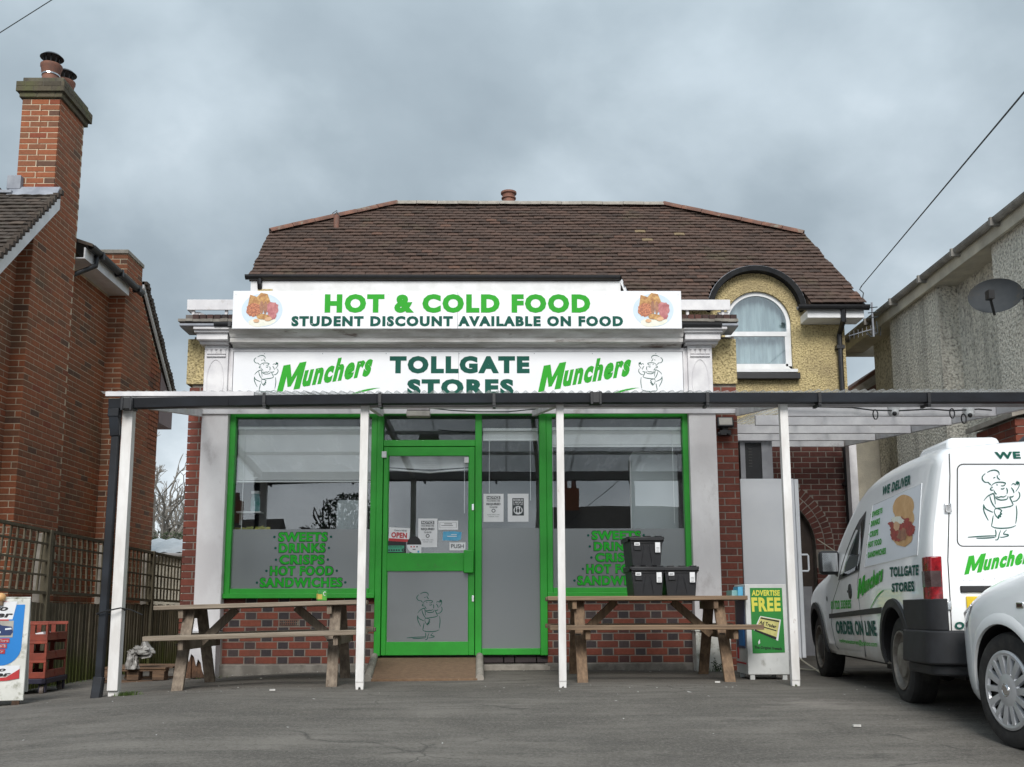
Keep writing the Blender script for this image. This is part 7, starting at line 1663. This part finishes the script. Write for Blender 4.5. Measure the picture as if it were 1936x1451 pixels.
def wheel(parent, y, side, cap, R=.292, wid=.175, xo=.83, spokes=0, steer=0.0, zc_=.29):
    """side -1 = left; outer face at |x| = xo"""
    Mx = Matrix.Translation((side * xo, y, zc_)) @ Matrix.Rotation(steer, 4, 'Z') @ Matrix.Rotation(-side * PI / 2, 4, 'Y')      # local +z points inwards
    mb = MB(); rr = R * .66
    prof = [(rr, .02), (rr + .01, .004), (rr + .03, .0), (R - .035, .002), (R - .012, .012), (R - .002, .030), (R, .045)]
    prof += [(R, wid - .045), (R - .012, wid - .012), (R - .035, wid), (rr, wid - .01), (rr, .02)]
    mb.lathe(prof, 48, 0, Mx)
    for q in range(5):
        pass
    ty = mb.build('wheel', 'tyre', parent, smooth=30)
    mb = MB(); mb.lathe([(R - .0055, .05), (R + .0015, .055), (R + .0015, .062), (R - .0055, .066)], 48, 0, Mx); mb.lathe([(R - .0055, .085), (R + .0015, .09), (R + .0015, .10), (R - .0055, .105)], 48, 0, Mx); mb.build('tread', 'tyre', ty)
    mb = MB()
    if spokes:
        mb.lathe([(rr + .004, .012), (rr + .006, .000), (rr - .006, -.006), (rr - .022, -.002), (rr - .026, .010)], 60, 0, Mx)
        mb.lathe([(.0001, -.008), (.04, -.010), (.065, -.006), (.085, .0), (.092, .012)], 40, 0, Mx)
        for i in range(spokes):
            a = 2 * PI * (i + .5) / spokes; hw0, hw1 = .014, .0085 + (.0 if i % 2 else .004)
            c, s_ = math.cos(a), math.sin(a)
            def pt(r_, w_, z): return Mx @ Vector((r_ * c - w_ * s_, r_ * s_ + w_ * c, z))
            r0, r1 = .078, rr - .018
            mb.add([pt(r0, -hw0, -.001), pt(r0, hw0, -.001), pt(r1, hw1 * 1.6, -.004), pt(r1, -hw1 * 1.6, -.004), pt(r0, -hw0 - .004, .016), pt(r0, hw0 + .004, .016), pt(r1, hw1 * 1.6 + .004, .016), pt(r1, -hw1 * 1.6 - .004, .016), pt((r0 + r1) / 2, 0, -.010)], [(0, 1, 8), (1, 2, 8), (2, 3, 8), (3, 0, 8), (0, 4, 5, 1), (2, 6, 7, 3), (1, 5, 6, 2), (3, 7, 4, 0)])
        hb = mb.build('wheel_trim', 'silver_cap', ty, smooth=35)
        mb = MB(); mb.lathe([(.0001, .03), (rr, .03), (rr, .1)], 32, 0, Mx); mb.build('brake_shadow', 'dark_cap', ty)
        mb = MB(); mb.lathe([(.0001, -.014), (.022, -.014), (.026, -.011), (.030, -.013), (.034, -.011), (.035, -.008)], 24, 0, Mx); mb.build('centre_badge', 'chrome', ty, smooth=30)
    else:
        mb.lathe([(rr + .004, .010), (rr + .002, -.001), (rr - .008, .000), (rr - .014, .02), (rr - .02, .034), (rr - .055, .042), (rr - .075, .026)], 48, 0, Mx); mb.lathe([(rr - .075, .026), (.09, .022), (.085, .02), (.0001, .02)], 40, 0, Mx)
        mb.build('rim', 'steel_rim', ty, smooth=35)
        mb = MB(); mb.lathe([(.118, .024), (.112, .008), (.095, .002), (.06, .0), (.045, -.006), (.03, -.008), (.0001, -.008)], 32, 0, Mx)
        mb.build('hub_cap', cap, ty, smooth=35)
        mb = MB()
        for i in range(16):
            a = 2 * PI * i / 16; rc = rr - .052
            mb.lathe([(.0001, 0), (.009, 0)], 8, 0, Mx @ Matrix.Translation((rc * math.cos(a), rc * math.sin(a), .0405)))
        mb.build('rim_slot', 'ink_black', ty)
    return ty
# ---- delivery van
VL = (3.495, 6.74, .005); VRZ = rad(-6.5)
van = thing('delivery_van', 'white lettered delivery van parked nose-in under the canopy at the right', 'van', VL, VRZ)
VM = Matrix.Translation(VL) @ Matrix.Rotation(VRZ, 4, 'Z'); VI = VM.inverted()
vs_ = Shell(top=[(-.80, 1.58), (-.76, 1.605), (-.6, 1.63), (-.2, 1.65), (.3, 1.655), (.7, 1.64), (1.0, 1.60), (1.25, 1.52), (1.55, 1.34), (1.85, 1.13), (2.1, 1.00), (2.4, .945), (2.7, .90), (3.05, .83), (3.3, .74), (3.44, .63), (3.50, .54)],
            wy=[(-.80, .962), (-.77, .985), (-.66, 1.0), (2.2, 1.0), (2.9, .985), (3.2, .93), (3.4, .84), (3.50, .74)],
            wz=[(.2, .78), (.32, .822), (.5, .838), (.8, .842), (1.0, .832), (1.15, .812), (1.4, .765), (1.6, .72), (1.8, .67)], bot=.235)
ys = [-.80, -.785, -.77, -.74, -.70, -.6, -.4, -.2, 0, .2, .4, .6, .8, 1.0, 1.2, 1.35, 1.5, 1.62, 1.72, 1.85, 2.0, 2.2, 2.4, 2.55, 2.62, 2.7, 2.85, 3.05, 3.2, 3.3, 3.38, 3.44, 3.48, 3.50]
bd = vs_.mesh(ys).build('body', ['van_paint', 'ink_black'], van, smooth=32); cut_arches(bd, (0, 2.716), .345, .30)
def vside(px, py, off):
    o = VI @ CAM; d = (VI.to_3x3() @ ray(px, py)); x = -.84
    for _ in range(8):
        t = (x - o.x) / d.x; p = o + d * t; x = -vs_.W(min(max(p.y, -.8), 3.5), min(max(p.z, .2), 1.7))
    return Vector((x - off, p.y, p.z))
def vrear(px, py, off):
    o = VI @ CAM; d = (VI.to_3x3() @ ray(px, py)); t = (-.80 - off - o.y) / d.y; return o + d * t
def C3(u, v): return 1540 + u / 4.03, 820 + v / 4.03
def C1(u, v): return 1530 + u / 6.596, 1120 + v / 6.596
def densify(pts, n=6): return [tuple(Vector(a).lerp(Vector(b), i / n)) for a, b in zip(pts, pts[1:] + pts[:1]) for i in range(n)]
def surf_patch(pts_px, off, name, mat, fn=vside, grid=8, parent=van):
    """four-sided patch, bilinear between pixel corners TL TR BR BL"""
    TL, TR, BR, BL = [Vector(p) for p in pts_px]; mb = MB(); vs = []
    for j in range(grid + 1):
        for i in range(grid + 1):
            u, v = i / grid, j / grid; p = (TL * (1 - u) + TR * u) * (1 - v) + (BL * (1 - u) + BR * u) * v; vs.append(fn(p.x, p.y, off))
    mb.add(vs, [(j * (grid + 1) + i, j * (grid + 1) + i + 1, (j + 1) * (grid + 1) + i + 1, (j + 1) * (grid + 1) + i) for j in range(grid) for i in range(grid)])
    return mb.build(name, mat, parent, smooth=True)
def surf_line(pts, off, r, name, mat, fn=vside, parent=van, closed=False):
    q = densify([tuple(p) for p in pts], 5); q = q if closed else q[:-4]
    mb = MB(); mb.tube([fn(a, b, off) for a, b in q] + ([fn(*q[0], off)] if closed else []), r, 5, caps=not closed); return mb.build(name, mat, parent)
# cab side window (left) and door lines
def surf_poly(pts, off, name, mat, fn=vside, parent=van): mb = MB(); mb.add([fn(*C3(*p), off) for p in pts], [tuple(range(len(pts)))]); return mb.build(name, mat, parent)
surf_poly([(397, 590), (370, 820), (342, 1050), (265, 1085), (183, 1122), (208, 1010), (250, 880), (300, 750), (345, 660)], .004, 'window_surround', 'black_plastic')
surf_poly([(383, 640), (360, 835), (333, 1036), (270, 1068), (215, 1093), (236, 1005), (276, 885), (322, 770), (356, 695)], .008, 'side_window', 'van_glass')
surf_poly([(270, 935), (335, 930), (334, 1034), (228, 1082), (240, 1010)], .006, 'seat_shape', 'ink_dark')
surf_patch([C3(450, 548), C3(815, 384), C3(782, 922), C3(385, 1016)], .003, 'side_panel', 'panel_pale')
surf_line([C3(447, 545), C3(818, 381), C3(785, 925), C3(382, 1019)], .001, .003, 'panel_edge', 'van_paint', closed=True)
surf_line([C3(392, 592), C3(385, 700), C3(340, 1050), C3(325, 1150), (1633, 1210), (1637, 1243)], .001, .0018, 'door_seam', 'ink_dark')
surf_line([C3(190, 1122), (1574, 1140), (1572, 1180), (1581, 1222), (1586, 1228)], .001, .0018, 'door_seam', 'ink_dark')
surf_patch([C1(262, 272), C1(925, 184), C1(920, 262), C1(264, 328)], .012, 'rub_strip', 'bumper')
surf_patch([C1(345, 708), C1(695, 745), C1(712, 818), C1(350, 770)], .006, 'sill_panel', 'van_paint')
hd = vside(*C3(273, 1203), .008); mb = MB(); mb.lathe([(.0001, 0), (.05, 0), (.052, .01)], 20, 0, Matrix.Translation(hd) @ Matrix.Rotation(PI / 2, 4, 'Y') @ Matrix.Diagonal((1.15, 1, 1, 1))); mb.box(hd.x - .012, hd.x, hd.y - .03, hd.y + .03, hd.z - .01, hd.z + .008); mb.build('door_handle', 'bumper', van)
fc2 = vside(*C3(97, 1258), .004); mb = MB(); mb.lathe([(.0001, 0), (.022, 0)], 12, 0, Matrix.Translation(fc2) @ Matrix.Rotation(PI / 2, 4, 'Y')); mb.build('side_repeater', 'ink_dark', van)
# mirror
mc = vside(*C3(180, 1090), .0) ; mp = Vector((-1.0, mc.y + .02, 0)); 
mmx = VI @ P(*C3(112, 985), Y=(VM @ Vector((-1.0, mc.y, 1.0))).y)
mb = MB(); mb.box(mmx.x - .085, mmx.x + .085, mmx.y - .03, mmx.y + .06, mmx.z - .10, mmx.z + .10); mo = mb.build('door_mirror', 'black_plastic', van, bevel=.03)
mb = MB(); mb.beam((mmx.x + .06, mmx.y + .02, mmx.z - .08), (-.80, mmx.y + .02, mmx.z - .12), .05, .05); mb.build('mirror_arm', 'black_plastic', mo, bevel=.01)
mb = MB(); mb.box(mmx.x - .062, mmx.x + .062, mmx.y - .034, mmx.y - .031, mmx.z - .075, mmx.z + .08); mb.build('mirror_glass', 'chrome', mo)
# windscreen and far side window (simple, seen only from other places)
mb = MB(); rows_ = [1.25, 1.38, 1.5, 1.65, 1.8, 1.95]; vs = []
for y in rows_:
    w_ = vs_.W(y, vs_.T(y)) - .15
    for k in range(7): x = -w_ + 2 * w_ * k / 6; vs.append((x, y + .004, vs_.T(y) + vs_.crown * (1 - (x / w_) ** 2) + .006))
mb.add(vs, [(j * 7 + i, j * 7 + i + 1, (j + 1) * 7 + i + 1, (j + 1) * 7 + i) for j in range(5) for i in range(6)]); mb.build('windscreen', 'van_glass', van, smooth=True)
mb = MB(); q = [(.85, 1.42), (.95, 1.0), (1.9, .98), (1.5, 1.28), (1.2, 1.42)]; mb.add([(vs_.W(a, b) + .005, a, b) for a, b in q], [tuple(range(len(q)))]); mb.build('side_window', 'van_glass', van)
# lettering on the side
SD = ('side_lettering', 'vinyl_dark_green'); SG = ('side_lettering', 'vinyl_green'); SL = ('side_lettering', 'vinyl_green')
def q3(mb, s, BL, BR, TL, TR, bold=.05, off=.0045, C=C3, fn=vside, sh=0):
    m_ = MB(); quadtext(m_, s, C(*TL), C(*TR), C(*BL), C(*BR), fn, off, bold, sh); m_.build(mb[0], mb[1], van)
q3(SD, 'WE DELIVER', (515, 475), (733, 388), (525, 405), (740, 310), .06)
for s, a, b, c, d in (('SWEETS', (443, 640), (522, 605), (446, 595), (524, 563)), ('DRINKS', (433, 712), (502, 688), (436, 668), (504, 641)), ('CRISPS', (425, 792), (490, 774), (428, 748), (492, 726)), ('HOT FOOD', (413, 872), (515, 845), (416, 826), (517, 797)), ('SANDWICHES', (411, 950), (548, 917), (414, 905), (550, 868))):
    q3(SG, s, a, b, c, d, .055, .006); m_ = MB(); m_.add([vside(*C3(a[0] - 8 + dx, a[1] - 24 + dy), .006) for dx, dy in ((-3, 0), (0, -6), (3, 0), (0, 6))], [(0, 1, 2, 3)]); m_.build('bullet_dot', 'vinyl_green', van)
q3(SD, 'TOLLGATE', (577, 1095), (795, 1080), (577, 1018), (797, 998), .05); q3(SD, 'STORES', (592, 1210), (765, 1203), (592, 1142), (762, 1122), .05)
m_ = MB(); m_.add([vside(*C3(328 + 214.3 * x + 4.3 * y, 1262 - 49.2 * x - 570.6 * y), .0045 + d) for x, y, d in MUNCH[0]], MUNCH[1])
q3(SL, '01722 333935', (277, 218), (525, 206), (275, 108), (525, 92), .035, C=C1); q3(SL, 'tollgatestores@yahoo.com', (385, 640), (855, 705), (375, 575), (850, 612), .02, C=C1)
q3(SD, 'ORDER ON LINE', (345, 520), (850, 552), (330, 358), (822, 352), .05, C=C1)
m_.build('slanted_lettering', 'vinyl_green', van)
# bread roll picture on the side panel
mats = ['food_bun', 'food_bacon', 'food_egg', 'food_yolk', 'food_sausage']; mb = MB()
def blob(cx_, cy_, rx, ry2, mi, off, rot=0, jag=.06, n=26, seed=1): mb.add([vside(*C3(a, b), off) for a, b in ellipse2(cx_, cy_, rx, ry2, n, rot, jag, seed)], [tuple(range(n))], mi)
blob(682, 560, 80, 95, 0, .0045, .35, .03); blob(668, 760, 82, 105, 0, .0046, -.35, .08, seed=3); blob(690, 640, 76, 80, 0, .0044, 0, .05)
blob(655, 700, 85, 62, 1, .0055, -.15, .35, 34, 5); blob(640, 770, 55, 50, 1, .0056, 0, .4, 30, 6); blob(735, 735, 36, 52, 1, .0057, .2, .35, 30, 7); blob(640, 660, 48, 30, 2, .0062, .2, .3, 24, 8); blob(632, 705, 24, 36, 3, .0066, 0, .2, 20, 9); blob(675, 770, 38, 44, 4, .0064, .5, .5, 24, 11)
mb.build('bread_roll_picture', mats, van, fix=False)
# rear face
RD = MB(); RG = MB()
def R2(u, v): return u, v
quadtext(RD, 'WE DELIVER', (1880, 855), (2058, 851), (1882, 868), (2060, 866), vrear, .004, .06)
RD.build('rear_lettering', 'vinyl_dark_green', van); RD = MB()
quadtext(RD, 'ORDER ON LINE', (1805, 1176), (1990, 1176), (1805, 1190), (1990, 1190), vrear, .008, .06)
RD.build('rear_lettering', 'vinyl_dark_green', van); RD = MB()
st = [[(1830 + (a - 240) * .2513, 889 + (b - 542) * .254) for a, b in s_] for s_ in CHEF]; t_ = strokes2d(st, 2.0); RD.add([vrear(a, b, .004) for a, b in t_[0]], t_[1]); RD.build('chef_drawing', 'vinyl_dark_green', van)
RG.add([vrear(1823 + 150 * x, 1087 - 2 * x - 133 * y, .004 + d) for x, y, d in MUNCH[0]], MUNCH[1]); RG.build('rear_green_lettering', 'vinyl_green', van)
mb = MB(); quadtext(mb, 'VAUXHALL', (1818, 1091), (1886, 1091), (1820, 1097.5), (1886, 1097.5), vrear, .006, .01, 0, 1.15); mb.build('chrome_lettering', 'chrome', van)
def rr_loop(x0, y0, x1, y1, r):
    o = []
    for cx_, cy_, a0 in ((x1 - r, y0 + r, -PI / 2), (x1 - r, y1 - r, 0), (x0 + r, y1 - r, PI / 2), (x0 + r, y0 + r, PI)):
        o += [(cx_ + r * math.cos(a0 + PI / 2 * i / 5), cy_ + r * math.sin(a0 + PI / 2 * i / 5)) for i in range(6)]
    return o
lp = [vrear(a, b, .001) for a, b in rr_loop(1810, 878, 1985, 1033, 11)]; mb = MB(); mb.tube(lp + [lp[0]], .0035, 5, caps=False); mb.build('door_window_edge', 'dark_cap', van)
seam = [(1794.5, 858), (1796, 900), (1792, 1060), (1797, 1145), (1799, 1193)]; mb = MB(); mb.tube([vrear(a, b, .001) for a, b in seam], .0035, 5); mb.tube([vrear(a, b, .001) for a, b in ((1994, 850), (1996, 1193))], .0035, 5); mb.build('door_seam', 'ink_black', van)
for py in (961, 1145):
    c = vrear(1793, py, .01); mb = MB(); mb.box(c.x - .022, c.x + .018, c.y - .006, c.y + .02, c.z - .028, c.z + .028); mb.build('hinge', 'chrome', van, bevel=.005)
a0, a1 = vrear(1816, 1108, .012), vrear(1990, 1120, .012); mb = MB(); mb.box(a0.x, a1.x, -.815, -.79, a1.z, a0.z); mb.build('plate_handle', 'bumper', van, bevel=.006)
a0, a1 = vrear(1827, 1128, .012), vrear(1990, 1162, .012); mb = MB(); mb.box(a0.x, a0.x + .52, -.812, -.80, a1.z, a0.z); mb.build('number_plate', 'plate_yellow', van, bevel=.003)
# tail lamps
la = vrear(1792, 1052, 0); lb = vrear(1792, 1139, 0)
for s in (-1, 1):
    mb = MB(); o_ = []
    for z in (lb.z, la.z):
        w1 = vs_.W(-.7, z); o_ += [(-s * 0, 0, 0)] * 0 + [(s * (w1 + .008), -.70, z), (s * (w1 + .008), -.76, z), (s * (w1 - .012), -.808, z), (s * (w1 - .075), -.814, z), (s * (w1 - .08), -.79, z), (s * (w1 - .03), -.70, z)]
    mb.add(o_, [(0, 1, 2, 3, 4, 5), (11, 10, 9, 8, 7, 6)] + [(i, i + 6, (i + 1) % 6 + 6, (i + 1) % 6) for i in range(6)]); tlp = mb.build('tail_lamp', 'brake_red', van, bevel=.006)
    zm = (la.z + lb.z) / 2; mb = MB(); w1 = vs_.W(-.7, zm); mb.add([(s * (w1 + .0095), -.705, z) for z in (zm - .045, zm + .05)] + [(s * (w1 + .0095), -.76, z) for z in (zm - .045, zm + .05)] + [(s * (w1 - .011), -.8095, z) for z in (zm - .045, zm + .05)] + [(s * (w1 - .07), -.8155, z) for z in (zm - .045, zm + .05)], [(0, 1, 3, 2), (2, 3, 5, 4), (4, 5, 7, 6)]); mb.build('clear_lens', 'lamp_clear', tlp)
# bumper with side cladding
def plan(off): 
    o = [(-.842 - off, -.27), (-.842 - off, -.66)] + [(-.722 - (.12 + off) * math.cos(a), -.73 - (.12 + off) * math.sin(a)) for a in [PI / 2 * i / 6 for i in range(7)]] + [(-.35, -.88 - off), (0, -.895 - off)]
    return o + [(-x, y) for x, y in reversed(o[:-1])]
def band(name, off, z0, z1, cut=None, mat='bumper', slope=0.0):
    p = plan(off); q = plan(-.10); mb = MB(); n = len(p)
    if cut: p = [a for a in p if a[0] < cut]; q = q[:len(p)]; n = len(p)
    vs = [(x, y, z0) for x, y in p] + [(x * (1 - slope), y * (1 - slope), z1) for x, y in p] + [(x, y, z0) for x, y in q] + [(x, y, z1) for x, y in q]
    fs = []
    for i in range(n - 1): fs += [(i, i + 1, n + i + 1, n + i), (n + i, n + i + 1, 3 * n + i + 1, 3 * n + i), (i, 2 * n + i, 2 * n + i + 1, i + 1)]
    fs += [(0, n, 3 * n, 2 * n), (n - 1, 3 * n - 1, 4 * n - 1, 2 * n - 1)]
    if cut:
        mb.add(vs, fs); mb.build(name, mat, van, smooth=35, bevel=.012); mb = MB(); mb.add([(-x, y, z) for x, y, z in vs], [tuple(reversed(f)) for f in fs])
    else: mb.add(vs, fs)
    return mb.build(name, mat, van, smooth=35, bevel=.012)
zt_c = vside(1745, 1133, 0).z
band('bumper', .035, .30, .50, slope=.015); band('bumper_lower', .0, .235, .30)
band('side_cladding', .012, .50, zt_c, cut=-.74)
# arch trims
for yc in (0, 2.716):
    for s in (-1, 1):
        mb = MB(); n = 26; vs = []
        for i in range(n + 1):
            a = -.12 + (PI + .24) * i / n
            for rr, ox in ((.338, .0), (.342, .018), (.395, .016), (.402, -.004)):
                y = yc + rr * math.cos(a); z = .30 + rr * 1.0 * math.sin(a); z2 = max(z, .21); x = vs_.W(min(max(y, -.8), 3.45), z2) + ox; vs.append((s * x, y, z2))
        mb.add(vs, [(i * 4 + j, i * 4 + j + 1, (i + 1) * 4 + j + 1, (i + 1) * 4 + j) for i in range(n) for j in range(3)]); mb.build('wheel_arch_trim', 'bumper', van, smooth=50)
for s in (-1, 1):
    wheel(van, 0, s, 'steel_rim', xo=.815); wheel(van, 2.716, s, 'dark_cap', xo=.815, steer=rad(0))
# dark underside pieces
mb = MB(); mb.box(-.6, .6, -.6, 3.2, .20, .26); mb.box(-.5, -.3, .5, 1.6, .15, .22); mb.cyl((-.45, .2, .19), (-.45, 1.2, .19), .05, 10); mb.cyl((-.7, 0, .29), (.7, 0, .29), .05, 10); mb.build('underbody', 'ink_black', van)
# roof pods and aerial
def pod(x0, x1, y0, y1, h, name):
    mb = MB(); zb = lambda y: vs_.T(y) - .03
    mb.add([(x0, y0, zb(y0)), (x1, y0, zb(y0)), (x1, y1, zb(y1)), (x0, y1, zb(y1)), (x0 + .02, y0 + .03, vs_.T(y0) + h), (x1 - .02, y0 + .03, vs_.T(y0) + h), (x1 - .02, y1 - .12, vs_.T(y1) + h * .9), (x0 + .02, y1 - .12, vs_.T(y1) + h * .9)], [(3, 2, 1, 0), (4, 5, 6, 7), (0, 1, 5, 4), (1, 2, 6, 5), (2, 3, 7, 6), (3, 0, 4, 7)]); return mb.build(name, 'van_paint', van, bevel=.03)
pod(-.60, -.25, -.55, .16, .075, 'roof_pod'); pod(.02, .5, -.62, .6, .05, 'roof_pod')
mb = MB(); mb.tube([(-.2, -.68, 1.64), (-.16, -.66, 1.675), (-.06, -.66, 1.68), (-.02, -.68, 1.655)], .018, 8); mb.build('roof_aerial_base', 'black_plastic', van)

# ---- small white car at the right edge
KL = (3.39, 5.30, gz(3.0, 5.30)); KRZ = rad(5)
car_ = thing('parked_car', 'white hatchback at the right edge showing its front wheel with silver spoked trim', 'car', KL, KRZ)
cs_ = Shell(top=[(-3.28, .60), (-3.24, .85), (-3.1, 1.0), (-2.95, 1.22), (-2.7, 1.38), (-2.1, 1.45), (-1.5, 1.44), (-1.1, 1.36), (-.7, 1.17), (-.38, 1.00), (-.15, .925), (.15, .865), (.42, .79), (.60, .70), (.69, .60), (.73, .50)],
            wy=[(-3.28, .80), (-3.1, .93), (-2.7, .985), (-1.5, 1.0), (-.3, .995), (.1, .985), (.35, .94), (.55, .84), (.68, .70), (.73, .58)],
            wz=[(.18, .77), (.3, .815), (.5, .828), (.65, .826), (.80, .80), (.95, .76), (1.2, .68), (1.45, .60)], bot=.19, rc=.15)
ys2 = [-3.28, -3.25, -3.2, -3.1, -2.95, -2.8, -2.6, -2.3, -2.0, -1.6, -1.3, -1.1, -.9, -.7, -.5, -.38, -.25, -.15, 0, .1, .2, .3, .38, .46, .53, .6, .65, .69, .72, .73]
cb2 = cs_.mesh(ys2).build('body', ['car_paint', 'ink_black'], car_, smooth=40); cut_arches(cb2, (0, -2.49), .325, .30)
for yy in (0, -2.49):
    for s in (-1, 1): wheel(car_, yy, s, 'silver_cap', R=.295, xo=.80, spokes=14, zc_=.29)
    for s in (-1, 1):
        mb = MB(); n = 26; vs = []
        for i in range(n + 1):
            a = -.1 + (PI + .2) * i / n
            for rr, ox in ((.322, -.01), (.324, .006), (.350, .010), (.385, -.002)):
                y = yy + rr * math.cos(a); z = max(.30 + rr * math.sin(a), .2); vs.append((s * (cs_.W(min(y, .7), z) + ox), y, z))
        mb.add(vs, [(i * 4 + j, i * 4 + j + 1, (i + 1) * 4 + j + 1, (i + 1) * 4 + j) for i in range(n) for j in range(3)]); mb.build('wheel_arch_lip', 'car_paint', car_, smooth=60)
for s in (-1, 1):
    mb = MB(); q = [(-.42, .96), (-.95, 1.24), (-1.5, 1.36), (-2.2, 1.36), (-2.7, 1.22), (-2.75, .98), (-1.5, .94)]; mb.add([(s * (cs_.W(a, b) + .004), a, b) for a, b in q], [tuple(range(7))]); mb.build('side_window', 'van_glass', car_)
mb = MB(); vs = []
for y in (-1.12, -.9, -.7, -.45, -.32):
    w_ = cs_.W(y, cs_.T(y)) - .16
    for k in range(7): x = -w_ + 2 * w_ * k / 6; vs.append((x, y + .004, cs_.T(y) + cs_.crown * (1 - (x / w_) ** 2) + .007))
mb.add(vs, [(j * 7 + i, j * 7 + i + 1, (j + 1) * 7 + i + 1, (j + 1) * 7 + i) for j in range(4) for i in range(6)]); mb.build('windscreen', 'van_glass', car_, smooth=True)
for s in (-1, 1):
    mb = MB(); q = [(.40, .60), (.62, .56), (.56, .68), (.30, .74)]; mb.add([(s * (cs_.W(a, b) + .004), a, b) for a, b in q], [(0, 1, 2, 3)]); mb.build('headlamp', 'lamp_clear', car_)
CM = Matrix.Translation(KL) @ Matrix.Rotation(KRZ, 4, 'Z'); CI = CM.inverted()
def cside(px, py, off):
    o = CI @ CAM; d = (CI.to_3x3() @ ray(px, py)); x = -.82
    for _ in range(8): t = (x - o.x) / d.x; p = o + d * t; x = -cs_.W(min(max(p.y, -3.2), .73), min(max(p.z, .2), 1.4))
    return Vector((x - off, p.y, p.z))
b_ = cside(1928, 1145, .0); mb = MB(); mb.box(b_.x - .006, b_.x + .004, b_.y - .035, b_.y + .025, b_.z - .016, b_.z + .016); mb.build('wing_badge', 'chrome', car_, bevel=.004)
mb = MB(); mb.box(b_.x - .0075, b_.x - .006, b_.y - .025, b_.y + .015, b_.z - .008, b_.z + .008); mb.build('badge_centre', 'lamp_clear', car_)
mb = MB(); mb.box(-.55, .55, -3.0, .45, .16, .24); mb.build('underbody', 'ink_black', car_)

# ================================================================== ACROSS THE ROAD (seen mirrored in the shop glass)
def far_house(x, y, w, d, h, rh, label, chim):
    t = thing('opposite_house', label, 'house', (x, y, -.4)); mb = MB(); mb.box(-w / 2, w / 2, -d / 2, d / 2, 0, h); mb.build('wall', 'brown_paint', t)
    mb = MB(); mb.prism([(-w / 2 - .3, d / 2 + .3, h - .05), (-w / 2 - .3, -d / 2 - .3, h - .05), (-w / 2 - .3, 0, h + rh)], (w + .6, 0, 0)); mb.build('roof', 'tile_dark', t)
    for cx_ in chim:
        mb = MB(); mb.box(cx_ - .4, cx_ + .4, -.3, .3, h + rh * .5, h + rh + .8); c = mb.build('chimney', 'brick_red_neighbour', t); mb = MB()
        for q in (-.2, .2): mb.lathe([(.12, 0), (.10, .35), (.0001, .35)], 10, 0, Matrix.Translation((cx_ + q, 0, h + rh + .8)))
        mb.build('chimney_pot', 'terracotta', c)
    for k in range(int(w / 2.2)):
        for z in (.9, 3.2):
            if z + 1.1 > h: continue
            xx = -w / 2 + 1.1 + k * 2.2; mb = MB(); mb.box(xx - .5, xx + .5, d / 2 - .02, d / 2 + .04, z, z + 1.1); f_ = mb.build('window', 'upvc', t); mb = MB(); mb.box(xx - .44, xx + .44, d / 2 + .03, d / 2 + .05, z + .06, z + 1.04); mb.build('pane', 'ink_dark', f_)
    return t
far_house(5.6, -22, 7.5, 7, 3.2, 2.3, 'dark house across the road mirrored in the right shop window', [-2.6])
far_house(17, -23, 9, 7, 5.0, 2.3, 'taller house across the road beyond the dark one', [3])
far_house(-16, -24, 12, 7, 3.0, 2.2, 'low house across the road on the left', [-3, 4])
tp = thing('telegraph_pole', 'dark telegraph pole across the road mirrored in the right shop window', 'pole', (4.9, -16, -.4)); mb = MB(); mb.tube([(0, 0, 0), (0, 0, 6.6)], .13, 10, r2=.09); mb.build('shaft', 'bark', tp); mb = MB(); mb.box(-.3, .3, -.05, .05, 6.1, 6.2); mb.build('cross_arm', 'bark', tp)
bare_tree('bare_tree', (-5.2, -15, -.4), 6.5, 17, 'leafy dark tree across the road mirrored in the left shop window', depth=5, bm_='bark')
bush('bush', (-5.3, -14.8, 2.2), 1.3, 2.6, 1500, 'leaf_dark', 'dark foliage across the road mirrored in the left window', 'bush', 6, .09)
